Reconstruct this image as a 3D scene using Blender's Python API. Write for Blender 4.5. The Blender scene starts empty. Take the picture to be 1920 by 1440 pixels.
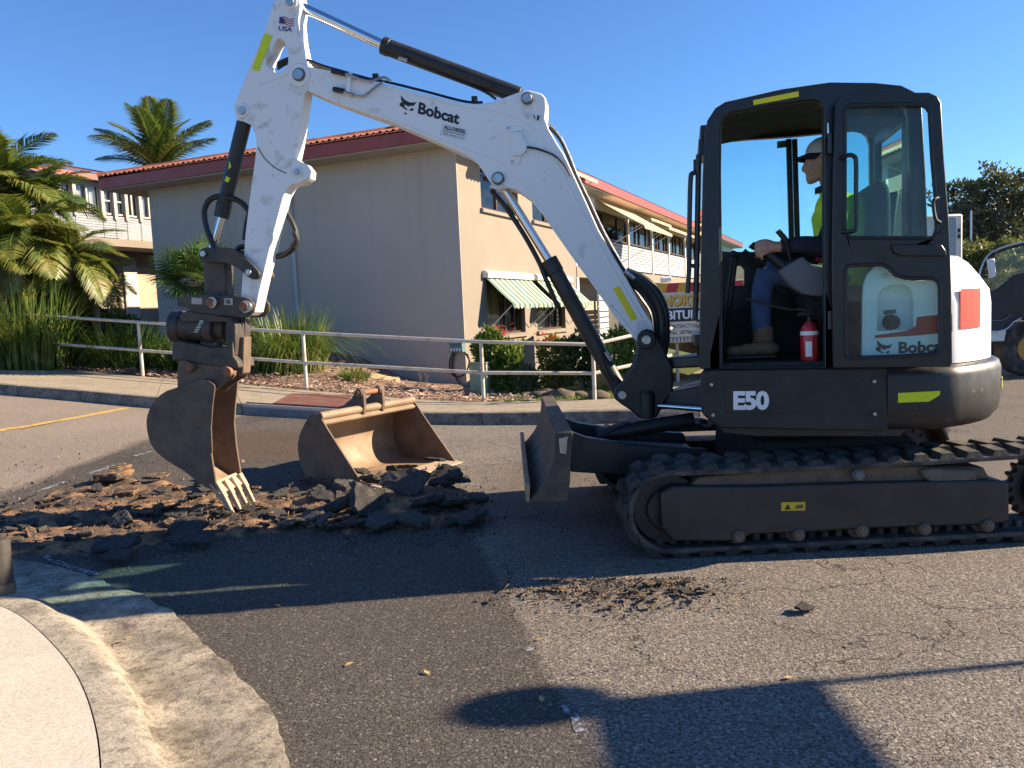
import bpy, bmesh, math, random
from mathutils import Vector, Matrix, Quaternion, noise
from mathutils.geometry import tessellate_polygon
random.seed(7)
R = math.radians
# ------------------------------------------------------------------ camera, sky, sun, exposure
sc = bpy.context.scene
CAM_H, FPX = 1.4, 1500.0                       # camera height (m), focal length in photo pixels (1920 wide)
pitch, roll = math.atan(132/1500), math.atan(.045)
cf = Vector((0, math.cos(pitch), -math.sin(pitch)))
cu0 = Vector((0, math.sin(pitch), math.cos(pitch)))
cr0 = Vector((1, 0, 0))
cr = math.cos(roll)*cr0 - math.sin(roll)*cu0
cu = math.sin(roll)*cr0 + math.cos(roll)*cu0
CP = Vector((0, 0, CAM_H))
cam_d = bpy.data.cameras.new('camera'); cam = bpy.data.objects.new('camera', cam_d)
sc.collection.objects.link(cam); sc.camera = cam
cam_d.sensor_width = 36; cam_d.lens = 36*FPX/1920; cam_d.clip_start = .05; cam_d.clip_end = 6000
M = Matrix.Identity(4)
for i in range(3):
    M[i][0] = cr[i]; M[i][1] = cu[i]; M[i][2] = -cf[i]; M[i][3] = CP[i]
cam.matrix_world = M

SUN_AZ, SUN_EL = 6.0, 26.0                     # azimuth from +X towards +Y, elevation
sd = Vector((math.cos(R(SUN_EL))*math.cos(R(SUN_AZ)), math.cos(R(SUN_EL))*math.sin(R(SUN_AZ)), math.sin(R(SUN_EL))))
w = bpy.data.worlds.new('World'); sc.world = w; w.use_nodes = True
nt = w.node_tree; bgn = nt.nodes['Background']
sky = nt.nodes.new('ShaderNodeTexSky'); sky.sky_type = 'NISHITA'; sky.sun_disc = False
sky.sun_elevation = R(SUN_EL); sky.sun_rotation = R(90-SUN_AZ)
sky.air_density = 1.0; sky.dust_density = .05; sky.ozone_density = 4.0; sky.altitude = 20
hs = nt.nodes.new('ShaderNodeMix'); hs.data_type = 'RGBA'; hs.blend_type = 'MULTIPLY'; hs.inputs[0].default_value = 1.; hs.inputs[7].default_value = (.56, .76, 1.0, 1); nt.links.new(sky.outputs[0], hs.inputs[6]); nt.links.new(hs.outputs[2], bgn.inputs[0]); bgn.inputs[1].default_value = .074
sl = bpy.data.lights.new('sun', 'SUN'); so = bpy.data.objects.new('sun', sl); sc.collection.objects.link(so)
sl.energy = 5.0; sl.angle = R(.55); sl.color = (1, .81, .57)
so.rotation_euler = (-sd).to_track_quat('-Z', 'Y').to_euler(); so.location = sd*60
vs = sc.view_settings
vs.view_transform = 'Standard'; vs.look = 'None'; vs.exposure = 1.45; vs.gamma = 1; vs.use_curve_mapping = False
sc.cycles.max_bounces = 8; sc.cycles.transparent_max_bounces = 16
# ------------------------------------------------------------------ helpers
COL = sc.collection
def ray(x, y): return cf + cr*((x-960)/FPX) + cu*((720-y)/FPX)
def on_plane(x, y, p, n):
    d = ray(x, y); return CP + d*((p-CP).dot(n)/d.dot(n))
def sstep(t):
    t = max(0., min(1., t)); return t*t*(3-2*t)
def gz(X, Y):                                   # height of the road: it climbs to the left beyond the works
    t = -(X+1.0)
    s = math.log1p(math.exp(min(40, t*2.2)))/2.2
    far = 1-sstep((-X-14)/20)
    return .088*s*sstep((Y-5.8)/3.6)*far if X > -14 else .088*13*sstep((Y-5.8)/3.6)
def on_road(x, y, dz=0.):
    d = ray(x, y); t = 6.
    for i in range(60):
        p = CP+d*t; h = gz(p.x, p.y)+dz
        t2 = (h-CP.z)/d.z
        t += (t2-t)*.6
    return CP+d*t

class MB:
    def __init__(s): s.v, s.f, s.m = [], [], []
    def add(s, vs, fs, mi=0):
        o = len(s.v); s.v += [tuple(p) for p in vs]; s.f += [tuple(i+o for i in f) for f in fs]; s.m += [mi]*len(fs)
        return s
    def box(s, c, e, rot=None, mi=0):             # centre, half sizes, 3x3
        vs = []
        for x in (-1, 1):
            for y in (-1, 1):
                for z in (-1, 1):
                    p = Vector((x*e[0], y*e[1], z*e[2]))
                    if rot is not None: p = rot @ p
                    vs.append(Vector(c)+p)
        return s.add(vs, [(0,1,3,2),(4,6,7,5),(0,4,5,1),(2,3,7,6),(0,2,6,4),(1,5,7,3)], mi)
    def hexa(s, b, t, mi=0):                      # bottom 4, top 4 points (same order)
        n = len(b)
        return s.add(list(b)+list(t), [tuple(range(n-1, -1, -1)), tuple(range(n, 2*n))]+[(i, (i+1) % n, n+(i+1) % n, n+i) for i in range(n)], mi)
    def ring(s, c, ax, r, n, up=None):
        ax = Vector(ax).normalized()
        a = ax.orthogonal().normalized() if up is None else (Vector(up)-ax*Vector(up).dot(ax)).normalized()
        b = ax.cross(a)
        return [Vector(c)+(a*math.cos(2*math.pi*i/n)+b*math.sin(2*math.pi*i/n))*r for i in range(n)]
    def cyl(s, p0, p1, r0, r1=None, n=16, caps=True, mi=0):
        p0, p1 = Vector(p0), Vector(p1); r1 = r0 if r1 is None else r1
        ax = p1-p0; up = ax.orthogonal()
        vs = s.ring(p0, ax, r0, n, up)+s.ring(p1, ax, r1, n, up)
        fs = [(i, (i+1) % n, n+(i+1) % n, n+i) for i in range(n)]
        if caps: fs += [tuple(range(n-1, -1, -1)), tuple(range(n, 2*n))]
        return s.add(vs, fs, mi)
    def tube(s, pts, r, n=8, mi=0, sub=6, caps=True):   # smooth tube through points; r number or list
        pts = [Vector(p) for p in pts]
        rs = r if isinstance(r, (list, tuple)) else [r]*len(pts)
        P, Q = [], []
        if sub > 1 and len(pts) > 2:
            for i in range(len(pts)-1):
                a, b, c, d = pts[max(i-1, 0)], pts[i], pts[i+1], pts[min(i+2, len(pts)-1)]
                for k in range(sub):
                    t = k/sub
                    P.append(.5*((2*b)+(c-a)*t+(2*a-5*b+4*c-d)*t*t+(3*b-a-3*c+d)*t**3)); Q.append(rs[i]+(rs[i+1]-rs[i])*t)
            P.append(pts[-1]); Q.append(rs[-1])
        else: P, Q = pts, rs
        vs = []; up = None
        for i, p in enumerate(P):
            ax = (P[min(i+1, len(P)-1)]-P[max(i-1, 0)])
            if ax.length < 1e-7: ax = Vector((0, 0, 1))
            ax.normalize()
            if up is None: up = ax.orthogonal()
            up = up-ax*up.dot(ax)
            if up.length < 1e-5: up = ax.orthogonal()
            up.normalize()
            vs += s.ring(p, ax, Q[i], n, up)
        m = len(P); fs = []
        for j in range(m-1):
            for i in range(n): fs.append((j*n+i, j*n+(i+1) % n, (j+1)*n+(i+1) % n, (j+1)*n+i))
        if caps: fs += [tuple(range(n-1, -1, -1)), tuple(range((m-1)*n, m*n))]
        return s.add(vs, fs, mi)
    def plate(s, outer, d, holes=(), mi=0):       # planar loop(s) extruded by vector d
        d = Vector(d); loops = [[Vector(p) for p in outer]]+[[Vector(p) for p in h] for h in holes]
        allp = [p for l in loops for p in l]; n = len(allp)
        if holes: tris = [tuple(t) for t in tessellate_polygon(loops)]
        else: tris = [tuple(range(n))]
        nrm = Vector((0, 0, 0))
        for i in range(len(outer)):
            a, b = loops[0][i], loops[0][(i+1) % len(outer)]; nrm += a.cross(b)
        fs = []
        for t in tris:
            if len(t) == 3:
                tn = (allp[t[1]]-allp[t[0]]).cross(allp[t[2]]-allp[t[0]])
            else: tn = nrm
            if tn.dot(d) > 0: t = t[::-1]
            fs += [t, tuple(i+n for i in t[::-1])]
        o = 0
        for k, l in enumerate(loops):
            m = len(l); ln = Vector((0, 0, 0))
            for i in range(m): ln += l[i].cross(l[(i+1) % m])
            fl = (ln.dot(d) > 0) != (k > 0)
            for i in range(m):
                q = (o+i, o+(i+1) % m, o+n+(i+1) % m, o+n+i)
                fs.append(q if fl else q[::-1])
            o += m
        return s.add(allp+[p+d for p in allp], fs, mi)
    def sphere(s, c, r, nu=16, nv=10, mi=0):
        r = r if isinstance(r, (list, tuple, Vector)) else (r, r, r); c = Vector(c)
        vs = [c+Vector((0, 0, r[2]))]
        for j in range(1, nv):
            a = math.pi*j/nv
            for i in range(nu):
                b = 2*math.pi*i/nu
                vs.append(c+Vector((r[0]*math.sin(a)*math.cos(b), r[1]*math.sin(a)*math.sin(b), r[2]*math.cos(a))))
        vs.append(c-Vector((0, 0, r[2]))); fs = []
        for i in range(nu): fs.append((0, 1+i, 1+(i+1) % nu))
        for j in range(nv-2):
            for i in range(nu):
                a, b = 1+j*nu, 1+(j+1)*nu
                fs.append((a+i, b+i, b+(i+1) % nu, a+(i+1) % nu))
        e = len(vs)-1; a = 1+(nv-2)*nu
        for i in range(nu): fs.append((e, a+(i+1) % nu, a+i))
        return s.add(vs, fs, mi)
    def loft(s, rows, closed=False, mi=0):        # rows of equal length
        n = len(rows[0]); vs = [p for r_ in rows for p in r_]; fs = []
        for j in range(len(rows)-1):
            for i in range(n if closed else n-1):
                fs.append((j*n+i, j*n+(i+1) % n, (j+1)*n+(i+1) % n, (j+1)*n+i))
        return s.add(vs, fs, mi)
    def build(s, name, mat=None, parent=None, smooth=35, bevel=0, seg=2):
        me = bpy.data.meshes.new(name); me.from_pydata(s.v, [], s.f); me.update()
        for m_ in (mat if isinstance(mat, (list, tuple)) else [mat]):
            if m_: me.materials.append(m_)
        if len(set(s.m)) > 1: me.polygons.foreach_set('material_index', s.m)
        if smooth:
            me.polygons.foreach_set('use_smooth', [True]*len(me.polygons)); me.set_sharp_from_angle(angle=R(smooth))
        o = bpy.data.objects.new(name, me); COL.objects.link(o)
        if parent: attach(o, parent)
        if bevel:
            b = o.modifiers.new('bevel', 'BEVEL'); b.width = bevel; b.segments = seg; b.limit_method = 'ANGLE'; b.angle_limit = R(40); b.harden_normals = False
        return o
ORG = {}
def attach(o, parent):
    o.parent = parent; o.matrix_parent_inverse = Matrix.Translation(ORG.get(parent.name, Vector((0, 0, 0)))).inverted()
def thing(name, loc, label, cat, group=None):
    o = bpy.data.objects.new(name, None); COL.objects.link(o); o.location = loc; o.empty_display_size = .2
    ORG[o.name] = Vector(loc); tag(o, label, cat, group); return o
def tag(o, label=None, cat=None, group=None, kind=None):
    if label: o['label'] = label
    if cat: o['category'] = cat
    if group: o['group'] = group
    if kind: o['kind'] = kind
    return o
def struct(o): o['kind'] = 'structure'; return o
def dup(o, parent=None):
    c = o.copy(); COL.objects.link(c)
    if parent: c.parent = parent; c.matrix_parent_inverse = o.matrix_parent_inverse
    for ch in list(o.children): dup(ch, c)
    return c
def densify(pts, n=3, closed=True):              # smooth a loop with Catmull-Rom
    P = []; m = len(pts); pts = [Vector(p) for p in pts]
    for i in range(m if closed else m-1):
        a, b, c, d = (pts[(i-1) % m], pts[i], pts[(i+1) % m], pts[(i+2) % m]) if closed else (pts[max(i-1, 0)], pts[i], pts[i+1], pts[min(i+2, m-1)])
        for k in range(n):
            t = k/n; P.append(.5*((2*b)+(c-a)*t+(2*a-5*b+4*c-d)*t*t+(3*b-a-3*c+d)*t**3))
    if not closed: P.append(pts[-1])
    return P
def rrect(x0, y0, x1, y1, r, n=5):               # rounded rectangle in 2D
    out = []
    for cx, cy, a0 in ((x1-r, y1-r, 0), (x0+r, y1-r, 90), (x0+r, y0+r, 180), (x1-r, y0+r, 270)):
        for i in range(n+1):
            a = R(a0+90*i/n); out.append((cx+r*math.cos(a), cy+r*math.sin(a)))
    return out
def chaikin(pts, it=2):
    pts = [Vector(p) for p in pts]
    for _ in range(it):
        q = []
        for i in range(len(pts)):
            a, b = pts[i], pts[(i+1) % len(pts)]; q += [a*.75+b*.25, a*.25+b*.75]
        pts = q
    return pts

# ------------------------------------------------------------------ materials
def srgb(r, g, b):
    f = lambda c: c/12.92 if c <= .04045 else ((c+.055)/1.055)**2.4
    return (f(r/255), f(g/255), f(b/255), 1)
class NT:
    def __init__(s, name):
        s.mat = bpy.data.materials.new(name); s.mat.use_nodes = True; s.t = s.mat.node_tree
        s.p = s.t.nodes['Principled BSDF']; s.tc = s.n('ShaderNodeTexCoord').outputs['Object']
    def n(s, ty, **kw):
        x = s.t.nodes.new(ty)
        for k, v in kw.items(): setattr(x, k, v)
        return x
    def l(s, a, b): s.t.links.new(a, b)
    def set(s, sock, v):
        if hasattr(v, 'node'): s.l(v, sock)
        else: sock.default_value = v
    def noise(s, scale, detail=4, rough=.6, vec=None, dist=0., out='Fac'):
        x = s.n('ShaderNodeTexNoise'); x.inputs['Scale'].default_value = scale; x.inputs['Detail'].default_value = detail
        x.inputs['Roughness'].default_value = rough; x.inputs['Distortion'].default_value = dist; s.l(vec or s.tc, x.inputs['Vector']); return x.outputs[out]
    def voro(s, scale, feature='F1', vec=None, out='Distance', rnd=1.):
        x = s.n('ShaderNodeTexVoronoi', feature=feature); x.inputs['Scale'].default_value = scale
        x.inputs['Randomness'].default_value = rnd; s.l(vec or s.tc, x.inputs['Vector']); return x.outputs[out]
    def ramp(s, v, a, b, lo=0., hi=1.):
        x = s.n('ShaderNodeMapRange'); x.clamp = True; s.set(x.inputs[0], v)
        for i, q in ((1, a), (2, b), (3, lo), (4, hi)): x.inputs[i].default_value = q
        return x.outputs[0]
    def math(s, op, a, b=0.):
        x = s.n('ShaderNodeMath', operation=op); s.set(x.inputs[0], a); s.set(x.inputs[1], b); return x.outputs[0]
    def mix(s, f, a, b, mode='MIX'):
        x = s.n('ShaderNodeMix', data_type='RGBA', blend_type=mode); s.set(x.inputs[0], f); s.set(x.inputs[6], a); s.set(x.inputs[7], b); return x.outputs[2]
    def sep(s, v=None):
        x = s.n('ShaderNodeSeparateXYZ'); s.l(v or s.tc, x.inputs[0]); return x.outputs
    def scale(s, sx, sy, sz, vec=None):
        x = s.n('ShaderNodeMapping'); x.inputs['Scale'].default_value = (sx, sy, sz); s.l(vec or s.tc, x.inputs['Vector']); return x.outputs[0]
    def bump(s, h, strength=.3, dist=.01, prev=None):
        x = s.n('ShaderNodeBump'); x.inputs['Strength'].default_value = strength; x.inputs['Distance'].default_value = dist
        s.l(h, x.inputs['Height'])
        if prev: s.l(prev, x.inputs['Normal'])
        return x.outputs[0]
    def half(s, a, b, c, xyz, wob=None, soft=.02):  # mask of a*x + b*y + c > 0
        q = s.math('ADD', s.math('ADD', s.math('MULTIPLY', xyz[0], a), s.math('MULTIPLY', xyz[1], b)), c)
        if wob is not None: q = s.math('ADD', q, wob)
        return s.ramp(q, -soft, soft)
MATS = {}
def mat(name, col, rough=.6, metal=0., var=.12, vs_=6., bump=0., bs=80., dirt=None, dscale=5., damt=.5, spec=.5, coat=0., dsharp=.12):
    if name in MATS: return MATS[name]
    n = NT(name); col = tuple(col)[:3]
    lo = tuple(c*(1-var) for c in col)+(1,); hi = tuple(min(1, c*(1+var)) for c in col)+(1,)
    c = n.mix(n.ramp(n.noise(vs_, 5), .3, .7), lo, hi)
    rg = n.ramp(n.noise(vs_*2.3, 4), .3, .7, max(.02, rough-.1), min(1, rough+.1))
    if dirt:
        m = n.ramp(n.noise(dscale, 8, .65, dist=.4), .62-damt*.3-dsharp/2, .62-damt*.3+dsharp)
        c = n.mix(m, c, tuple(dirt)[:3]+(1,)); rg = n.math('MAXIMUM', rg, n.math('MULTIPLY', m, .85))
        if metal: n.l(n.ramp(m, 0, 1, metal, 0), n.p.inputs['Metallic'])
    elif metal: n.p.inputs['Metallic'].default_value = metal
    n.l(c, n.p.inputs['Base Color']); n.l(rg, n.p.inputs['Roughness'])
    n.p.inputs['Specular IOR Level'].default_value = spec; n.p.inputs['Coat Weight'].default_value = coat; n.p.inputs['Coat Roughness'].default_value = .15
    if bump: n.l(n.bump(n.noise(bs, 4), bump, .004), n.p.inputs['Normal'])
    MATS[name] = n.mat; return n.mat
def glass(name, tint, trans=.75, rough=.02, dust=(.5, .5, .48), damt=.1):
    n = NT(name); t = n.t; out = t.nodes['Material Output']
    tr = n.n('ShaderNodeBsdfTransparent'); tr.inputs[0].default_value = tuple(tint)+(1,)
    gl = n.n('ShaderNodeBsdfGlossy'); gl.inputs['Roughness'].default_value = rough
    fr = n.n('ShaderNodeFresnel'); fr.inputs[0].default_value = 1.5
    df = n.n('ShaderNodeBsdfDiffuse'); df.inputs[0].default_value = tuple(dust)+(1,)
    m1 = n.n('ShaderNodeMixShader'); n.l(n.math('MULTIPLY', n.ramp(n.noise(3, 6, .7), .35, .75), damt), m1.inputs[0]); n.l(tr.outputs[0], m1.inputs[1]); n.l(df.outputs[0], m1.inputs[2])
    m2 = n.n('ShaderNodeMixShader'); n.l(fr.outputs[0], m2.inputs[0]); n.l(m1.outputs[0], m2.inputs[1]); n.l(gl.outputs[0], m2.inputs[2])
    n.l(m2.outputs[0], out.inputs[0]); t.nodes.remove(n.p); return n.mat
def leafmat(name, c1, c2, c3=None, sc_=3., rough=.5, trans=.25):
    n = NT(name); geo = n.n('ShaderNodeNewGeometry')
    c = n.mix(geo.outputs['Random Per Island'], tuple(c1)+(1,), tuple(c2)+(1,))
    if c3: c = n.mix(n.ramp(n.noise(sc_, 3), .52, .68), c, tuple(c3)+(1,))
    n.l(c, n.p.inputs['Base Color']); n.p.inputs['Roughness'].default_value = rough
    tl = n.n('ShaderNodeBsdfTranslucent'); n.l(n.mix(.3, c, (.28, .36, .03, 1)), tl.inputs[0])
    mx = n.n('ShaderNodeMixShader'); mx.inputs[0].default_value = trans
    n.l(n.p.outputs[0], mx.inputs[1]); n.l(tl.outputs[0], mx.inputs[2]); n.l(mx.outputs[0], n.t.nodes['Material Output'].inputs[0]); return n.mat
def text_mesh(txt, size, bold=0., xs=1., shear=0., spacing=1.):
    cu_ = bpy.data.curves.new('lettering', 'FONT'); cu_.body = txt; cu_.size = size; cu_.offset = bold; cu_.shear = shear; cu_.space_character = spacing
    cu_.resolution_u = 3; cu_.fill_mode = 'FRONT'
    o = bpy.data.objects.new('lettering', cu_); COL.objects.link(o)
    dg = bpy.context.evaluated_depsgraph_get(); me = o.evaluated_get(dg).to_mesh()
    v = [(p.co.x*xs, p.co.y) for p in me.vertices]; f = [tuple(p.vertices) for p in me.polygons]
    o.evaluated_get(dg).to_mesh_clear(); bpy.data.objects.remove(o); bpy.data.curves.remove(cu_)
    x0 = min(p[0] for p in v); y0 = min(p[1] for p in v); x1 = max(p[0] for p in v); y1 = max(p[1] for p in v)
    return [(a-x0, b-y0) for a, b in v], f, x1-x0, y1-y0
def put_text(name, txt, m, parent, org, ux, uy, width, height, lift, bold=0., shear=0., spacing=1.):
    """flat lettering: lower-left org, unit vectors ux/uy, fitted into width x height, raised along lift"""
    v, f, w_, h_ = text_mesh(txt, 1., bold, 1., shear, spacing)
    mb = MB(); mb.add([org+lift+ux*(a/w_*width)+uy*(b/h_*height) for a, b in v], f)
    return mb.build(name, m, parent, smooth=0)
# ------------------------------------------------------------------ ground, road, kerbs, paths
BD = Vector((.4054, .9141, 0)); BE = Vector((-.9141, .4054, 0)); BC = Vector((-.9, 16, 0))   # building: along, across, near corner
KERB = [(-40, 21.5), (-14, 13.75), (-8.585, 11.913), (-7.4, 11.54), (-6.14, 11.19), (-4.93, 10.8), (-3.59, 10.5), (-2.24, 10.33), (-1.12, 10.18), (.244, 9.95),
        (1.416, 9.73), (2.1, 9.68), (2.6, 9.8), (3.0, 10.1), (3.3, 10.5), (3.6, 11.1), (7, 18.77), (16, 39.07), (34, 79.66)]
BACK = [(-42, 25), (-15, 17.2), (-9.3, 14.9), (-8.3, 14.45), (-7.1, 14.0), (-6.0, 13.52), (-4.6, 13.05), (-3.24, 12.55), (-1.9, 12.0), (-.42, 11.4),
        (1.15, 11.1), (1.5, 11.15), (1.75, 11.3), (1.9, 11.5), (2.05, 11.8), (2.2, 12.1), (5.4, 19.4), (14.4, 39.6), (32.4, 80.6)]
WALLB = [(-45, 36, 2.4), (-18, 24, 1.7), (-10, 20.6, 1.05), (-8.9, 19.9, 1.0), (-7.5, 19.2, .95), (-6.2, 18.7, .9), (-4.8, 18.1, .85), (-3.4, 17.5, .72), (-2.1, 16.9, .14), (-.6, 16.5, -.06),
         (.1, 18.5, -.3), (.4, 19.2, -.32), (.6, 20, -.33), (.9, 20.8, -.34), (1.2, 21.6, -.35), (1.5, 22.5, -.35), (4.6, 29, -.35), (13, 48, -.35), (29, 86, -.35)]
def interp(pl_, x):
    for (x0, y0), (x1, y1) in zip(pl_, pl_[1:]):
        if x <= x1: return y0+(y1-y0)*max(0, (x-x0)/(x1-x0))
    return pl_[-1][1]
# --- road material
def hp(n, xyz, pa, pb, wob=None, soft=.03):      # half plane left of the line a->b (world xy)
    a, b = -(pb.y-pa.y), (pb.x-pa.x); L = math.hypot(a, b); a /= L; b /= L
    return n.half(a, b, -(a*pa.x+b*pa.y), xyz, wob, soft)
def road_mat():
    n = NT('asphalt'); x = n.sep()
    agg = n.voro(95, out='Color'); d95 = n.voro(95); d40 = n.voro(42)
    aggv = n.n('ShaderNodeSeparateColor'); n.l(agg, aggv.inputs[0]); rv = aggv.outputs[0]
    wob = n.math('MULTIPLY', n.math('SUBTRACT', n.noise(1.6, 5), .5), .35)
    wobf = n.math('MULTIPLY', n.math('SUBTRACT', n.noise(9, 4), .5), .06)
    wb = n.math('ADD', wob, wobf)
    # old pale seal (right), newer dark patch (left of the joint), pale old carriageway far left
    new = hp(n, x, on_road(1130, 1440), on_road(985, 1180), wobf, .03)
    dark = n.mix(rv, (.060, .052, .045, 1), (.125, .110, .096, 1)); dark = n.mix(n.ramp(rv, .93, .98), dark, (.22, .20, .175, 1))
    pale = n.mix(rv, (.12, .105, .092, 1), (.29, .255, .22, 1)); pale = n.mix(n.ramp(rv, .92, .98), pale, (.36, .33, .29, 1))
    c = n.mix(new, pale, dark)
    c = n.mix(n.ramp(n.noise(1.1, 5), .35, .75, 0, .45), c, n.mix(1., c, (.62, .60, .58, 1), 'MULTIPLY'))
    farl = hp(n, x, on_road(0, 928), on_road(290, 818), wb, .08)
    farp = n.mix(rv, (.18, .147, .117, 1), (.25, .207, .167, 1))
    farp = n.mix(n.ramp(n.noise(.9, 6), .4, .7, 0, .5), farp, (.29, .243, .198, 1))
    mid = n.mix(1., hp(n, x, on_road(0, 1000), on_road(700, 985), wb, .3), hp(n, x, on_road(1000, 840), on_road(880, 930), wb, .3), 'MULTIPLY')
    midc = n.mix(rv, (.11, .09, .075, 1), (.17, .145, .12, 1))
    c = n.mix(n.ramp(n.noise(.55, 6, .6, vec=n.scale(.35, 1.6, 1)), .48, .66, 0, .35), c, n.mix(1., c, (.55, .53, .52, 1), 'MULTIPLY')); c = n.mix(n.ramp(n.noise(6, 7, .75), .62, .72, 0, .5), c, (.03, .027, .024, 1))
    c = n.mix(mid, c, midc); c = n.mix(farl, c, farp)
    # damp strip along the old seal's edge and the silty run-off from the gutter
    la, lb = on_road(0, 925), on_road(280, 822); ln = Vector((-(lb.y-la.y), lb.x-la.x)).normalized()
    dist = n.math('ABSOLUTE', n.math('ADD', n.math('ADD', n.math('ADD', n.math('MULTIPLY', x[0], ln.x), n.math('MULTIPLY', x[1], ln.y)), -(ln.x*la.x+ln.y*la.y)+.14), wb))
    damp = n.math('MULTIPLY', n.ramp(dist, .16, .28, 1, 0), hp(n, x, on_road(520, 760), on_road(300, 980), wob, .2))
    pc = on_road(540, 830)
    el = n.math('ADD', n.math('POWER', n.math('MULTIPLY', n.math('SUBTRACT', x[0], pc.x), .55), 2.), n.math('POWER', n.math('MULTIPLY', n.math('SUBTRACT', x[1], pc.y), .75), 2.))
    wet = n.ramp(n.math('ADD', el, n.math('MULTIPLY', n.noise(2.2, 5), .8)), .55, .95, 1, 0)
    c = n.mix(n.math('MULTIPLY', damp, .75), c, (.05, .043, .038, 1))
    c = n.mix(n.math('MULTIPLY', wet, .55), c, n.mix(n.noise(4, 5), (.085, .05, .024, 1), (.17, .105, .05, 1)))
    # cracks
    wv = n.n('ShaderNodeVectorMath', operation='ADD'); n.l(n.tc, wv.inputs[0])
    sv = n.n('ShaderNodeVectorMath', operation='SCALE'); n.l(n.noise(3.5, 5, out='Color'), sv.inputs[0]); sv.inputs['Scale'].default_value = .35; n.l(sv.outputs[0], wv.inputs[1])
    e1 = n.ramp(n.voro(1.7, 'DISTANCE_TO_EDGE', wv.outputs[0]), .002, .010, 1, 0); e2 = n.ramp(n.voro(4.3, 'DISTANCE_TO_EDGE', wv.outputs[0]), .003, .013, 1, 0)
    cr_ = n.math('MAXIMUM', n.math('MULTIPLY', e1, n.ramp(n.noise(.9, 3), .44, .56)), n.math('MULTIPLY', e2, n.ramp(n.noise(1.3, 3), .55, .66)))
    cr_ = n.math('MULTIPLY', cr_, n.math('SUBTRACT', 1., n.math('MULTIPLY', new, .92)))
    cr_ = n.math('MULTIPLY', cr_, n.math('SUBTRACT', 1., farl))
    c = n.mix(n.math('MULTIPLY', cr_, .75), c, (.018, .016, .015, 1))
    pit = n.math('MULTIPLY', n.ramp(n.noise(75, 3, .7), .36, .50, 1, 0), n.math('SUBTRACT', 1., n.math('MULTIPLY', farl, .7)))
    c = n.mix(n.math('MULTIPLY', pit, .8), c, (.022, .019, .017, 1)); c = n.mix(n.ramp(n.noise(110, 3, .7), .60, .72, 0, .5), c, n.mix(1., c, (1.9, 1.85, 1.8, 1), 'MULTIPLY'))
    n.l(c, n.p.inputs['Base Color'])
    n.l(n.ramp(n.math('MAXIMUM', wet, damp), 0, 1, .88, .42), n.p.inputs['Roughness']); n.p.inputs['Specular IOR Level'].default_value = .35
    h = n.math('ADD', n.math('ADD', n.math('MULTIPLY', d95, -.6), n.math('MULTIPLY', n.noise(160, 3), .5)), n.math('MULTIPLY', pit, -.9))
    b = n.bump(h, .8, .006); b = n.bump(n.math('ADD', n.math('MULTIPLY', n.noise(14, 5), 1.), n.math('MULTIPLY', cr_, -1.3)), .7, .012, b)
    n.l(b, n.p.inputs['Normal']); return n.mat
M_road = road_mat()
def conc_mat(name, c1, c2, stain, samt=.5, bump=.25):
    n = NT(name)
    c = n.mix(n.ramp(n.noise(2.2, 7, .65), .3, .7), c1, c2)
    st = n.ramp(n.noise(5.5, 9, .72, dist=.3), .58-samt*.22, .74-samt*.1)
    c = n.mix(n.math('MULTIPLY', st, .8), c, stain)
    sp = n.ramp(n.noise(34, 8, .75), .56-samt*.1, .66-samt*.06); c = n.mix(n.math('MULTIPLY', sp, .35+.4*max(0, samt)), c, stain)
    gr = n.n('ShaderNodeSeparateColor'); n.l(n.voro(130, out='Color'), gr.inputs[0]); c = n.mix(.3, c, n.mix(gr.outputs[0], n.mix(1., c, (.5, .5, .5, 1), 'MULTIPLY'), n.mix(1., c, (1.35, 1.35, 1.35, 1), 'MULTIPLY')))
    c = n.mix(n.ramp(n.noise(120, 3), .35, .7, 0, .35), c, n.mix(1., c, (.55, .53, .5, 1), 'MULTIPLY'))
    n.l(c, n.p.inputs['Base Color']); n.p.inputs['Roughness'].default_value = .9; n.p.inputs['Specular IOR Level'].default_value = .25
    n.l(n.bump(n.math('ADD', n.noise(90, 5, .7), n.math('MULTIPLY', n.noise(22, 4), .5)), bump, .007), n.p.inputs['Normal']); return n.mat
M_path = conc_mat('pale_concrete', (.52, .465, .385, 1), (.60, .54, .45, 1), (.38, .33, .26, 1), .0, .25)
M_kerb = conc_mat('weathered_kerb_concrete', (.34, .30, .24, 1), (.48, .43, .35, 1), (.10, .09, .072, 1), .6, .6)
M_gut = conc_mat('gutter_concrete', (.28, .24, .185, 1), (.50, .44, .35, 1), (.07, .058, .044, 1), .7, .8)
M_fpath = conc_mat('far_path_concrete', (.30, .255, .19, 1), (.38, .325, .25, 1), (.20, .165, .12, 1), .4, .2)
M_fkerb = conc_mat('far_kerb_concrete', (.20, .18, .15, 1), (.33, .295, .245, 1), (.055, .05, .045, 1), .75, .5)
M_soil = mat('trench_soil', (.30, .165, .080), .95, var=.45, vs_=14, bump=1., bs=90, dirt=(.075, .052, .036), dscale=5, damt=.62)
M_black = mat('void_shade_black', (.012, .012, .012), .9)

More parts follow.
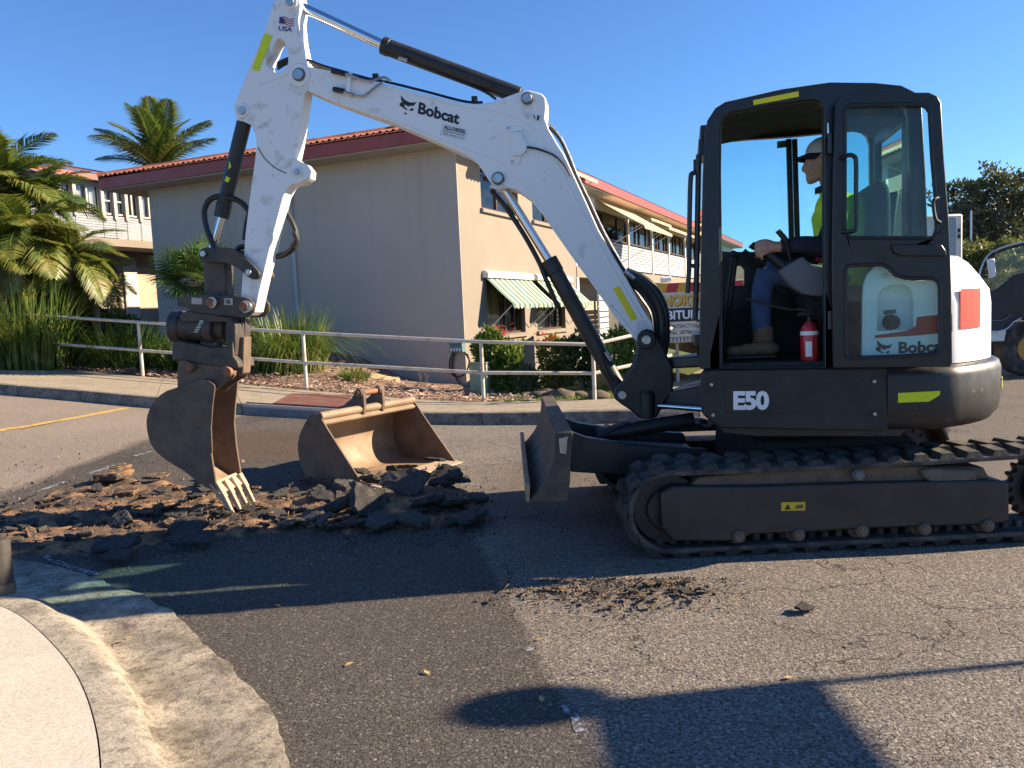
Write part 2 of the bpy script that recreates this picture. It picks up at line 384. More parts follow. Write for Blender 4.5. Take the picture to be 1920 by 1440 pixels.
g_ = MB(); g_.add([(-1800, -900, -1.2), (1800, -900, -1.2), (1800, 3500, -1.2), (-1800, 3500, -1.2)], [(0, 1, 2, 3)])
struct(g_.build('ground', mat('far_ground', (.12, .12, .06), .95, var=.3, vs_=.05), smooth=0))
r_ = MB(); rows = []
xs = [-60, -50, -40, -32, -25, -20]+[-16+.5*i for i in range(48)]+[8, 9, 10, 12, 15, 20, 30, 45, 60]
for X in xs:
    yk = interp(KERB[:16], X)+.03 if X < 3.6 else 11.1
    rows.append([Vector((X, -8+(yk+8)*t, gz(X, -8+(yk+8)*t))) for t in [0, .2, .35]+[.4+.04*i for i in range(16)]])
r_.loft([[r[j] for r in rows] for j in range(len(rows[0]))])
rows = []
for Y in [11.1, 12, 13, 14, 16, 18, 20, 24, 28, 34, 40, 55, 80, 140, 260]:
    xk = 3.6+(Y-11.1)*.4434-.03
    rows.append([Vector((xk+(90-xk)*t, Y, 0.)) for t in (0, .05, .12, .25, .5, 1)])
r_.loft(rows)
struct(r_.build('road', M_road))
# --- near kerb and channel at lower left, traced on the ground and carried on out of frame
ext = lambda a: a
L0 = [(-260, 1128), (-120, 1122), (-60, 1122), (0, 1136), (45, 1160), (80, 1190), (115, 1227), (142, 1265), (162, 1308), (176, 1355), (184, 1400), (187, 1450), (190, 1560), (190, 1900)]
L1 = [(-260, 1088), (-120, 1085), (-40, 1092), (28, 1108), (80, 1130), (125, 1160), (165, 1194), (200, 1232), (228, 1275), (252, 1320), (272, 1368), (288, 1412), (302, 1460), (330, 1580), (360, 1900)]
L2 = [(-260, 1078), (-120, 1076), (-40, 1084), (40, 1104), (110, 1136), (165, 1168), (205, 1203), (238, 1245), (262, 1288), (282, 1328), (296, 1362), (308, 1398), (320, 1440), (350, 1560), (390, 1900)]
L3 = [(-260, 1030), (-120, 1032), (-40, 1042), (60, 1052), (150, 1074), (245, 1108), (300, 1134), (345, 1168), (385, 1208), (432, 1250), (470, 1283), (500, 1318), (522, 1356), (545, 1440), (575, 1560), (620, 1900)]
def resample(P, n):
    d = [0]
    for a, b in zip(P, P[1:]): d.append(d[-1]+(b-a).length)
    out = []
    for i in range(n):
        t = d[-1]*i/(n-1); k = 0
        while k < len(d)-2 and d[k+1] < t: k += 1
        out.append(P[k].lerp(P[k+1], (t-d[k])/max(1e-9, d[k+1]-d[k])))
    return out
def atz(pp, z): return densify([on_plane(x, y, Vector((0, 0, z)), Vector((0, 0, 1))) for x, y in pp], 5, False)
NS = 120
A1 = resample(atz(L1, .138), NS)
def nearest(p, P):
    best = None
    for a, b in zip(P, P[1:]):
        ab = b-a; t = max(0, min(1, (p-a).dot(ab)/max(1e-9, ab.length_squared))); q = a+ab*t; d = (q.x-p.x)**2+(q.y-p.y)**2
        if best is None or d < best[0]: best = (d, q)
    return best[1].copy()
C0, C2, C3 = (atz(l, z) for l, z in ((L0, .145), (L2, .014), (L3, .016)))
A0, A2, A3 = [nearest(p, C0) for p in A1], [nearest(p, C2) for p in A1], [nearest(p, C3) for p in A1]
def relax(P, k=6):
    for _ in range(k): P[1:-1] = [(P[i-1]+P[i]*2+P[i+1])/4 for i in range(1, len(P)-1)]
for P_ in (A0, A2, A3): relax(P_)
for i, p in enumerate(A3): p.x += .022*noise.noise(p*6)+.012*noise.noise(p*19); p.y += .02*noise.noise(p*6+Vector((9, 3, 1)))
kb = struct(bpy.data.objects.new('kerb_and_channel', None)); COL.objects.link(kb); kb.location = (0, 0, 0)
joints = [0, 22, 41, 60, 79, 96, 119]
for a, b in zip(joints, joints[1:]):
    idx = list(range(a, b+1)); m = MB(); rows = []
    for q, i in enumerate(idx):
        p0, p1, p2, p3 = A0[i].copy(), A1[i].copy(), A2[i].copy(), A3[i].copy()
        if q == len(idx)-1:
            for p, s_ in ((p0, A0), (p1, A1), (p2, A2), (p3, A3)): p += (s_[i-1]-s_[i]).normalized()*.006
        c = (p1-p0).normalized()
        rows.append([p0+Vector((0, 0, -.2))+c*.005, p0+c*.005, p0.lerp(p1, .55)+Vector((0, 0, .002)), p1-c*.02, p1+c*.012+Vector((0, 0, -.014)), p1.lerp(p2, .45)+Vector((0, 0, -.02)), p2-c*.03+Vector((0, 0, .012)), p2+Vector((0, 0, -.008)),
                     p2.lerp(p3, .3)+Vector((0, 0, -.006)), p2.lerp(p3, .7)+Vector((0, 0, .004)), p3, p3+Vector((0, 0, -.2))])
    m.loft(rows); n_ = len(rows[0]); m.f += [tuple(range(n_)), tuple(range((len(rows)-1)*n_, len(rows)*n_))[::-1]]; m.m += [0, 0]
    for fi in range(len(m.f)-2): m.m[fi] = 1 if (fi % (n_-1)) >= 6 else 0
    m.build('kerb_segment', [M_kerb, M_gut], kb, smooth=50)
m = MB(); top = [p.copy() for p in A0]
far_in = [Vector((-9, p.y, .145)) for p in top]
m.loft([[p+Vector((0, 0, -.15)) for p in top], top, [p.lerp(q, .25) for p, q in zip(top, far_in)], far_in])
struct(m.build('near_footpath', M_path, smooth=0))
# --- far kerb in lengths, footpath slabs, garden
dk = []; [dk.append(Vector((p[0], p[1], 0))) for p in KERB]; dk = densify(dk, 6, False); db = densify([Vector((p[0], p[1], 0)) for p in BACK], 6, False)
for p in dk: p.z = gz(p.x, p.y)
for p in db: p.z = gz(p.x, p.y)+.15
dw = densify([Vector(p) for p in WALLB], 6, False)
kroot = struct(bpy.data.objects.new('far_kerb', None)); COL.objects.link(kroot)
dl = [0]
for a, b in zip(dk, dk[1:]): dl.append(dl[-1]+(b-a).length)
def along(d, arr):
    k = 0
    while k < len(dl)-2 and dl[k+1] < d: k += 1
    return arr[k].lerp(arr[k+1], (d-dl[k])/(dl[k+1]-dl[k]))
def dist_at_x(X):
    for k in range(len(dk)-1):
        if dk[k].x <= X <= dk[k+1].x: return dl[k]+(X-dk[k].x)/(dk[k+1].x-dk[k].x)*(dl[k+1]-dl[k])
i0, i1 = dist_at_x(on_road(452, 779).x), dist_at_x(on_road(655, 790).x)        # stormwater inlet
cuts = [dist_at_x(-30)+2.4*i for i in range(40)]; dj = dist_at_x(on_road(905, 795).x)
cuts = sorted([c for c in cuts if not (i0-.5 < c < i1+.5) and abs(c-dj) > .8]+[i0, i1, dj])
def seg_section(d, z0=0.):
    p = along(d, dk); q = along(d, db); c = (q-p); c.z = 0; c.normalize(); u = Vector((0, 0, 1))
    return [p+u*(z0-.1)+c*.0, p+u*z0, p+c*.025+u*.125, p+c*.045+u*.148, p+c*.16+u*.152, p+c*.16-u*.05]
for a, b in zip(cuts, cuts[1:]):
    if b > dl[-1]-1: break
    m = MB(); k = 6; inlet = abs(a-i0) < .01
    m.loft([seg_section(a+.006+(b-a-.012)*i/k, .085 if inlet else 0.) for i in range(k+1)]); m.f += [tuple(range(6))[::-1], tuple(range(6*k, 6*k+6))]; m.m += [0, 0]
    o = m.build('inlet_lintel' if inlet else 'kerb_segment', mat('inlet_lintel_concrete', (.15, .155, .16), .85, var=.2, bump=.2) if inlet else M_fkerb, kroot, smooth=40)
    if inlet:
        m = MB(); m.loft([[along(d, dk)+Vector((.02, .12, -.05)), along(d, dk)+Vector((.02, .12, .16))] for d in (a, (a+b)/2, b)]); m.build('inlet_shade_sheet', M_black, kroot, smooth=0)  # black sheet behind the lintel stands in for the shade of the pit
# footpath slabs between joints
proot = struct(bpy.data.objects.new('far_footpath', None)); COL.objects.link(proot)
for a, b in zip(cuts, cuts[1:]):
    if b > dl[-1]-1: break
    m = MB(); rows = []
    for i in range(7):
        d = a+.004+(b-a-.008)*i/6; p = along(d, dk); q = along(d, db); c = q-p; c.z = 0; c.normalize()
        p = p+c*.166+Vector((0, 0, .153)); q = q+Vector((0, 0, .003)); rows.append([p-Vector((0, 0, .1)), p, p.lerp(q, .5), q, q-Vector((0, 0, .1))])
    m.loft(rows); m.f += [(0, 1, 2, 3, 4)[::-1], (30, 31, 32, 33, 34)]; m.m += [0, 0]; m.build('path_slab', M_fpath, proot, smooth=40)
# red pit lid on the path over the inlet
lc = [(512, 757), (545, 739), (660, 742), (648, 765)]
m = MB(); P = [on_road(x, y, .16) for x, y in lc]; m.hexa([p-Vector((0, 0, .04)) for p in P], [p+Vector((0, 0, .012)) for p in P])
tag(m.build('pit_lid', mat('oxide_red_steel', (.155, .058, .043), .7, var=.2, bump=.2, dirt=(.16, .11, .08), damt=.2), smooth=0, bevel=.006), 'flat oxide red stormwater pit lid set in the far footpath', 'pit lid')
# garden between the path and the building
rows = []
for p, q in zip(db, dw):
    row = []
    for j in range(15):
        t = j/14; v = p.lerp(q, t)
        if 0 < j: v.z += .06*noise.noise(v*1.3)*min(1, t*4)+.02*noise.noise(v*5)
        if j == 0: v.z -= .03
        row.append(v)
    rows.append(row)
m = MB(); m.loft(rows)
def garden_mat():
    n = NT('mulch_bed'); x = n.sep()
    chip = n.voro(38, out='Color', vec=n.scale(1, 2.2, 1)); s_ = n.n('ShaderNodeSeparateColor'); n.l(chip, s_.inputs[0])
    c = n.mix(s_.outputs[0], (.15, .085, .06, 1), (.42, .29, .215, 1)); c = n.mix(n.ramp(s_.outputs[1], .75, .9), c, (.55, .42, .32, 1)); c = n.mix(n.ramp(n.noise(1.7, 5), .45, .7, 0, .7), c, (.10, .06, .045, 1))
    lawn = n.mix(n.noise(30, 4), (.06, .10, .015, 1), (.16, .21, .04, 1))
    ml = n.ramp(n.math('ADD', x[0], n.math('MULTIPLY', n.noise(1.2, 4), 1.2)), -.05, .25)
    n.l(n.mix(ml, c, lawn), n.p.inputs['Base Color']); n.p.inputs['Roughness'].default_value = .95
    n.l(n.bump(n.voro(38, vec=n.scale(1, 2.2, 1)), 1., .03), n.p.inputs['Normal']); return n.mat
struct(m.build('garden_bed', garden_mat(), smooth=60))
def garden_z(X, Y):                               # height of the garden at a point
    best = None
    for p, q in zip(db, dw):
        v = Vector((q.x-p.x, q.y-p.y)); t = max(0, min(1, ((X-p.x)*v.x+(Y-p.y)*v.y)/v.length_squared)); s_ = p.lerp(q, t); d = (s_.x-X)**2+(s_.y-Y)**2
        if best is None or d < best[0]: best = (d, s_.z)
    return best[1]
def on_garden(x, y):
    d = ray(x, y); t = 9.
    while t < 45:
        p = CP+d*t
        if p.z <= garden_z(p.x, p.y): break
        t += .12
    return CP+d*t
# mulch chips: loose stuff in front of the end wall
m = MB(); rnd = random.Random(3)
for i in range(7000):
    k = rnd.randint(16, 56); t = rnd.random()**1.6*.7; p = db[k].lerp(db[k+1], rnd.random()).lerp(dw[k], t)
    if p.x > .3: continue
    a = rnd.random()*6.28; L, W = rnd.uniform(.02, .055), rnd.uniform(.006, .014); u = Vector((math.cos(a), math.sin(a), rnd.uniform(-.4, .4)))*L; v = Vector((-math.sin(a), math.cos(a), rnd.uniform(-.4, .4)))*W
    p = p+Vector((0, 0, rnd.uniform(.012, .05))); m.add([p-u-v, p+u-v, p+u+v, p-u+v], [(0, 1, 2, 3)])
tag(m.build('mulch', leafmat('bark_chips', (.13, .07, .05), (.62, .44, .33), None, trans=.02, rough=.9), smooth=0), 'pinkish brown bark mulch spread below the grey end wall', None, None, 'stuff')
# yellow line and survey paint
def paint(name, pts, w0, mt, z=.0025, wob=.0):
    P = [on_road(x, y) for x, y in pts]; P = densify(P, 6, False); m = MB(); rows = []
    for i, p in enumerate(P):
        d = (P[min(i+1, len(P)-1)]-P[max(i-1, 0)]); d.z = 0; d.normalize(); c = Vector((-d.y, d.x, 0)); wv = w0*(1+wob*noise.noise(p*15))
        for q in (1,): pass
        a, b = p+c*wv/2, p-c*wv/2; a.z = gz(a.x, a.y)+z; b.z = gz(b.x, b.y)+z; rows.append([a, b])
    m.loft(rows); return m.build(name, mt, smooth=0)
M_yel = mat('worn_yellow_paint', (.55, .32, .05), .85, var=.2, vs_=20, dirt=(.20, .17, .13), dscale=14, damt=.3)
M_wht = mat('survey_paint', (.42, .47, .54), .85, var=.15, dirt=(.07, .065, .06), dscale=28, damt=.75)
struct(paint('yellow_line', [(-120, 830), (0, 807), (60, 798), (120, 787), (180, 776), (238, 765)], .1, M_yel))
for k, (pts, w0) in enumerate([([(78, 918), (100, 911), (124, 903)], .06), ([(166, 889), (190, 881), (216, 872)], .07), ([(252, 856), (285, 846)], .05)]): struct(paint('chalk_dash', pts, w0, M_wht))
struct(paint('survey_mark', [(1062, 1322), (1075, 1340), (1090, 1372)], .035, M_wht, .002, .8))
struct(paint('survey_mark', [(80, 1040), (110, 1056), (160, 1072), (188, 1078)], .045, M_wht, .004, .7))
for x, y, r_ in ((710, 1062, .022), (320, 1117, .026), (990, 1216, .024)):
    p = on_road(x, y, .002); m = MB(); m.add([p+Vector((r_*(1+.3*noise.noise(Vector((i, x, y))))*math.cos(i*.63), r_*.8*math.sin(i*.63), 0)) for i in range(10)], [tuple(range(10))]); struct(m.build('survey_mark', M_wht, smooth=0))
# ------------------------------------------------------------------ two-storey building behind the garden
SN = Vector((BD.y, -BD.x, 0)); UZ = Vector((0, 0, 1)); EN = -BD
def W(t, z, out=0.): return BC+BD*t+SN*out+UZ*z                   # side wall coordinates
def E_(l, z, out=0.): return BC+BE*l+EN*out+UZ*z                  # end wall coordinates
LW = 8.2; LV = 13.
def V_(t, z, out=0.): return BC+BE*LV+BD*t+SN*out+UZ*z            # wing wall (parallel to the side wall)
def st(x, y, out=0.):
    p = on_plane(x, y, BC+SN*out, SN)-BC; return p.dot(BD), p.z
def wt(x, y, out=0.):
    p = on_plane(x, y, BC+BE*LV+SN*out, SN)-BC-BE*LV; return p.dot(BD), p.z
def el(x, y, out=0.):
    p = on_plane(x, y, BC+EN*out, EN)-BC; return p.dot(BE), p.z
def wall_mat():
    n = NT('rendered_taupe_wall'); c = n.mix(n.ramp(n.noise(.7, 6, .6), .3, .7), (.47, .40, .33, 1), (.53, .455, .38, 1)); zz = n.sep()[2]
    stv = n.ramp(n.noise(1., 7, .7, vec=n.scale(2.6, 2.6, .12)), .5, .72); c = n.mix(n.math('MULTIPLY', stv, n.ramp(zz, 1.5, 4.8, .1, .5)), c, (.34, .30, .265, 1))
    c = n.mix(n.math('MULTIPLY', n.ramp(n.noise(3, 7, .7), .5, .7), n.ramp(zz, .2, 1.4, .55, 0.)), c, (.30, .255, .20, 1)); c = n.mix(n.ramp(n.noise(18, 5), .6, .75, 0, .15), c, (.33, .30, .27, 1))
    n.l(c, n.p.inputs['Base Color']); n.p.inputs['Roughness'].default_value = .92; n.l(n.bump(n.noise(45, 4), .12, .004), n.p.inputs['Normal']); return n.mat
M_wallg = wall_mat()
M_cream = mat('cream_painted_wall', (.24, .205, .165), .9, var=.04, vs_=.8, bump=.08, bs=40)
M_pink = mat('pinkish_beige_wall', (.42, .33, .25), .9, var=.05)  # one even pinkish beige, the recessed walls' own colour
M_soff = mat('cream_soffit', (.42, .385, .33), .85, var=.04)
M_red = mat('red_fascia_paint', (.33, .055, .04), .5, var=.12, vs_=2)
M_tile = mat('terracotta_roof_tile', (.27, .085, .05), .85, var=.3, vs_=3, bump=.3, bs=30, dirt=(.05, .035, .03), dscale=2, damt=.35)
M_white = mat('white_trim', (.72, .70, .66), .6, var=.04)
M_slat = mat('pale_grey_slats', (.36, .385, .43), .55, var=.05)
M_brown = mat('dark_brown_frame', (.055, .035, .025), .5, var=.15)
M_dslat = mat('charcoal_slats', (.03, .03, .035), .5)
M_pane = glass('window_glass', (.35, .40, .42), damt=.05); M_lpane = glass('curtained_lower_glass', (.85, .88, .86), damt=.02)
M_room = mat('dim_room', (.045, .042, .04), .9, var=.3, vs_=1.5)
M_curt = mat('cream_curtain', (.62, .60, .46), .9, var=.06, vs_=9)
M_wcurt = mat('white_curtain', (.70, .72, .74), .9, var=.06, vs_=9)
M_beige = mat('beige_awning_canvas', (.62, .44, .27), .9, var=.08, bump=.1)
def stripes():
    n = NT('green_striped_canvas'); s_ = n.n('ShaderNodeTexWave'); s_.bands_direction = 'X'
    # stripes run down the slope: band coordinate along the wall direction
    d = n.math('ADD', n.math('MULTIPLY', n.sep()[0], BD.x), n.math('MULTIPLY', n.sep()[1], BD.y))
    f = n.math('FRACT', n.math('MULTIPLY', d, 3.7)); k = n.ramp(f, .45, .5)
    c = n.mix(k, (.46, .45, .37, 1), (.085, .17, .115, 1)); n.t.nodes.remove(s_); n.l(c, n.p.inputs['Base Color']); n.p.inputs['Roughness'].default_value = .9; return n.mat
M_str = stripes()
bld = thing('two_storey_building', BC, 'long two-storey motel-like building with taupe end wall, cream side wall and red tiled roof', 'building')
ZE = 4.72                                          # soffit level
ts = 6.95
# window openings in the cream part of the side wall
def swin(x0, x1, ytop, ybot):
    t0, _ = st(x0, ybot); t1, zb = st(x1, ybot); _, za = st((x0+x1)/2, ytop); return t0, t1, zb, za
lw1 = swin(916, 986, 527, 621); lw2 = swin(1008, 1061, 530, 616)
zb_l = (lw1[2]+lw2[2])/2; lw1 = (lw1[0], lw1[1], zb_l, 2.12); lw2 = (lw2[0], lw2[1], zb_l, 2.12)
uw1 = swin(903, 972, 300, 396); uw2 = swin(999, 1056, 320, 420); zb_u = st(935, 397)[1]
uw1 = (uw1[0], uw1[1], zb_u, zb_u+1.25); uw2 = (uw2[0], uw2[1], zb_u, zb_u+1.25)
wins = [lw1, lw2, uw1, uw2]
m = MB(); m.plate([W(.0, -.6), W(ts, -.6), W(ts, ZE), W(.0, ZE)], -SN*.2, [[W(a, c), W(b, c), W(b, d), W(a, d)] for a, b, c, d in wins])
m.build('side_wall', M_cream, bld, smooth=0)
m = MB(); m.plate([E_(-.004, -.6, .014), E_(LW, -.6, .014), E_(LW, ZE, .014), E_(-.004, ZE, .014)], BD*.013); m.build('end_wall', M_wallg, bld, smooth=0)
# corner quoin strip and control joint on the end wall, downpipe
m = MB(); m.box(E_(.22, 2.05, .004), (.006, .004, 2.65)); m.build('control_joint', mat('joint_sealant', (.40, .39, .37), .8), bld, smooth=0)
dpl = el(552, 450)[0]
m = MB(); m.tube([E_(dpl, ZE-.05, .06), E_(dpl, .4, .06)], .045, 10, sub=1); m.build('downpipe', mat('pale_blue_grey_pipe', (.42, .44, .46), .5), bld)
# deep interior boxes behind windows
def window(par, P, t0, t1, zb, zt, n_mull, fm, curtain=None, name='window', inset=.1, cur_frac=.55, transom=False):
    m = MB(); fw = .05
    m.plate([P(t0, zb, -inset), P(t1, zb, -inset), P(t1, zt, -inset), P(t0, zt, -inset)], -SN*.05, [[P(t0+fw, zb+fw, -inset), P(t1-fw, zb+fw, -inset), P(t1-fw, zt-fw, -inset), P(t0+fw, zt-fw, -inset)]])
    for k in n_mull:
        tm = t0+(t1-t0)*k; m.box(P(tm, (zb+zt)/2, -inset-.025), (.025, .03, (zt-zb)/2-fw-.002), Matrix.Rotation(math.atan2(BD.y, BD.x), 3, 'Z'))
    if transom: m.box(P((t0+t1)/2, (zb+zt)/2, -inset-.03), ((t1-t0)/2-fw-.002, .02, .02), Matrix.Rotation(math.atan2(BD.y, BD.x), 3, 'Z'))
    wo = m.build(name, fm, par, smooth=0)
    m = MB(); m.add([P(t0+fw, zb+fw, -inset-.035), P(t1-fw, zb+fw, -inset-.035), P(t1-fw, zt-fw, -inset-.035), P(t0+fw, zt-fw, -inset-.035)], [(0, 1, 2, 3)]); m.build('pane', M_pane, wo, smooth=0)
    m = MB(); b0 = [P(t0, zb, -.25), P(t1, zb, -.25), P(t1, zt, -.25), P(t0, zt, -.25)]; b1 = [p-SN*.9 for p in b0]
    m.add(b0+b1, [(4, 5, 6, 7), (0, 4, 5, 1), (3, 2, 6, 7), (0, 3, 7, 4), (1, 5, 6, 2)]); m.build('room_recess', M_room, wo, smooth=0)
    if curtain:
        for (ca, cb) in ([(0, cur_frac)] if isinstance(cur_frac, float) else cur_frac):
            m = MB(); N = max(6, int((t1-t0)*(cb-ca)/.03)); rows = [[], []]
            for i in range(N+1):
                tt = t0+fw+(t1-t0-2*fw)*(ca+(cb-ca)*i/N); o_ = -inset-.13-.03*math.sin(i*1.9)
                rows[0].append(P(tt, zb+.02, o_)); rows[1].append(P(tt, zt-.02, o_))
            m.loft(rows); m.build('curtain', curtain, wo)
    return wo
sv0 = M_pane
for i, (a, b, c, d) in enumerate(wins):
    M_pane = M_lpane if i < 2 else sv0
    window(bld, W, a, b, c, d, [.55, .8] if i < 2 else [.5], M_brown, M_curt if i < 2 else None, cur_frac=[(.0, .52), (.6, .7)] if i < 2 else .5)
    m = MB(); m.hexa([W(a-.06, c-.09, .0), W(b+.06, c-.09, .0), W(b+.06, c-.09, .07), W(a-.06, c-.09, .07)], [W(a-.06, c-.005, .0), W(b+.06, c-.005, .0), W(b+.06, c-.025, .07), W(a-.06, c-.025, .07)]); m.build('sill', M_cream, bld, smooth=0)
def awning(t0, t1, zt, zlow, proj, fabric, hood=True, arms=True, val=.1):
    k = 28; m = MB()
    top = [W(t0+(t1-t0)*i/k, zt, .04) for i in range(k+1)]; low = [W(t0+(t1-t0)*i/k, zlow, proj) for i in range(k+1)]
    vl = [p-UZ*(val*(.62+.38*abs(math.sin(i*math.pi/2+math.pi/4*0)))) for i, p in enumerate(low)]
    rows = [top, [a.lerp(b, .5)+UZ*-.015 for a, b in zip(top, low)], low]
    m.loft(rows); m.loft([low, vl]); m.loft([[p-UZ*.006 for p in r] for r in rows][::-1])
    aw = m.build('awning', fabric, bld, smooth=40)
    if hood:
        m = MB(); pr = [(0, .13), (.07, .13), (.13, .1), (.15, .03), (.13, -.02), (0, -.02)]
        m.loft([[W(tt, zt+b, a) for a, b in pr] for tt in (t0-.06, t1+.06)], True); n_ = len(pr); m.f += [tuple(range(n_)), tuple(range(n_, 2*n_))[::-1]]; m.m += [0, 0]; m.build('awning_hood', M_white, aw, smooth=40)
    if arms:
        for tt in (t0+.05, t1-.05): m = MB(); m.tube([W(tt, zlow-.55*(zt-zlow)-.2, .02), W(tt, zlow+.01, proj-.02)], .012, 6, sub=1); m.build('awning_arm', M_white, aw)
    return aw
zt_l = st(960, 522)[1]
awning(lw1[0]-.12, lw1[1]+.25, zt_l, zt_l-.6, .66, M_str); awning(lw2[0]-.12, lw2[1]+.3, zt_l, zt_l-.6, .66, M_str)
zt_u = zb_u+1.38
awning(uw1[0]-.12, uw1[1]+.15, zt_u, zt_u-.25, .95, M_beige); awning(uw2[0]-.12, uw2[1]+.15, zt_u, zt_u-.25, .95, M_beige)
# balcony wing of the side wall beyond the cream part
tE = 36.
rec = -1.1
m = MB(); m.plate([W(ts+.01, -.6, rec), W(tE, -.6, rec), W(tE, ZE, rec), W(ts+.01, ZE, rec)], -SN*.15); m.build('recessed_wall', M_pink, bld, smooth=0)
zs0, zs1 = 2.32, 2.62                                # balcony slab
m = MB(); m.hexa([W(ts+.01, zs0, rec), W(tE, zs0, rec), W(tE, zs0, .02), W(ts+.01, zs0, .02)], [W(ts+.01, zs1, rec), W(tE, zs1, rec), W(tE, zs1, .02), W(ts+.01, zs1, .02)]); m.build('balcony_slab', M_cream, bld, smooth=0, bevel=.01)
m = MB(); m.hexa([W(ts+.01, ZE-.32, -.12), W(tE, ZE-.32, -.12), W(tE, ZE-.32, .02), W(ts+.01, ZE-.32, .02)], [W(ts+.01, ZE, -.12), W(tE, ZE, -.12), W(tE, ZE, .02), W(ts+.01, ZE, .02)]); m.build('verandah_beam', M_white, bld, smooth=0)
pt_ = [ts+.06]+[st(x, 470)[0] for x in (1180, 1224, 1255, 1285)]; st_ = pt_[-1]-pt_[-2]
while pt_[-1]+st_ < tE: pt_.append(pt_[-1]+st_)
rotb = Matrix.Rotation(math.atan2(BD.y, BD.x), 3, 'Z')
for t in pt_:
    m = MB(); m.box(W(t, (zs1+ZE-.32)/2, -.05), (.06, .06, (ZE-.32-zs1)/2-.002), rotb); m.box(W(t, (zs0-.6)/2, -.05), (.08, .08, (zs0+.6)/2-.002), rotb); m.build('verandah_post', M_white, bld, smooth=0, bevel=.008)
zb_s = 3.55
for a, b in zip(pt_, pt_[1:]):
    m = MB()
    for i in range(9):
        z = zs1+.06+i*(zb_s-zs1-.08)/9; m.box(W((a+b)/2, z+.04, -.04), ((b-a)/2-.065, .012, .039), rotb)
    for tt in (a+(b-a)*.33, a+(b-a)*.67): m.box(W(tt, (zs1+zb_s)/2, -.065), (.02, .011, (zb_s-zs1)/2), rotb)
    m.build('balustrade_slats', M_slat, bld, smooth=0)
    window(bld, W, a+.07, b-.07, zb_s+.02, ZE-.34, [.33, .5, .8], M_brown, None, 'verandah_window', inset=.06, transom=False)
# retractable beige awnings over the verandah
a0 = pt_[0]+.2
awning(a0+1.6, pt_[1]-.1, ZE-.05, ZE-.95, 1.5, M_beige, False); awning(pt_[1]+.2, pt_[2]-.1, ZE-.05, ZE-.32, .75, M_beige, False); awning(pt_[2]+.2, pt_[4]-.1, ZE-.05, ZE-.35, .6, M_beige, False); awning(pt_[4]+.2, pt_[6]-.1, ZE-.05, ZE-.35, .6, M_beige, False)
# ground floor: charcoal slat shutter, long white slatted screens, a garage door
m = MB()
for i in range(13): m.box(W(ts+1.0, .55+i*.125, rec+.1), (.75, .012, .04), rotb)
m.build('charcoal_shutter', M_dslat, bld, smooth=0)
for k, (a, b) in enumerate(((ts+2., ts+4.4), (ts+4.5, ts+7.2), (ts+7.3, ts+10.5), (ts+10.6, ts+14))):
    m = MB()
    for i in range(15): m.box(W((a+b)/2, -.45+i*.17, -.02), ((b-a)/2-.03, .012, .07), rotb)
    for tt in (a+.03, b-.03): m.box(W(tt, .75, -.05), (.03, .018, 1.25), rotb)
    m.build('slatted_screen', M_slat, bld, smooth=0)
# roof: hip roof with fascia, gutter line and tile courses
ov = .62; z0, z1, zr = ZE-.01, ZE+.25, ZE+1.55
LO = el(184, 340, ov)[0]
def RP(t, l, z): return BC+BD*t+BE*l+UZ*z
c4 = [RP(-ov, -ov, 0), RP(tE, -ov, 0), RP(tE, LO, 0), RP(-ov, LO, 0)]
rd0, rd1 = RP(LW/2, LW/2-.1, zr), RP(tE-4, LW/2-.1, zr)
m = MB(); m.add([p+UZ*(z1+.02) for p in c4]+[rd0, rd1], [(0, 1, 5, 4), (1, 2, 5), (2, 3, 4, 5), (3, 0, 4)]); roof = m.build('roof', M_tile, bld, smooth=0)
def edge(a, b, za, zb, th, mt, nm, par):
    d = (b-a).normalized(); c = Vector((d.y, -d.x, 0))
    m = MB(); m.hexa([a+UZ*za, b+UZ*za, b+UZ*za-c*th, a+UZ*za-c*th], [a+UZ*zb, b+UZ*zb, b+UZ*zb-c*th, a+UZ*zb-c*th]); return m.build(nm, mt, par, smooth=0)
edge(c4[3], c4[0], z0+.02, z1, .04, M_red, 'fascia', bld); edge(c4[0], c4[1], z0+.02, z1, .04, M_red, 'fascia', bld)
m = MB(); m.hexa([RP(-ov+.05, -ov+.05, z0-.01), RP(tE, -ov+.05, z0-.01), RP(tE, LO, z0-.01), RP(-ov+.05, LO, z0-.01)], [RP(-ov+.05, -ov+.05, z0+.03), RP(tE, -ov+.05, z0+.03), RP(tE, LO, z0+.03), RP(-ov+.05, LO, z0+.03)]); m.build('soffit', M_soff, bld, smooth=0)
# first two courses of tiles along the end eave, each a curved tile
tm = MB(); pr = [(-.15, .0), (-.11, .02), (-.06, .062), (-.01, .02), (.03, .0), (.08, .045), (.13, .02), (.15, 0)]
sl_ = (zr-z1)/(LW/2+ov); rows = []
for q, dz in ((0, .02), (.36, .02+.36*sl_)): rows.append([BE*a+BD*q+UZ*(b+dz) for a, b in pr])
tm.loft(rows); tm.loft([[p-UZ*.02 for p in rows[0]], rows[0]])
t0_ = tm.build('roof_tile', M_tile, roof, smooth=50)
first = True; k = int((LO+ov)/.3)
for c in range(2):
    for i in range(k):
        o = t0_ if first else t0_.copy()
        if not first: COL.objects.link(o)
        first = False; p = RP(-ov-.05+c*.31, -ov+.16+i*.3, z1+.005+c*.31*sl_); o.location = p
m = MB(); m.tube([c4[0]+UZ*(z1+.05), rd0+UZ*.04], .09, 8, sub=1); m.tube([c4[3]+UZ*(z1+.05), rd0+UZ*.04], .09, 8, sub=1); m.build('hip_cap', M_tile, roof)
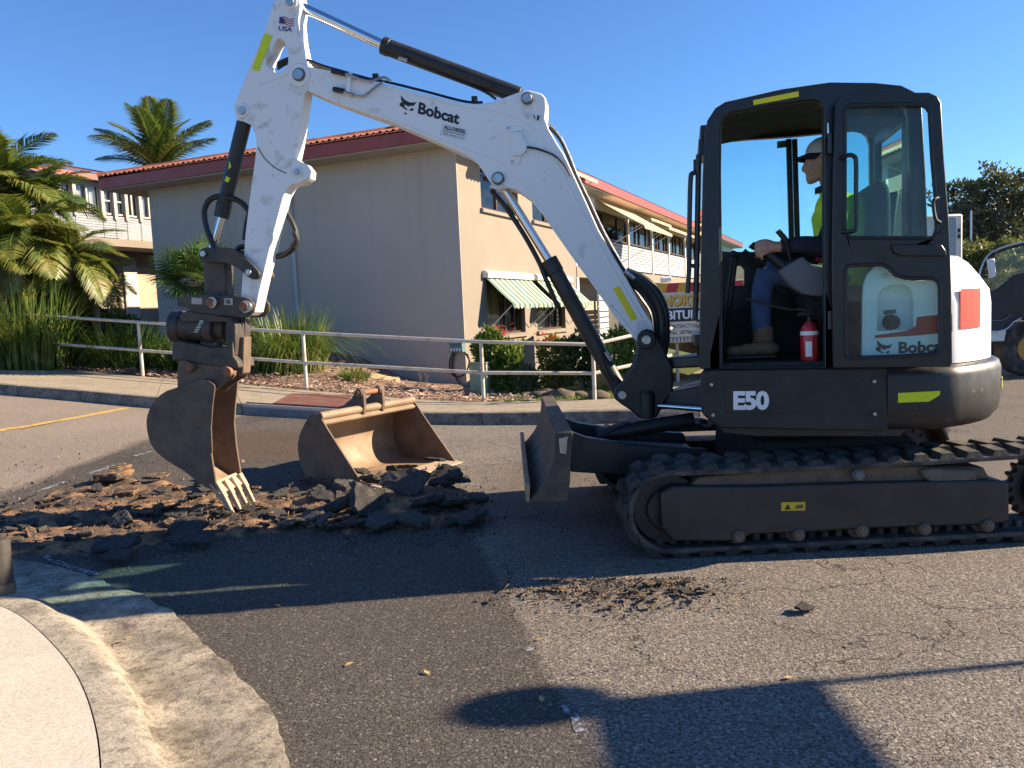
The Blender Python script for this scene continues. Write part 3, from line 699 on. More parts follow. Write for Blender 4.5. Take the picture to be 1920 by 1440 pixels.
# left wing, a separate block further up the slope
M_wslat = mat('white_slats', (.25, .27, .31), .55, var=.05); M_wpane = glass('curtained_glass', (.80, .84, .86), damt=.03); M_whi = mat('bright_white_trim', (.40, .37, .315), .6, var=.03)
wing = thing('glazed_wing', V_(4, 0), 'pale wing with curtained verandah glazing and grey slat balustrade left of the taupe end wall', 'building')
tw = wt(40, 400)[0]; t9 = wt(300, 430)[0]+3
zq0, zq1, zq2, zw, zf0, zf1 = wt(230, 463)[1], wt(230, 449)[1], wt(230, 407)[1], wt(150, 341)[1], wt(150, 338)[1], wt(150, 326)[1]
m = MB(); m.plate([V_(tw, -.6, -1.2), V_(t9, -.6, -1.2), V_(t9, zw, -1.2), V_(tw, zw, -1.2)], -SN*.2); m.build('wall', M_pink, wing, smooth=0)
m = MB(); m.hexa([V_(tw, zq0, -1.2), V_(t9, zq0, -1.2), V_(t9, zq0, .05), V_(tw, zq0, .05)], [V_(tw, zq1, -1.2), V_(t9, zq1, -1.2), V_(t9, zq1, .05), V_(tw, zq1, .05)]); m.build('balcony_beam', M_cream, wing, smooth=0, bevel=.01)
px_ = [40, 80, 112, 140, 192, 215, 236, 262, 300]; tt = [wt(x, 400)[0] for x in px_]
for a, b in zip(tt, tt[1:]):
    m = MB()
    for i in range(9):
        z = zq1+.02+i*(zq2-zq1-.02)/9; m.box(V_((a+b)/2, z+(zq2-zq1)/20, 0), ((b-a)/2-.01, .012, (zq2-zq1)/22), rotb)
    m.box(V_(a+.02, (zq1+zq2)/2, -.03), (.02, .012, (zq2-zq1)/2), rotb); m.build('balustrade_slats', M_wslat, wing, smooth=0)
sv = M_pane; M_pane = M_wpane
for i, (a, b) in enumerate(zip(tt, tt[1:])):
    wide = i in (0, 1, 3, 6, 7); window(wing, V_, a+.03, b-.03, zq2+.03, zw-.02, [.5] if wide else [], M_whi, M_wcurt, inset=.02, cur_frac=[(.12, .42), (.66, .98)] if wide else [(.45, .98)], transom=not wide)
    m = MB(); m.box(V_(a, (zq2+zw)/2, .02), (.05, .05, (zw-zq2)/2+.1), rotb); m.build('verandah_post', M_whi, wing, smooth=0)
M_pane = sv
m = MB(); m.hexa([V_(tw, zw-.02, -1.2), V_(t9, zw-.02, -1.2), V_(t9, zw-.02, .03), V_(tw, zw-.02, .03)], [V_(tw, zf0, -1.2), V_(t9, zf0, -1.2), V_(t9, zf0, .03), V_(tw, zf0, .03)]); m.build('window_head', M_whi, wing, smooth=0)
edge(V_(tw, 0, .35), V_(t9, 0, .35), zf0+.01, zf1, .04, mat('orange_fascia_paint', (.36, .07, .04), .5), 'fascia', wing)  # wing fascia has its own even orange-red paint
m = MB(); m.add([V_(tw, zf1+.01, .4), V_(t9, zf1+.01, .4), V_(t9, zf1+1.1, -4), V_(tw, zf1+1.1, -4), V_(tw, zf0+.005, .3), V_(t9, zf0+.005, .3), V_(t9, zf0+.005, -1.2), V_(tw, zf0+.005, -1.2)], [(0, 1, 2, 3), (4, 5, 6, 7)]); m.build('roof', M_tile, wing, smooth=0)
g0, zg = wt(227, 482, -1.2); g1, _ = wt(251, 482, -1.2)
m = MB()
for i in range(14): m.box(V_((g0+g1)/2, zg-.07-i*.14, -1.15), ((g1-g0)/2, .03, .067), rotb)
m.build('roller_door', mat('cream_roller_door', (.55, .52, .46), .6), wing, smooth=0)
# ------------------------------------------------------------------ planting
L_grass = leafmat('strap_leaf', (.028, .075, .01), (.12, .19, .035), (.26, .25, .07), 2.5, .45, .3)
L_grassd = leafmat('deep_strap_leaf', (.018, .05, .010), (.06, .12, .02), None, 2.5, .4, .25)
L_palm = leafmat('palm_frond_green', (.03, .075, .022), (.11, .17, .04), (.26, .22, .06), 1.2, .4, .3)
L_palmy = leafmat('palm_frond_golden', (.08, .125, .022), (.22, .24, .05), (.36, .25, .06), 1.4, .45, .35)
L_cyc = leafmat('stiff_fan_leaf', (.02, .06, .02), (.09, .16, .05), None, 1, .35, .2)
L_shrub = leafmat('shrub_leaf', (.05, .11, .02), (.17, .26, .045), (.34, .36, .07), 1.6, .45, .3)
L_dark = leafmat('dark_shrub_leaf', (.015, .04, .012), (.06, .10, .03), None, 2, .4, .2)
L_red = leafmat('red_bract', (.42, .02, .03), (.62, .05, .06), None, 2, .5, .3)
L_gum = leafmat('gum_leaf', (.025, .035, .02), (.075, .09, .045), (.13, .13, .075), .5, .6, .15)
L_hedge = leafmat('olive_hedge_leaf', (.05, .075, .02), (.17, .18, .05), (.28, .24, .07), .4, .55, .25)
M_trunk = mat('palm_trunk', (.20, .155, .11), .95, var=.35, vs_=9, bump=.7, bs=25)
M_bark = mat('gum_bark', (.22, .185, .15), .95, var=.35, vs_=3, bump=.6, bs=12)
M_twig = mat('dry_twig', (.34, .29, .22), .9, var=.2)
def blade(m, b, az, h, lean, wd, seg=5, droop=1.):
    d = Vector((math.cos(az), math.sin(az), 0)); c = Vector((-d.y, d.x, 0)); L, R_ = [], []
    for i in range(seg+1):
        t = i/seg; p = b+d*(lean*t**1.6*h)+UZ*(h*(t-droop*lean*.55*t**3)); w_ = wd*(1-t**2.2)*.5+.0008; L.append(p-c*w_); R_.append(p+c*w_)
    m.loft([L, R_])
def clump(label, px, py, n, h, spread, lm, rnd_, lean=(.1, .9), wd=.016, loc=None, name='grass_clump', group=None):
    b = loc or on_garden(px, py); m = MB()
    for i in range(n):
        az = rnd_.random()*6.283; r_ = spread*math.sqrt(rnd_.random()); o = Vector((math.cos(az)*r_, math.sin(az)*r_, -.03)); k = rnd_.random()
        blade(m, o, az+rnd_.uniform(-.7, .7), h*rnd_.uniform(.6, 1.08), lean[0]+(lean[1]-lean[0])*k**1.3, wd*rnd_.uniform(.7, 1.2), 6, 1+.6*k)
    o = m.build(name, lm, smooth=0); o.location = b; tag(o, label, 'grass', group); return o
rg = random.Random(11)
clump('tall bright strappy grass clump at the far left behind the rail', 55, 690, 950, 1.75, .75, L_grass, rg, (.08, .75), .026)
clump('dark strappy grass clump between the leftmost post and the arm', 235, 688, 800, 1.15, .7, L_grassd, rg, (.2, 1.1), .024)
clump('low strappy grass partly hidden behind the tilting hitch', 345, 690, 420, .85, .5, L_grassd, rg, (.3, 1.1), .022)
clump('large sunlit strappy grass clump right of the excavator arm, against the taupe wall', 548, 694, 900, 1.35, .62, L_grass, rg, (.12, 1.15), .022)
clump('small grass tuft on the mulch beside the timber edging', 665, 714, 300, .38, .24, L_grass, rg, (.3, 1.2), .014)
clump('pale strappy plant in front of the cream wall', 1050, 728, 220, .8, .3, L_grass, rg, (.1, .9), .02)
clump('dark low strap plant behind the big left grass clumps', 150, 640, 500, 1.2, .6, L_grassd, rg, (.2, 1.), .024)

def frond_mesh(name, L, nl, ll, droop, lm, rnd_, vee=.5, lw=.03):
    """pinnate frond lying along +X from the origin, arching down"""
    m = MB(); pts = []
    for i in range(13):
        t = i/12; pts.append(Vector((L*(t-.12*droop*t*t), 0, L*(.22*t-.62*droop*t*t))))
    m.tube(pts, [.018*(1-.85*i/12)+.002 for i in range(13)], 5, sub=1)
    for i in range(nl):
        t = .14+.86*i/(nl-1); k = t*12; a = min(11, int(k)); p = pts[a].lerp(pts[a+1], k-a); d = (pts[a+1]-pts[a]).normalized(); s_ = ll*(math.sin(math.pi*min(1, t*.86+.12))**.7)*rnd_.uniform(.85, 1.1)
        for sg in (-1, 1):
            side = Vector((0, sg, 0)); dirv = (side*.8+d*.65+UZ*(vee*.35+rnd_.uniform(-.1, .1))).normalized(); nrm = dirv.cross(d).normalized(); wv = nrm.cross(dirv).normalized()*lw*.5
            q1 = p+dirv*s_*.5; q2 = p+dirv*s_-UZ*(s_*.28+rnd_.uniform(0, .06)*s_)
            m.add([p-wv*.5, p+wv*.5, q1+wv, q1-wv, q2], [(0, 1, 2, 3), (3, 2, 4)])
    me = m.build(name, lm, smooth=0); return me
def palm(label, base, height, nf, L, meshes, rnd_, elev=(-.2, 1.2), trunk_r=.1, cat='palm', lean=(0, 0), name='palm', sc_=(.8, 1.1), group=None):
    root = thing(name, base, label, cat, group); hb = MB(); top = Vector((lean[0], lean[1], height))
    pts = [Vector((lean[0]*t*t, lean[1]*t*t, -.15+(height+.15)*t)) for t in (0, .25, .5, .75, 1)]
    hb.tube(pts, [trunk_r*1.25, trunk_r, trunk_r*.95, trunk_r*.9, trunk_r*1.05], 10, sub=5); t_ = hb.build('trunk', M_trunk); t_.parent = root
    for i in range(nf):
        src = rnd_.choice(meshes); o = bpy.data.objects.new('frond', src); COL.objects.link(o); o.parent = root; o.location = top
        az = i*2.39996+rnd_.uniform(-.3, .3); e = elev[0]+(elev[1]-elev[0])*((i+.5)/nf)
        o.rotation_euler = (rnd_.uniform(-.3, .3), -e, az); s_ = rnd_.uniform(*sc_); o.scale = (s_*L, s_*L, s_*L)
    return root
rp = random.Random(5)
def frs(nm, nl, ll, droop, lm, k, **kw):
    out = []
    for i in range(k):
        o = frond_mesh(nm, 1., nl, ll, droop*(.75+.25*i), lm, rp, **kw); out.append(o.data); bpy.data.objects.remove(o)
    return out
F_green = frs('frond', 46, .34, .9, L_palm, 3, lw=.022); F_gold = frs('frond', 46, .36, 1., L_palmy, 3, lw=.022); F_coco = frs('frond', 60, .30, .75, L_palmy, 2, lw=.016)+frs('frond', 60, .30, .65, L_palm, 2, lw=.016)
def ground_at(px, Y):
    p = on_plane(px, 600, Vector((0, Y, 0)), Vector((0, 1, 0))); p.z = garden_z(p.x, p.y)-.05; return p
def zpx(px, py, Y): return on_plane(px, py, Vector((0, Y, 0)), Vector((0, 1, 0))).z
for (px, py, Y, nf, L, ms, el_, lab) in [
        (25, 345, 15.2, 24, 1.35, F_green+F_gold[:1], (-.5, 1.3), 'tallest clustered palm at the left edge beside the glazed wing'),
        (98, 372, 15.8, 20, 1.15, F_green, (-.4, 1.2), 'palm with blue-green arching fronds in front of the glazed wing verandah'),
        (60, 440, 14.6, 26, 1.35, F_green+F_gold, (-.6, 1.1), 'middle palm of the left palm cluster, with mixed green fronds'),
        (8, 480, 14.2, 20, 1.15, F_gold, (-.6, 1.1), 'low golden palm at the left picture edge above the grass clumps'),
        (140, 478, 15., 24, 1.15, F_green+F_gold, (-.7, 1.), 'low palm at the right of the left palm cluster'),
        (-60, 400, 15., 20, 1.5, F_green, (-.5, 1.2), 'palm mostly outside the left edge with fronds reaching in'),
        (182, 520, 15.4, 20, .9, F_gold, (-.7, .9), 'small golden palm nearest the cream roller door')]:
    b = ground_at(px, Y); palm(lab, b, max(.4, zpx(px, py, Y)-b.z), nf, L, ms, rp, el_, .07)
b = ground_at(322, 27.); b.z = .5
palm('tall coconut-type palm rising behind the red tiled roof', b, zpx(322, 322, 27)-.5, 24, 2.5, F_coco, rp, (.15, 1.42), .16, sc_=(.8, 1.05))
# stiff cycad-like fan palm left of the arm
cy = ground_at(372, 13.9); root = thing('fan_palm', cy, 'stiff-leaved fan palm between the arm and the taupe end wall', 'palm'); hh = zpx(372, 528, 13.9)-cy.z
m = MB(); m.tube([(0, 0, -.1), (0, 0, hh)], .11, 10, sub=1); t_ = m.build('trunk', M_trunk); t_.parent = root
def fan_mesh():
    m = MB(); m.tube([(0, 0, 0), (.35, 0, .02)], .01, 5, sub=1)
    for i in range(26):
        a = R(-125+250*i/25); L = .55*(1-.25*abs(a)/2.2); d = Vector((math.cos(a), math.sin(a), .12*math.cos(a*2))); c = Vector((-math.sin(a), math.cos(a), 0))*.02; o = Vector((.35, 0, .02))
        m.add([o-c*.3, o+c*.3, o+d*L*.55+c, o+d*L*.55-c, o+d*L-UZ*.06], [(0, 1, 2, 3), (3, 2, 4)])
    o = m.build('fan_leaf', L_cyc, smooth=0); me = o.data; bpy.data.objects.remove(o); return me
fm = fan_mesh()
for i in range(30):
    o = bpy.data.objects.new('fan_leaf', fm); COL.objects.link(o); o.parent = root; o.location = (0, 0, hh); e = -.6+1.9*(i+.5)/30; o.rotation_euler = (rp.uniform(-.5, .5), -e, i*2.4); s_ = rp.uniform(.8, 1.1); o.scale = (s_, s_, s_)

def leaf_blob(m, c, rad, n, ls, rnd_, up=.3, shell=.55):
    for i in range(n):
        while True:
            v = Vector((rnd_.uniform(-1, 1), rnd_.uniform(-1, 1), rnd_.uniform(-1, 1)))
            if 0.02 < v.length < 1: break
        v = v.normalized()*(shell+(1-shell)*rnd_.random()); v *= .8+.35*noise.noise(v*2.1+Vector(c)*3)
        p = Vector(c)+Vector((v.x*rad[0], v.y*rad[1], v.z*rad[2])); d = (v+Vector((rnd_.gauss(0, .6), rnd_.gauss(0, .6), rnd_.gauss(up, .5)))).normalized(); s_ = d.orthogonal().normalized(); s_.rotate(Quaternion(d, rnd_.random()*6.28)); L = ls*rnd_.uniform(.6, 1.25)
        m.add([p, p+d*L*.45+s_*L*.24, p+d*L, p+d*L*.45-s_*L*.24], [(0, 1, 2, 3)])
def shrub(label, loc, blobs, lm, rnd_, cat='shrub', flowers=None, name='shrub'):
    root = thing(name, loc, label, cat); m = MB()
    for c, r_, n, ls in blobs: leaf_blob(m, c, r_, n, ls, rnd_)
    f = m.build('foliage', lm, smooth=0); f.parent = root; m = MB()
    for c, r_, n, ls in blobs:
        for k in range(4): m.tube([(c[0]*.3+rnd_.uniform(-.05, .05), c[1]*.3, -.05), (c[0]*.7, c[1]*.7, c[2]*.5), (c[0]+rnd_.uniform(-.5, .5)*r_[0], c[1]+rnd_.uniform(-.5, .5)*r_[1], c[2]+r_[2]*.4)], [.014, .01, .004], 5, sub=3)
    s_ = m.build('stem', M_bark); s_.parent = root
    root.scale = (1, 1, 1.3) if cat != 'x' and loc.x > -2 else (1, 1, 1)
    if flowers:
        for c in flowers:
            m = MB()
            for k in range(26):
                a = k*2.4; r_ = .05+.10*rnd_.random(); d = Vector((math.cos(a), math.sin(a), rnd_.uniform(-.1, .5))); s2 = Vector((-d.y, d.x, 0))*.03; o = Vector(c)+Vector((rnd_.uniform(-.12, .12), rnd_.uniform(-.12, .12), rnd_.uniform(-.07, .07))); m.add([o, o+d*r_*.5+s2, o+d*r_, o+d*r_*.5-s2], [(0, 1, 2, 3)])
            q = m.build('flower_head', L_red, smooth=0); q.parent = root
    return root
rs = random.Random(21)
k_ = .0089
shrub('leafy green shrub with one red flower at the corner of the cream wall', ground_at(930, 13.8), [((-.12, 0, .62), (.36, .3, .34), 1500, .10), ((.22, 0, .4), (.3, .3, .38), 1300, .09), ((.05, 0, .2), (.35, .3, .25), 700, .09)], L_shrub, rs, flowers=[(.12, -.25, .86)])
shrub('poinsettia with red flower heads below the second green awning', ground_at(1033, 14.2), [((0, 0, .55), (.34, .3, .32), 900, .09), ((.05, 0, .25), (.3, .25, .25), 500, .09)], leafmat('yellowing_leaf', (.12, .14, .02), (.30, .27, .06), None, 2, .5, .3), rs, 'flowers', flowers=[(-.18, -.2, .80), (-.08, -.2, .74), (.22, -.2, .72), (.3, -.15, .68)])
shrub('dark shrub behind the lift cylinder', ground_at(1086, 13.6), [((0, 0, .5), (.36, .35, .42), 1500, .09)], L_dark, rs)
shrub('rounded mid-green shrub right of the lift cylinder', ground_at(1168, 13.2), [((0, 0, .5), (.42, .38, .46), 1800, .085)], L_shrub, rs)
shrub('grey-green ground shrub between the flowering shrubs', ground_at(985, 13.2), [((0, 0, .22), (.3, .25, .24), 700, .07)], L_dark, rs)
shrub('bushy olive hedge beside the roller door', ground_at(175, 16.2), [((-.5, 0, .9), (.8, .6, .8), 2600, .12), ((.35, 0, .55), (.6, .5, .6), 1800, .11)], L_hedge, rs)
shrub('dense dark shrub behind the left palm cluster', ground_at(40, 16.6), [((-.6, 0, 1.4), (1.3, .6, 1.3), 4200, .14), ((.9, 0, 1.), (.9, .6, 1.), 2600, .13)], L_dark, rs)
shrub('small leafy bush between the fan palm and the arm', ground_at(440, 14.3), [((0, 0, .8), (.4, .4, .55), 1500, .1)], L_hedge, rs)
# bare twigs on the mulch
for lab, px, py, h in (('bare dry twiggy stem on the mulch by the grey wall', 795, 728, .42), ('lone dry stalk on the mulch in front of the grass tuft', 672, 742, .3)):
    b = on_garden(px, py); m = MB()
    for i in range(6 if h > .4 else 2):
        a = rs.uniform(-1.2, 1.2); q = Vector((a*.25, rs.uniform(-.1, .1), h*rs.uniform(.6, 1))); m.tube([Vector((0, 0, -.02)), q*.5+Vector((rs.uniform(-.03, .03), 0, 0)), q], [.006, .004, .002], 4, sub=3)
        m.tube([q*.5, q*.5+Vector((rs.uniform(-.12, .12), 0, .1))], .002, 4, sub=1)
    o = m.build('dry_stem', M_twig); o.location = b; tag(o, lab, 'twig')
# trees beyond the side street
def tree(label, base, h, cr_, blobs, nleaf, ls, lm, rnd_, trunk_r=.3, name='gum_tree', cat='tree'):
    root = thing(name, base, label, cat); tb = MB(); tops = []
    tb.tube([(0, 0, -.3), (.1, 0, h*.25), (-.1, .1, h*.5), (.1, 0, h*.75)], [trunk_r*1.3, trunk_r, trunk_r*.75, trunk_r*.35], 10, sub=4); lf = MB()
    for i in range(blobs):
        a = i*2.4+rnd_.uniform(-.4, .4); z = h*(.42+.55*(i+.5)/blobs); r_ = cr_*math.sqrt(max(.05, 1-((z/h-.62)/.5)**2))*rnd_.uniform(.35, .95); c = Vector((math.cos(a)*r_, math.sin(a)*r_, z))
        tb.tube([(0, 0, z*.5), (c.x*.4, c.y*.4, z*.72), tuple(c)], [trunk_r*.4, trunk_r*.22, .02], 6, sub=4); s_ = cr_*rnd_.uniform(.2, .34)
        leaf_blob(lf, c, (s_, s_, s_*.75), nleaf, ls, rnd_, .1, .35)
        for q in range(3): leaf_blob(lf, c+Vector((rnd_.uniform(-1, 1), rnd_.uniform(-1, 1), rnd_.uniform(-.6, .6)))*s_*1.2, (s_*.45, s_*.45, s_*.35), nleaf//5, ls, rnd_, .1, .3)
    t_ = tb.build('trunk', M_bark); t_.parent = root; t_ = lf.build('crown', lm, smooth=0); t_.parent = root; return root
def far_at(px, Y): p = on_plane(px, 560, Vector((0, Y, 0)), Vector((0, 1, 0))); p.z = 0; return p
rt = random.Random(31)
tree('large dark open-crowned gum tree above the white truck', far_at(1868, 62), zpx(1868, 328, 62), 4.6, 42, 210, .36, L_gum, rt, .4)
tree('dark gum tree at the right picture edge', far_at(1960, 66), zpx(1960, 360, 66), 5., 30, 210, .38, L_gum, rt, .4)
for px, Y, py, cr2, lab in ((1832, 44, 455, 1.9, 'olive bushy tree left of the white truck door'), (1895, 46, 452, 2.4, 'olive bushy tree seen through the truck door window'), (1960, 45, 450, 2.4, 'olive bushy tree at the right edge behind the truck'), (1795, 48, 470, 2., 'olive bushy tree half hidden behind the excavator counterweight')):
    tree(lab, far_at(px, Y), zpx(px, py, Y), cr2, 20, 200, .24, L_hedge, rt, .2, 'bushy_tree')
# wooded hill far off, seen through the cab
m = MB(); rows = []
for j in range(12):
    rows.append([])
    for i in range(90):
        X = -80+i*6.; Y = 300+j*14.; z = -1.3+(26*math.exp(-((X-70)/95)**2)+6)*math.sin(math.pi*min(1, j/9)*.5)+1.6*noise.noise(Vector((X*.11, Y*.11, 3)))+2.2*abs(noise.noise(Vector((X*.35, Y*.3, 1)))); rows[-1].append((X, Y, z))
m.loft(rows); struct(m.build('hill', mat('wooded_hill', (.07, .085, .055), .95, var=.5, vs_=.15, bump=1., bs=.6), smooth=60))
# low pale wall beyond the side street
m = MB(); m.box(far_at(1900, 38)+UZ*.45, (9, .1, .75)); tag(m.build('boundary_wall', mat('grey_fence_panel', (.42, .41, .40), .9, var=.1, vs_=.7), smooth=0, bevel=.02), 'low pale grey boundary wall beyond the white truck', 'wall')
# ------------------------------------------------------------------ excavator
def yawf(deg): c, s_ = math.cos(R(deg)), math.sin(R(deg)); return Vector((-c, s_, 0)), Vector((s_, c, 0))
bb, bn = yawf(8); PB = Vector((1.0, 5.5, 0))                 # boom plane
ob, on_ = yawf(12); PO = Vector((1.98, 5.32, 0))             # slewing upper structure
YN = 4.34                                                    # outer face of the near track
def Bq(x, y, n=0.): return on_plane(x, y, PB+bn*n, bn)
def Dq(x, y, n=-.93): return on_plane(x, y, PO+on_*n, on_)
def Uq(x, y, Y=YN): return on_plane(x, y, Vector((0, Y, 0)), Vector((0, 1, 0)))
def BP(a, n, z): return PO+ob*a+on_*n+UZ*z
M_wp = mat('white_machine_paint', (.83, .83, .81), .42, var=.025, vs_=1.2, dirt=(.42, .37, .31), dscale=9, damt=-.22, dsharp=.1, bump=.03, bs=30)
M_wa = mat('scuffed_white_arm_paint', (.80, .80, .78), .48, var=.03, vs_=1.5, dirt=(.34, .26, .20), dscale=6, damt=.0, dsharp=.14, bump=.04, bs=30)
M_bp = mat('black_machine_paint', (.014, .014, .015), .45, var=.25, vs_=4, dirt=(.05, .044, .037), dscale=4, damt=.35, dsharp=.4)
M_cabp = mat('black_cab_paint', (.010, .011, .013), .35, var=.2, vs_=4, dirt=(.025, .024, .023), dscale=3, damt=.25, dsharp=.5)
M_plas = mat('black_plastic', (.013, .0125, .013), .6, var=.15, vs_=6, bump=.15, bs=200, dirt=(.034, .03, .026), dscale=6, damt=.3, dsharp=.4)
M_cw = mat('scraped_counterweight', (.018, .018, .018), .45, var=.2, vs_=5, dirt=(.16, .145, .12), dscale=11, damt=-.12, dsharp=.06)
M_roof = mat('dusty_roof', (.16, .145, .13), .8, var=.3, vs_=6, dirt=(.05, .05, .05), dscale=8, damt=.4)
M_rub = mat('dusty_rubber', (.038, .035, .032), .88, var=.35, vs_=9, bump=.5, bs=60, dirt=(.15, .125, .10), dscale=9, damt=.25, dsharp=.25)
M_hose = mat('black_hose', (.012, .012, .013), .45, var=.2)
M_chr = mat('chrome_rod', (.72, .73, .75), .12, metal=1., var=.03)
M_stl = mat('worn_steel_pin', (.42, .42, .43), .35, metal=.9, var=.2, vs_=20)
M_bk = mat('rusty_bucket_steel', (.10, .073, .055), .75, var=.4, vs_=7, bump=.3, bs=40, dirt=(.20, .125, .075), dscale=4, damt=.42, dsharp=.35)
M_bki = mat('worn_bucket_interior', (.30, .215, .14), .68, var=.25, vs_=5, bump=.2, bs=50, dirt=(.16, .095, .055), dscale=4, damt=.5, dsharp=.35)
M_tooth = mat('worn_tooth_steel', (.40, .29, .20), .6, var=.2, vs_=14, bump=.2)
M_hitch = mat('greasy_black_hitch', (.028, .026, .025), .55, var=.3, vs_=9, bump=.25, bs=50, dirt=(.11, .075, .05), dscale=7, damt=.4, dsharp=.3)
M_fly = mat('fluorescent_yellow_tape', (.62, .72, .01), .5, var=.03); M_yt = mat('yellow_tape', (.85, .72, .01), .5, var=.03)
M_decal = mat('black_decal', (.012, .013, .02), .5); M_deW = mat('white_decal', (.75, .75, .76), .5); M_deR = mat('red_decal', (.42, .05, .03), .4, var=.05)
M_deY = mat('warning_yellow', (.60, .40, .02), .6, var=.1); M_gry = mat('grey_trim_plastic', (.13, .135, .14), .6, var=.08); M_rust = mat('rusty_pin', (.22, .10, .05), .75, var=.3, vs_=20)
M_seat = mat('black_seat_cloth', (.02, .02, .021), .9, var=.2, bump=.2); M_lamp = mat('red_rear_panel', (.55, .03, .012), .6, var=.03)
M_cg = glass('teal_cab_glass', (.60, .86, .86), damt=.04); M_dg = glass('teal_door_glass', (.66, .88, .87), damt=.14)
EXC = thing('excavator', Vector((1.9, 5.32, 0)), 'white and black compact tracked excavator with arm lowered to the broken road', 'excavator')
def plate(name, px, q, n0, n1, nv, mt, par, bevel=.006, holes=(), sm=0, smooth=35):
    P = [q(x, y, n0) for x, y in px]
    if sm: P = densify(P, sm)
    m = MB(); m.plate(P, nv*(n1-n0), [[q(x, y, n0) for x, y in h] for h in holes]); return m.build(name, mt, par, smooth=smooth, bevel=bevel)
def pin(name, c, ax, r, L, mt, par, collar=None):
    m = MB(); m.cyl(c-ax*L*.5, c+ax*L*.5, r, n=20)
    o = m.build(name, mt, par, bevel=r*.12)
    return o
def disc(m, c, ax, r, L, n=24): m.cyl(c-ax*L*.5, c+ax*L*.5, r, n=n)

# ---- tracks
xf, zf, Rf, xr, zr_, Rr = .845, .262, .235, 3.02, .275, .235
def track_loop(off=0., n=14):
    P = []
    for i in range(n+1):
        a = math.pi*(1.5-i/n); P.append((xf+(Rf-off)*math.cos(a), zf+(Rf-off)*math.sin(a)))
    for i in range(1, 9): t = i/9; P.append((xf+(xr-xf)*t, (zf+Rf-off)*(1-t)+(zr_+Rr-off)*t-.012*math.sin(math.pi*t)+.014*math.sin(math.pi*t*2)*0))
    for i in range(n+1):
        a = math.pi*(.5-i/n); P.append((xr+(Rr-off)*math.cos(a), zr_+(Rr-off)*math.sin(a)))
    for i in range(1, 9): t = i/9; P.append((xr+(xf-xr)*t, zr_-Rr+off+(zf-Rf-zr_+Rr)*t))
    return P
def make_track(y0, y1, near):
    m = MB(); O_, I_ = track_loop(0), track_loop(.028)
    for a, b in ((y0, y1),):
        rows = [[Vector((x, a+.004, z)) for x, z in I_], [Vector((x, a, z)) for x, z in track_loop(.02)], [Vector((x, a, z)) for x, z in track_loop(.008)], [Vector((x, a+.006, z)) for x, z in O_], [Vector((x, b-.006, z)) for x, z in O_], [Vector((x, b, z)) for x, z in track_loop(.012)], [Vector((x, b-.004, z)) for x, z in I_], [Vector((x, a+.004, z)) for x, z in I_]]
        m.loft(rows, True)
    tr = m.build('track', M_rub, EXC, smooth=50)
    # lugs, shared mesh
    lm = MB(); w2 = (y1-y0)/2
    for s_ in (-1, 1):
        c0 = .036*s_; lm.hexa([Vector((c0-.05, s_*.004, -.004)), Vector((c0+.046, s_*.004, -.004)), Vector((c0+.03, s_*(w2-.002), -.004)), Vector((c0-.066, s_*(w2-.002), -.004))], [Vector((c0-.034, s_*.012, .03)), Vector((c0+.03, s_*.012, .03)), Vector((c0+.014, s_*(w2-.016), .028)), Vector((c0-.046, s_*(w2-.016), .028))])
    lo = lm.build('track_lug', M_rub, smooth=0, bevel=.006); lme = lo.data; bpy.data.objects.remove(lo)
    P = [Vector((x, 0, z)) for x, z in O_]; d = [0]
    for i in range(len(P)): d.append(d[-1]+(P[(i+1) % len(P)]-P[i]).length)
    nl = 40
    for k in range(nl):
        t = d[-1]*k/nl; i = 0
        while d[i+1] < t: i += 1
        p = P[i].lerp(P[(i+1) % len(P)], (t-d[i])/(d[i+1]-d[i])); tan = (P[(i+1) % len(P)]-P[i]).normalized(); up = Vector((tan.z, 0, -tan.x))
        if up.dot(p-Vector((1.87, 0, .27))) < 0: up = -up
        o = bpy.data.objects.new('track_lug', lme); COL.objects.link(o); o.parent = tr
        c0 = Vector((p.x, (y0+y1)/2, p.z)); ax = up.cross(Vector((0, 1, 0)))*-1
        o.matrix_local = Matrix(((tan.x, 0, up.x, c0.x), (tan.y, 1, up.y, c0.y), (tan.z, 0, up.z, c0.z), (0, 0, 0, 1)))
    # inner drive cogs on the lower run
    m = MB()
    for i in range(30): m.box((xf-.05+i*(xr-xf+.1)/29, y0+.11, zf-Rf+.055), (.018, .02, .026))
    tag(m.build('drive_cogs', M_rub, tr, smooth=0, bevel=.006), kind='stuff')
    m = MB(); c = Vector((xf, (y0+y1)/2, zf)); disc(m, c, Vector((0, 1, 0)), .20, .2, 32); disc(m, c, Vector((0, 1, 0)), .12, .26, 28); disc(m, c, Vector((0, 1, 0)), .05, .3); m.build('idler', M_bp, EXC, bevel=.008)
    m = MB(); c = Vector((xr, (y0+y1)/2, zr_)); N = 21; ring = []
    for i in range(N*4): a = 2*math.pi*i/(N*4); r_ = (.205, .205, .178, .178)[i % 4]; ring.append(c+Vector((r_*math.cos(a), -.03, r_*math.sin(a))))
    m.plate(ring, Vector((0, .06, 0))); disc(m, c, Vector((0, 1, 0)), .13, .16, 28)
    for i in range(9): a = 2*math.pi*i/9; m.cyl(c+Vector((.1*math.cos(a), -.095, .1*math.sin(a))), c+Vector((.1*math.cos(a), -.07, .1*math.sin(a))), .014, n=6)
    m.build('sprocket', M_bp, EXC, bevel=.004)
make_track(YN, YN+.4, True); make_track(5.9, 6.3, False)
cov = [(1239, 924), (1262, 912), (1400, 912), (1640, 905), (1862, 900), (1893, 905), (1893, 978), (1862, 984), (1620, 992), (1500, 1000), (1410, 1003), (1380, 1016), (1262, 1016), (1240, 990)]
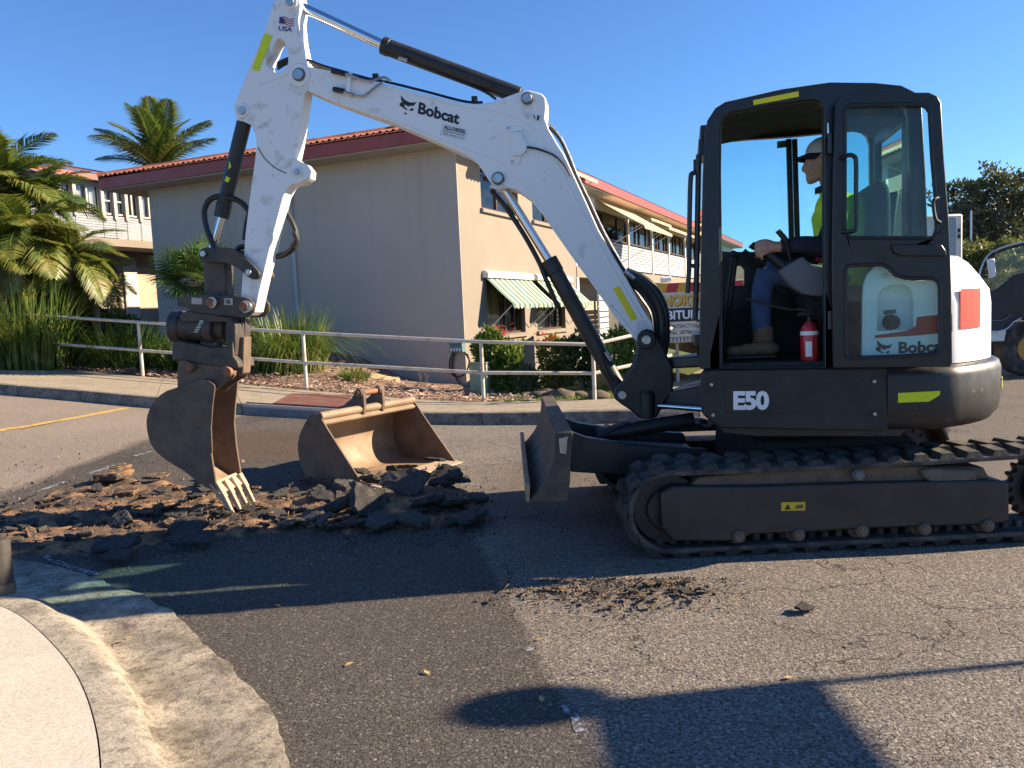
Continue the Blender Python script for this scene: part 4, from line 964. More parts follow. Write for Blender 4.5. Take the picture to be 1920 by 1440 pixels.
tf = plate('track_frame', cov, Uq, YN+.012, YN+.3, Vector((0, 1, 0)), M_bp, EXC, .012)
m = MB(); P = [Uq(x, y, YN+.06) for x, y in [(1290, 916), (1860, 904), (1845, 876), (1640, 873), (1400, 886), (1310, 895)]]; m.plate(P, Vector((0, .2, 0))); m.build('track_frame_top', M_bk, EXC, bevel=.01)
m = MB(); m.plate([p+Vector((0, 1.56, 0)) for p in [Uq(x, y, YN+.012) for x, y in cov]], Vector((0, .28, 0))); m.build('track_frame', M_bp, EXC, bevel=.012)
for x, y in ((1383, 1004), (1495, 1001), (1613, 994), (1730, 990), (1847, 984)):
    c = Uq(x, y, YN+.03); m = MB(); m.cyl(c+Vector((0, -.035, 0)), c+Vector((0, .2, 0)), .034, n=20); m.cyl(c+Vector((0, -.045, 0)), c+Vector((0, -.03, 0)), .024, .028, n=20); m.cyl(c+Vector((0, .03, 0)), c+Vector((0, .3, 0)), .055, n=20); m.build('track_roller', M_bk, EXC, bevel=.004)
c = Uq(1608, 889, YN+.05); m = MB(); m.cyl(c+Vector((0, -.02, 0)), c+Vector((0, .25, 0)), .035, n=20); m.cyl(c+Vector((0, -.03, 0)), c+Vector((0, .0, 0)), .026, n=20); m.build('carrier_roller', M_gry, EXC, bevel=.004)
m = MB(); P = [Uq(x, y, YN+.055) for x, y in [(1722, 880), (1740, 876), (1790, 878), (1825, 879), (1828, 900), (1800, 906), (1770, 909), (1745, 905), (1728, 893)]]; m.plate(P, Vector((0, -.03, 0))); m.build('caked_mud', mat('dried_mud', (.13, .10, .075), .95, var=.25, vs_=15, bump=.9, bs=35), EXC, bevel=.012)
wd = plate('warning_decal', [(1465, 942), (1510, 941), (1510, 957), (1465, 958)], Uq, YN+.009, YN+.0105, Vector((0, 1, 0)), M_deY, EXC, 0)
plate('warning_symbol', [(1471, 956), (1477, 945), (1483, 955)], Uq, YN+.0075, YN+.0085, Vector((0, 1, 0)), M_decal, wd, 0); plate('warning_symbol', [(1490, 954), (1494, 947), (1506, 946), (1506, 953)], Uq, YN+.0075, YN+.0085, Vector((0, 1, 0)), M_bk, wd, 0)
m = MB(); m.hexa([Vector((1.5, 4.7, .28)), Vector((2.6, 4.7, .28)), Vector((2.6, 5.94, .28)), Vector((1.5, 5.94, .28))], [Vector((1.48, 4.8, .56)), Vector((2.4, 4.8, .56)), Vector((2.4, 5.84, .56)), Vector((1.48, 5.84, .56))]); m.build('carbody', M_seat, EXC, bevel=.02)
m = MB(); m.cyl(PO+UZ*.55, PO+UZ*.70, .46, n=40); m.cyl(PO+UZ*.60, PO+UZ*.64, .52, n=40); m.build('slew_ring', M_bp, EXC, bevel=.006)
# ---- dozer blade
prof = [(1041, 812), (1075, 809), (1071, 850), (1069, 905), (1064, 941), (1030, 943), (987, 942), (1004, 926), (1021, 905), (1032, 884), (1038, 862), (1041, 836)]
bl = plate('blade', prof, Uq, 4.36, 6.3, Vector((0, 1, 0)), mat('dusty_blade_steel', (.055, .044, .035), .7, var=.3, vs_=5, bump=.2, dirt=(.15, .11, .075), dscale=6, damt=.15, dsharp=.25), EXC, .008)
pc = [Uq(x, y, 4.36) for x, y in prof]
m = MB(); a, b = Uq(986, 941, 4.34), Uq(1000, 929, 4.34); m.hexa([a, a+Vector((0, 1.98, 0)), a+Vector((.0, 1.98, .10)), a+Vector((0, 0, .10))], [a+Vector((.02, 0, -.004)), a+Vector((.02, 1.98, -.004)), a+Vector((.028, 1.98, .10)), a+Vector((.028, 0, .10))]); m.build('cutting_edge', M_bki, bl, bevel=.004)
plate('wear_patch', [(1048, 822), (1064, 819), (1062, 852), (1050, 850)], Uq, 4.352, 4.36, Vector((0, 1, 0)), M_stl, bl, .002)
for Y in (4.92, 5.6):
    m = MB(); P = [Vector(p) for p in ((.33, Y, .66), (.45, Y, .61), (.75, Y, .55), (1.2, Y, .50), (1.25, Y, .34), (.7, Y, .36), (.34, Y, .40))]; m.plate(P, Vector((0, .09, 0))); m.build('blade_arm', M_bp, EXC, bevel=.01)
m = MB(); m.hexa([Vector((.42, 4.95, .40)), Vector((1.2, 4.95, .35)), Vector((1.2, 5.65, .35)), Vector((.42, 5.65, .40))], [Vector((.42, 4.95, .52)), Vector((1.2, 4.95, .44)), Vector((1.2, 5.65, .44)), Vector((.42, 5.65, .52))]); m.build('blade_frame', M_bp, EXC, bevel=.01)
m = MB(); m.tube([Vector((.55, 5.3, .56)), Vector((.85, 5.3, .60)), Vector((1.2, 5.3, .64))], .05, 14, sub=1); m.build('blade_cylinder', M_bp, EXC); m = MB(); m.tube([Vector((.9, 5.22, .66)), Vector((.7, 5.2, .63)), Vector((.6, 5.2, .58))], .009, 6); m.build('blade_hose', M_hose, EXC)
# ---- upper structure: skirt panel, counterweight, deck, hood
zs0_, zs1_ = .69, 1.03
af = .715
sk = plate('side_skirt', [(1313, 704), (1317, 697), (1330, 694), (1660, 689), (1664, 692), (1665, 806), (1660, 809), (1352, 803), (1330, 789), (1316, 775)], Dq, -.93, -.86, on_, M_plas, EXC, .01)
plate('skirt_recess', [(1362, 723), (1610, 719), (1612, 722), (1614, 768), (1610, 772), (1364, 775), (1360, 772), (1359, 727)], Dq, -.932, -.929, on_, M_plas, sk, .0015)
plate('lower_skirt', [(1345, 798), (1700, 803), (1690, 820), (1420, 820), (1356, 814)], Dq, -.84, .6, on_, M_bp, EXC, .01)
for x, y in ((1334, 721), (1337, 778), (1639, 715), (1640, 776)):
    c = Dq(x, y); m = MB(); m.cyl(c-on_*.004, c+on_*.002, .021, n=20); m.build('bolt_recess', M_decal, sk); m = MB(); m.cyl(c-on_*.010, c, .010, n=6); m.build('bolt', M_stl, sk)
def plan(rr, nside, a0, na=26, far=True):         # plan outline from the near side round the rear
    a1 = -math.sqrt(max(0, rr*rr-nside*nside)); P = [(a0, -nside), (a0*.5+a1*.5, -nside)]
    t0 = math.atan2(-nside, a1)
    for i in range(na+1):
        ang = t0+(-2*(math.pi-abs(t0)))*i/na
        P.append((rr*math.cos(ang), rr*math.sin(ang)))
    P += [(a0*.5+a1*.5, nside), (a0, nside)]
    return P
def swept(rows_def, a0, nside, rr):               # rows_def: (inset, z)
    rows = []
    for ins, z in rows_def: rows.append([BP(a, n, z) for a, n in plan(rr-ins, nside-ins, a0)])
    return rows
m = MB(); m.loft(swept([(.12, .655), (.05, .67), (.012, .72), (0, .80), (0, .96), (.012, .998), (.04, 1.015), (.35, 1.02)], -.273, .93, 1.10)); n_ = len(plan(1, .9, 0)); cwt = m.build('counterweight', M_cw, EXC, smooth=50)
m = MB(); m.add([BP(a, n, 1.018) for a, n in plan(1.0, .9, -.25)], [tuple(range(n_))]); m.add([BP(a, n, .70) for a, n in plan(1.0, .9, .6)], [tuple(range(n_))]); m.hexa([BP(.66, -.87, .7), BP(.66, .9, .7), BP(-.3, .9, .7), BP(-.3, -.87, .7)], [BP(.66, -.87, 1.02), BP(.66, .9, 1.02), BP(-.3, .9, 1.02), BP(-.3, -.87, 1.02)]); m.build('deck', M_bp, EXC, smooth=0, bevel=.01)
for pxs, nm in (([(1684, 737), (1763, 733), (1762, 741), (1742, 753), (1684, 755)], 'reflective_tape'),):
    plate(nm, pxs, Dq, -.9325, -.931, on_, M_fly, cwt, 0)
def on_cyl(x, y, rr):                              # ray onto the rear drum
    d = ray(x, y); o = CP-PO; A = d.x*d.x+d.y*d.y; B_ = 2*(o.x*d.x+o.y*d.y); C_ = o.x*o.x+o.y*o.y-rr*rr; D_ = B_*B_-4*A*C_
    return CP+d*((-B_-math.sqrt(max(0, D_)))/(2*A))
def drum_patch(name, x0, x1, y0, y1, rr, mt, par, nn=8, chamfer=0):
    m = MB(); rows = []
    pa, pb = on_cyl(x0, (y0+y1)/2, rr), on_cyl(x1, (y0+y1)/2, rr); a0, a1 = math.atan2(pa.y-PO.y, pa.x-PO.x), math.atan2(pb.y-PO.y, pb.x-PO.x); zt, zb = on_cyl((x0+x1)/2, y0, rr).z, on_cyl((x0+x1)/2, y1, rr).z
    for r_ in (rr, rr+.006):
        for z in (zb, zt) if r_ == rr else (zt, zb): rows.append([PO+Vector((r_*math.cos(a0+(a1-a0)*i/nn), r_*math.sin(a0+(a1-a0)*i/nn), z)) for i in range(nn+1)])
    rows = [rows[0], rows[3], rows[2], rows[1]]
    m.loft(rows); return m.build(name, mt, par, smooth=30)
drum_patch('reflective_tape', 1877, 1885, 706, 726, 1.1, M_fly, cwt, 4)
# white engine hood
m = MB(); m.loft(swept([(0, 1.02), (0, 1.34), (.01, 1.42), (.06, 1.50), (.12, 1.58), (.17, 1.62), (.5, 1.64)], -.30, .84, 1.045)); m.add([BP(a, n, 1.638) for a, n in plan(.56, .42, -.3)], [tuple(range(n_))]); hood = m.build('engine_hood', M_wp, EXC, smooth=45)
drum_patch('rear_lamp_panel', 1799, 1836, 541, 615, 1.045, M_lamp, hood, 10)
m = MB(); m.hexa([BP(-.31, -.82, 1.02), BP(-.29, -.82, 1.02), BP(-.29, .8, 1.02), BP(-.31, .8, 1.02)], [BP(-.31, -.82, 1.6), BP(-.29, -.82, 1.6), BP(-.29, .8, 1.6), BP(-.31, .8, 1.6)]); m.build('bulkhead', M_bp, EXC, smooth=0)
# fuel filler pocket seen through the door's lower pane
HN = -.905
sc_px = [(1616, 673), (1617, 560), (1619, 533), (1626, 515), (1640, 500), (1650, 496), (1662, 499), (1675, 512), (1690, 522), (1712, 527), (1778, 523), (1784, 560), (1786, 673)]
pocket = [(1644, 621), (1645, 560), (1648, 548), (1656, 540), (1672, 534), (1694, 533), (1706, 540), (1712, 552), (1713, 618)]
sp = plate('side_cover', sc_px, Dq, HN-.03, HN+.0, on_, M_wp, hood, .008, [pocket])
plate('filler_pocket', pocket, Dq, HN+.03, HN+.05, on_, M_wp, sp, 0)
m = MB(); P0 = [Dq(x, y, HN-.02) for x, y in pocket]; P1 = [p+on_*.055 for p in P0]; m.loft([P0, P1], True); m.build('pocket_wall', M_wp, sp, smooth=60)
c = Dq(1672, 604, HN-.005); m = MB(); m.cyl(c-on_*.03, c+on_*.04, .038, .042, n=24); m.cyl(c-on_*.05, c-on_*.03, .026, .034, n=16); m.build('fuel_cap', M_plas, sp, bevel=.004)
c = Dq(1658, 517, HN-.03); m = MB(); m.cyl(c-on_*.006, c+on_*.002, .014, n=18); m.build('lock', M_stl, sp)
plate('notice_decal', [(1657, 582), (1680, 580), (1680, 588), (1657, 590)], Dq, HN+.027, HN+.028, on_, M_gry, sp, 0)
plate('red_stripe', [(1640, 629), (1700, 620), (1717, 612), (1719, 596), (1722, 594), (1785, 588), (1786, 622), (1720, 629), (1641, 634)], Dq, HN-.0325, HN-.031, on_, M_deR, sp, 0)
def cat_head(name, x0, y0, s_, q, n0, nv, par, skew=0.):
    polys = [[(290, 570), (305, 592), (330, 612), (365, 622), (400, 620), (428, 608), (412, 634), (396, 652), (384, 648), (352, 662), (334, 652), (310, 640), (296, 622), (288, 600)],
             [(275, 648), (296, 628), (322, 652), (318, 668), (350, 690), (332, 694), (304, 678), (278, 666)], [(362, 690), (378, 676), (398, 668), (399, 690), (376, 698)], [(316, 722), (340, 722), (338, 736), (318, 734)]]
    m = MB()
    for pl_ in polys: m.add([q(x0+(a-275)*s_, y0+(b-570)*s_+skew*(a-275)*s_, n0) for a, b in pl_], [tuple(range(len(pl_)))])
    return m.build(name, M_decal, par, smooth=0)
def px_text(name, txt, p0, p1, p2, q, n0, lift, mt, par, bold=.02, shear=0., spacing=1.):
    """p0 lower-left, p1 lower-right, p2 upper-left, in photo pixels on a machine plane"""
    a, b, c = q(*p0, n0), q(*p1, n0), q(*p2, n0); return put_text(name, txt, mt, par, a, (b-a).normalized(), (c-a).normalized(), (b-a).length, (c-a).length, lift, bold, shear, spacing)
cat_head('emblem', 1642, 637, .205, Dq, HN-.0325, on_, sp)
px_text('lettering', 'Bobcat', (1685, 663), (1777, 660), (1685, 641), Dq, HN-.0325, Vector((0, 0, 0)), M_decal, sp, .035)
px_text('model_number', 'E50', (1375, 769), (1442, 769), (1375, 733), Dq, -.9335, Vector((0, 0, 0)), M_deW, sk, .045, 0, .95)
# ---- cab
outer = [(1313, 692), (1312, 640), (1314, 500), (1318, 330), (1321, 255), (1327, 226), (1342, 203), (1361, 191), (1467, 167), (1557, 154), (1640, 155), (1690, 160), (1716, 172), (1728, 190), (1736, 330), (1741, 488), (1578, 490), (1579, 690)]
door_open = [(1351, 690), (1350, 480), (1348, 330), (1349, 235), (1356, 219), (1370, 210), (1440, 197), (1522, 186), (1538, 190), (1545, 204), (1545, 400), (1547, 688)]
rear_open = [(1577, 480), (1577, 210), (1586, 198), (1600, 194), (1685, 193), (1697, 200), (1703, 214), (1712, 480)]
cs = plate('cab_side_frame', outer, Dq, -.93, -.87, on_, M_cabp, EXC, .014, [door_open, rear_open])
m = MB()                                            # door seal round the opening
seal = [Dq(x, y, -.905) for x, y in door_open]; m.tube(seal+[seal[0]], .012, 8, sub=1); m.build('door_seal', M_hose, cs)
m = MB(); m.add([Dq(x, y, -.885) for x, y in [(1573, 484), (1573, 205), (1590, 190), (1690, 190), (1706, 214), (1716, 484)]], [tuple(range(6))]); m.build('quarter_pane', M_cg, cs, smooth=0)
av = [((Dq(x, y)-PO).dot(ob), Dq(x, y).z) for x, y in outer]
def cabp(i, n, da=0., dz=0.): return BP(av[i][0]+da, n, av[i][1]+dz)
NF = .06                                             # far side of the cab
# roof skin lofted from near to far side along the outline 4..13
m = MB(); rows = []
for n, dz in ((-.925, .0), (-.88, .012), (-.45, .022), (NF-.04, .012), (NF, 0)): rows.append([cabp(i, n, 0, dz) for i in range(4, 14)])
rows2 = []
for n in (-.88, NF-.04): rows2.append([cabp(i, n, 0, -.05) for i in range(6, 13)])
m.loft(rows); rf = m.build('cab_roof', M_roof, EXC, smooth=50); m = MB(); m.loft(rows2); m.build('headlining', mat('dark_headlining', (.03, .032, .035), .9), EXC)
# far side: window openings as seen through the doorway
fwin = [(1331, 473), (1331, 270), (1400, 264), (1480, 259), (1600, 247), (1614, 250), (1623, 258), (1628, 275), (1630, 473)]
fo = [cabp(i, NF) for i in range(len(outer))]; fw2 = [(1366, 536), (1368, 500), (1388, 499), (1394, 506), (1394, 536)]
m = MB(); m.plate(fo, -on_*.05, [[Dq(x, y, NF) for x, y in fwin], [Dq(x, y, NF) for x, y in fw2]]); m.build('cab_far_frame', M_cabp, EXC, smooth=35)
m = MB(); m.add([Dq(x, y, NF-.02) for x, y in fwin], [tuple(range(len(fwin)))]); fpn = m.build('side_pane', M_cg, EXC, smooth=0)
for x, w_ in ((1480, .016), (1491, .016)):
    a, b = Dq(x-2, 262, NF-.04), Dq(x+4, 472, NF-.04); m = MB(); m.hexa([b-ob*w_, b+ob*w_, b+ob*w_-on_*.03, b-ob*w_-on_*.03], [a-ob*w_, a+ob*w_, a+ob*w_-on_*.03, a-ob*w_-on_*.03]); m.build('window_divider', M_cabp, EXC, smooth=0)
plate('exit_decal', [(1457, 265), (1482, 262), (1483, 275), (1457, 278)], Dq, NF-.026, NF-.022, on_, mat('green_exit_decal', (.02, .22, .16), .5), fpn, 0)
# rear face with window, front windscreen frame
ar = av[13][0]; m = MB(); Z0 = 1.02; zt_ = av[12][1]
m.plate([BP(ar, -.87, Z0), BP(ar, NF-.05, Z0), BP(ar, NF-.05, zt_-.03), BP(ar, -.87, zt_-.03)], ob*.04, [[BP(ar, -.70, 1.65), BP(ar, -.08, 1.65), BP(ar, -.08, 2.36), BP(ar, -.70, 2.36)]]); m.build('cab_rear_frame', M_cabp, EXC, smooth=0)
m = MB(); m.add([BP(ar+.02, -.72, 1.63), BP(ar+.02, -.06, 1.63), BP(ar+.02, -.06, 2.38), BP(ar+.02, -.72, 2.38)], [(0, 1, 2, 3)]); m.build('rear_pane', M_cg, EXC, smooth=0)
m = MB(); m.loft([[cabp(i, n) for i in (1, 2, 3, 4)] for n in (-.86, NF-.06)]); m.build('windscreen', M_cg, EXC)
for i, j in ((4, 5), (1, 1)): m = MB(); m.box((cabp(i, -.43)+cabp(j, -.43))/2, (.03, .43, .035), Matrix(((ob.x, on_.x, 0), (ob.y, on_.y, 0), (0, 0, 1)))); m.build('windscreen_frame', M_cabp, EXC, smooth=0, bevel=.008)
m = MB(); m.hexa([BP(.70, -.86, 1.02), BP(.70, NF-.05, 1.02), BP(ar, NF-.05, 1.02), BP(ar, -.86, 1.02)], [BP(.70, -.86, 1.055), BP(.70, NF-.05, 1.055), BP(ar, NF-.05, 1.055), BP(ar, -.86, 1.055)]); m.build('cab_floor', M_plas, EXC, smooth=0)
plate('reflective_tape', [(1412, 188), (1497, 171), (1498, 181), (1413, 197)], Dq, -.9325, -.931, on_, M_yt, cs, 0)
m = MB(); P = [Dq(1309, 323, -.9), Dq(1299, 325, -.9), Dq(1295, 335, -.9), Dq(1293, 400, -.9), Dq(1292, 496, -.9), Dq(1291, 520, -.9), Dq(1289, 550, -.9)]; m.tube(P, .014, 8, sub=4); m.tube([Dq(1292, 498, -.9), Dq(1312, 499, -.9)], .012, 8, sub=1); m.build('grab_rail', M_cabp, EXC)
plate('lamp_bracket', [(1300, 299), (1310, 297), (1310, 320), (1300, 319)], Dq, -.9, -.885, on_, M_cabp, EXC, .003); plate('hinge_bracket', [(1310, 262), (1319, 256), (1322, 290), (1310, 290)], Dq, -.9, -.86, on_, M_cabp, EXC, .004)
m = MB(); m.tube([Dq(1310, 290, -.9), Dq(1308, 400, -.9), Dq(1306, 520, -.9), Dq(1303, 600, -.9)], .016, 8, sub=3); m.build('pillar_conduit', M_cabp, EXC)
# ---- open door folded back
DN = -1.0
dpx = [(1562, 690), (1560, 500), (1563, 300), (1566, 193), (1574, 181), (1590, 176), (1708, 173), (1742, 173), (1757, 179), (1765, 192), (1771, 300), (1780, 417), (1784, 520), (1786, 680), (1782, 688)]
w1 = [(1584, 430), (1584, 207), (1588, 200), (1596, 197), (1660, 196), (1724, 196), (1737, 201), (1743, 211), (1748, 300), (1755, 380), (1756, 430), (1751, 444), (1742, 447), (1596, 446), (1587, 441)]
w2_ = [(1585, 660), (1585, 506), (1589, 499), (1600, 497), (1655, 496), (1668, 503), (1680, 516), (1696, 521), (1750, 522), (1759, 528), (1762, 538), (1763, 655), (1757, 663), (1690, 668), (1600, 671), (1589, 669)]
dr = plate('cab_door', dpx, Dq, DN, DN+.035, on_, M_cabp, EXC, .012, [w1, w2_])
for w_, nm in ((w1, 'upper_pane'), (w2_, 'lower_pane')):
    c = Vector((sum(p[0] for p in w_)/len(w_), sum(p[1] for p in w_)/len(w_), 0)); m = MB(); m.add([Dq(c.x+(x-c.x)*1.03, c.y+(y-c.y)*1.03, DN+.018) for x, y in w_], [tuple(range(len(w_)))]); m.build(nm, M_dg, dr, smooth=0)
    m = MB(); L = [Dq(x, y, DN+.002) for x, y in w_]; m.tube(L+[L[0]], .011, 8, sub=1); m.build('pane_seal', M_hose, dr)
m = MB(); m.tube([Dq(1577, 297, DN), Dq(1590, 291, DN-.05), Dq(1601, 293, DN-.05), Dq(1605, 305, DN-.05), Dq(1605, 360, DN-.05), Dq(1605, 422, DN-.05), Dq(1600, 433, DN-.05), Dq(1580, 435, DN)], .012, 8, sub=4); m.build('door_handle', M_cabp, dr)
m = MB(); m.tube([Dq(1759, 371, DN-.01), Dq(1751, 375, DN-.03), Dq(1750, 385, DN-.03), Dq(1754, 410, DN-.03), Dq(1763, 417, DN-.01)], .009, 8, sub=4); m.build('latch_handle', M_cabp, dr)
plate('lock_box', [(1672, 458), (1766, 458), (1774, 470), (1776, 480), (1690, 480), (1676, 474)], Dq, DN-.02, DN+.002, on_, M_cabp, dr, .006)
for y in (270, 600): m = MB(); c = Dq(1557, y, DN+.03); m.cyl(c-UZ*.05, c+UZ*.05, .016, n=14); m.build('hinge', M_cabp, dr)
c = Dq(1552, 238, -.935); m = MB(); m.cyl(c-UZ*.035, c+UZ*.02, .006, n=8); m.build('striker_pin', M_chr, cs)
# ---- cab interior
def IQ(x, y, n=-.45): return Dq(x, y, n)
m = MB(); P = densify([IQ(x, y, -.66) for x, y in [(1624, 480), (1628, 420), (1631, 375), (1637, 348), (1648, 336), (1662, 340), (1670, 356), (1672, 400), (1668, 480)]], 3, True); m.plate(P, on_*.46); st_o = m.build('seat', M_seat, EXC, bevel=.03, seg=3)
m = MB(); P = [IQ(x, y, -.60) for x, y in [(1664, 362), (1688, 356), (1682, 400), (1676, 460), (1660, 460)]]; m.plate(P, on_*.3); m.build('seat_back_shell', M_plas, st_o, bevel=.015)
m = MB(); P = [IQ(x, y, -.68) for x, y in [(1508, 556), (1520, 545), (1600, 545), (1625, 555), (1625, 600), (1520, 600)]]; m.plate(P, on_*.48); m.build('seat_cushion', M_seat, st_o, bevel=.03, seg=3)
m = MB(); m.hexa([BP(-.0, -.66, 1.05), BP(-.38, -.66, 1.05), BP(-.38, -.2, 1.05), BP(0, -.2, 1.05)], [BP(-.02, -.64, 1.3), BP(-.36, -.64, 1.3), BP(-.36, -.22, 1.3), BP(-.02, -.22, 1.3)]); m.build('seat_base', M_plas, st_o, bevel=.02)
con = [(1461, 507), (1478, 496), (1506, 480), (1512, 487), (1522, 494), (1548, 499), (1550, 556), (1530, 555), (1505, 551), (1488, 540), (1472, 524)]
for n0, n1 in ((-.80, -.68), (-.22, -.10)): m = MB(); m.plate([Dq(x, y, -.80)+on_*(n0+.8) for x, y in con], on_*(n1-n0)); m.build('control_console', M_gry, EXC, bevel=.012)
for n0 in (-.74, -.16):
    dn = on_*(n0+.74); m = MB(); a = Dq(1443, 478, -.74)+dn; b = Dq(1470, 500, -.74)+dn; h = Dq(1413, 462, -.74)+dn; g2 = Dq(1408, 458, -.74)+dn
    m.tube([b, a, Dq(1428, 470, -.74)+dn, h, g2], [.03, .026, .017, .02, .022], 12, sub=4); m.build('joystick', M_hose, EXC)
m = MB(); m.tube([Dq(1482, 488, -.78), Dq(1470, 440, -.80)], .008, 6, sub=1); m.tube([Dq(1475, 452, -.80), Dq(1458, 432, -.80)], .016, 8, sub=1); m.build('safety_lever', M_hose, EXC)
m = MB(); a = Dq(1530, 486, -.7); m.cyl(a, Dq(1545, 488, -.7), .02, n=10); m.build('seat_belt_buckle', mat('red_buckle', (.4, .03, .02), .5), EXC, bevel=.004)
m = MB(); m.hexa([BP(.69, -.84, 1.055), BP(.69, NF-.06, 1.055), BP(.60, NF-.06, 1.055), BP(.60, -.84, 1.055)], [BP(.69, -.84, 1.42), BP(.69, NF-.06, 1.42), BP(.64, NF-.06, 1.42), BP(.64, -.84, 1.42)]); m.build('front_panel', M_plas, EXC, bevel=.01)
m = MB(); m.hexa([BP(.62, -.06, 1.055), BP(-.3, -.06, 1.055), BP(-.3, -.01, 1.055), BP(.62, -.01, 1.055)], [BP(.62, -.06, 1.36), BP(-.3, -.06, 1.36), BP(-.3, -.01, 1.36), BP(.62, -.01, 1.36)]); m.build('side_trim', M_plas, EXC, smooth=0)
for k, (x0, y0, x1, y1) in enumerate(((1375, 476, 1345, 640), (1381, 478, 1352, 650))):
    m = MB(); m.tube([Dq(x0, y0, -.5+.2*k), Dq((x0+x1)/2+4, (y0+y1)/2, -.5+.2*k), Dq(x1+8, y1, -.5+.2*k)], .012, 8, sub=3); m.sphere(Dq(x0, y0, -.5+.2*k), .022, 10, 8); m.build('travel_lever', M_hose, EXC)
m = MB(); m.tube([Dq(1398, 560, -.8), Dq(1480, 580, -.8), Dq(1530, 575, -.8)], .008, 6, sub=3); m.build('restraint_bar', M_hose, EXC)
# ---- swing post, boom, arm, cylinders
post = [(1194, 640), (1196, 628), (1203, 620), (1213, 617), (1224, 620), (1231, 630), (1240, 645), (1252, 668), (1262, 690), (1262, 735), (1240, 762), (1231, 784), (1200, 785), (1183, 770), (1166, 759), (1152, 748), (1150, 738), (1154, 727), (1172, 710), (1186, 688), (1194, 662)]
for n0, n1 in ((-.17, -.125), (.125, .17)):
    m = MB(); m.plate([Bq(x, y, -.17)+bn*(n0+.17) for x, y in post], bn*(n1-n0)); m.build('swing_post_cheek', M_bp, EXC, bevel=.012)
m = MB(); P = [(1175, 712), (1255, 690), (1255, 740), (1232, 782), (1200, 782), (1170, 757)]; m.plate([Bq(x, y, -.12) for x, y in P], bn*.24); m.build('swing_post', M_bp, EXC, bevel=.012)
c = Bq(1214, 760, -.18); m = MB(); m.cyl(c-UZ*.085, c+UZ*.085, .05, n=24); m.cyl(c+UZ*.085, c+UZ*.1, .04, n=24); m.build('swing_pivot', M_bp, EXC, bevel=.006)
m = MB(); a0_ = Bq(1228, 760, -.12); q0, q1 = Bq(1240, 700, 0), BP(.62, -.05, .95)
m.hexa([Bq(1236, 768, -.13), Bq(1236, 768, .13), BP(.6, .25, .74), BP(.6, -.35, .74)], [Bq(1236, 738, -.13), Bq(1236, 738, .13), BP(.6, .25, .90), BP(.6, -.35, .90)]); m.hexa([Bq(1240, 692, -.1), Bq(1240, 692, .1), BP(.6, .2, 1.0), BP(.6, -.3, 1.0)], [Bq(1240, 672, -.1), Bq(1240, 672, .1), BP(.6, .2, 1.08), BP(.6, -.3, 1.08)]); m.build('swing_bracket', M_bp, EXC, bevel=.012)
m = MB(); m.tube([Bq(1236, 761, -.2), BP(.66, -.42, Bq(1310, 761, -.2).z)], .018, 12, sub=1); m.build('swing_cylinder_rod', M_chr, EXC)
pin('pivot_pin', Bq(1212, 637, -.155), bn, .032, .09, M_stl, EXC); pin('pivot_pin', Bq(1167, 740, -.155), bn, .03, .09, M_stl, EXC)
c = Bq(1212, 637, -.17); m = MB(); m.cyl(c-bn*.012, c+bn*.02, .062, n=28); m.build('pivot_boss', M_bp, EXC, bevel=.006)
boom_px = [(546, 146), (546, 135), (552, 127), (562, 123), (574, 124), (622, 133), (690, 152), (727, 159), (800, 177), (873, 194), (904, 195), (926, 190), (950, 181), (975, 172), (990, 169), (1003, 172), (1016, 176), (1023, 184), (1024, 202), (1022, 222), (1029, 242), (1044, 268), (1057, 288), (1073, 322), (1096, 372), (1122, 430), (1152, 484), (1170, 512), (1199, 567), (1224, 607), (1228, 630), (1222, 648), (1208, 652), (1190, 636), (1152, 593), (1116, 541), (1087, 502), (1048, 447), (1012, 395), (991, 372), (970, 357), (952, 352), (938, 355), (926, 351), (915, 336), (903, 317), (892, 302), (875, 291), (855, 283), (815, 264), (732, 228), (690, 214), (632, 193), (592, 177), (570, 166), (552, 157)]
bo = plate('boom', boom_px, Bq, -.1, .1, bn, M_wp, EXC, .007)
# weld ridge following the upper plate, thin
m = MB(); m.tube([Bq(x, y, -.1) for x, y in [(690, 158), (800, 184), (873, 201), (930, 209), (975, 224), (1010, 250), (1035, 290), (1060, 335), (1090, 395), (1150, 505), (1205, 600)]], .005, 6, sub=5); m.build('weld_seam', M_wp, bo); m = MB(); m.tube([Bq(x, y, -.1) for x, y in [(700, 210), (815, 256), (880, 282), (930, 300), (965, 330), (1000, 370), (1050, 445), (1120, 540), (1190, 628)]], .005, 6, sub=5); m.build('weld_seam', M_wp, bo)
for (x, y), r_, mt in (((989, 185), .032, M_stl), ((934, 335), .034, M_stl), ((562, 141), .036, M_stl)):
    c = Bq(x, y, -.1); m = MB(); m.cyl(c-bn*.02, c+bn*.06, r_*1.28, n=28); m.build('pin_collar', M_gry, bo, bevel=.003); m = MB(); m.cyl(c-bn*.032, c+bn*.02, r_, n=28); m.build('pivot_pin', mt, bo, bevel=.004)
c = Bq(562, 141, -.1); m = MB(); m.cyl(c-bn*.012, c+bn*.21, .078, n=32); m.build('pivot_boss', M_wp, bo, bevel=.006)
plate('reflective_tape', [(1149, 541), (1161, 536), (1195, 597), (1184, 602)], Bq, -.103, -.1015, bn, M_yt, bo, 0)
cat_head('emblem', 749, 178, .21, Bq, -.1025, bn, bo, .15)
px_text('lettering', 'Bobcat', (783, 213), (860, 234), (786, 191), Bq, -.1025, Vector((0, 0, 0)), M_decal, bo, .035)
dl_ = plate('dealer_decal', [(829, 231), (877, 243), (873, 265), (825, 253)], Bq, -.1025, -.1015, bn, M_deW, bo, 0)
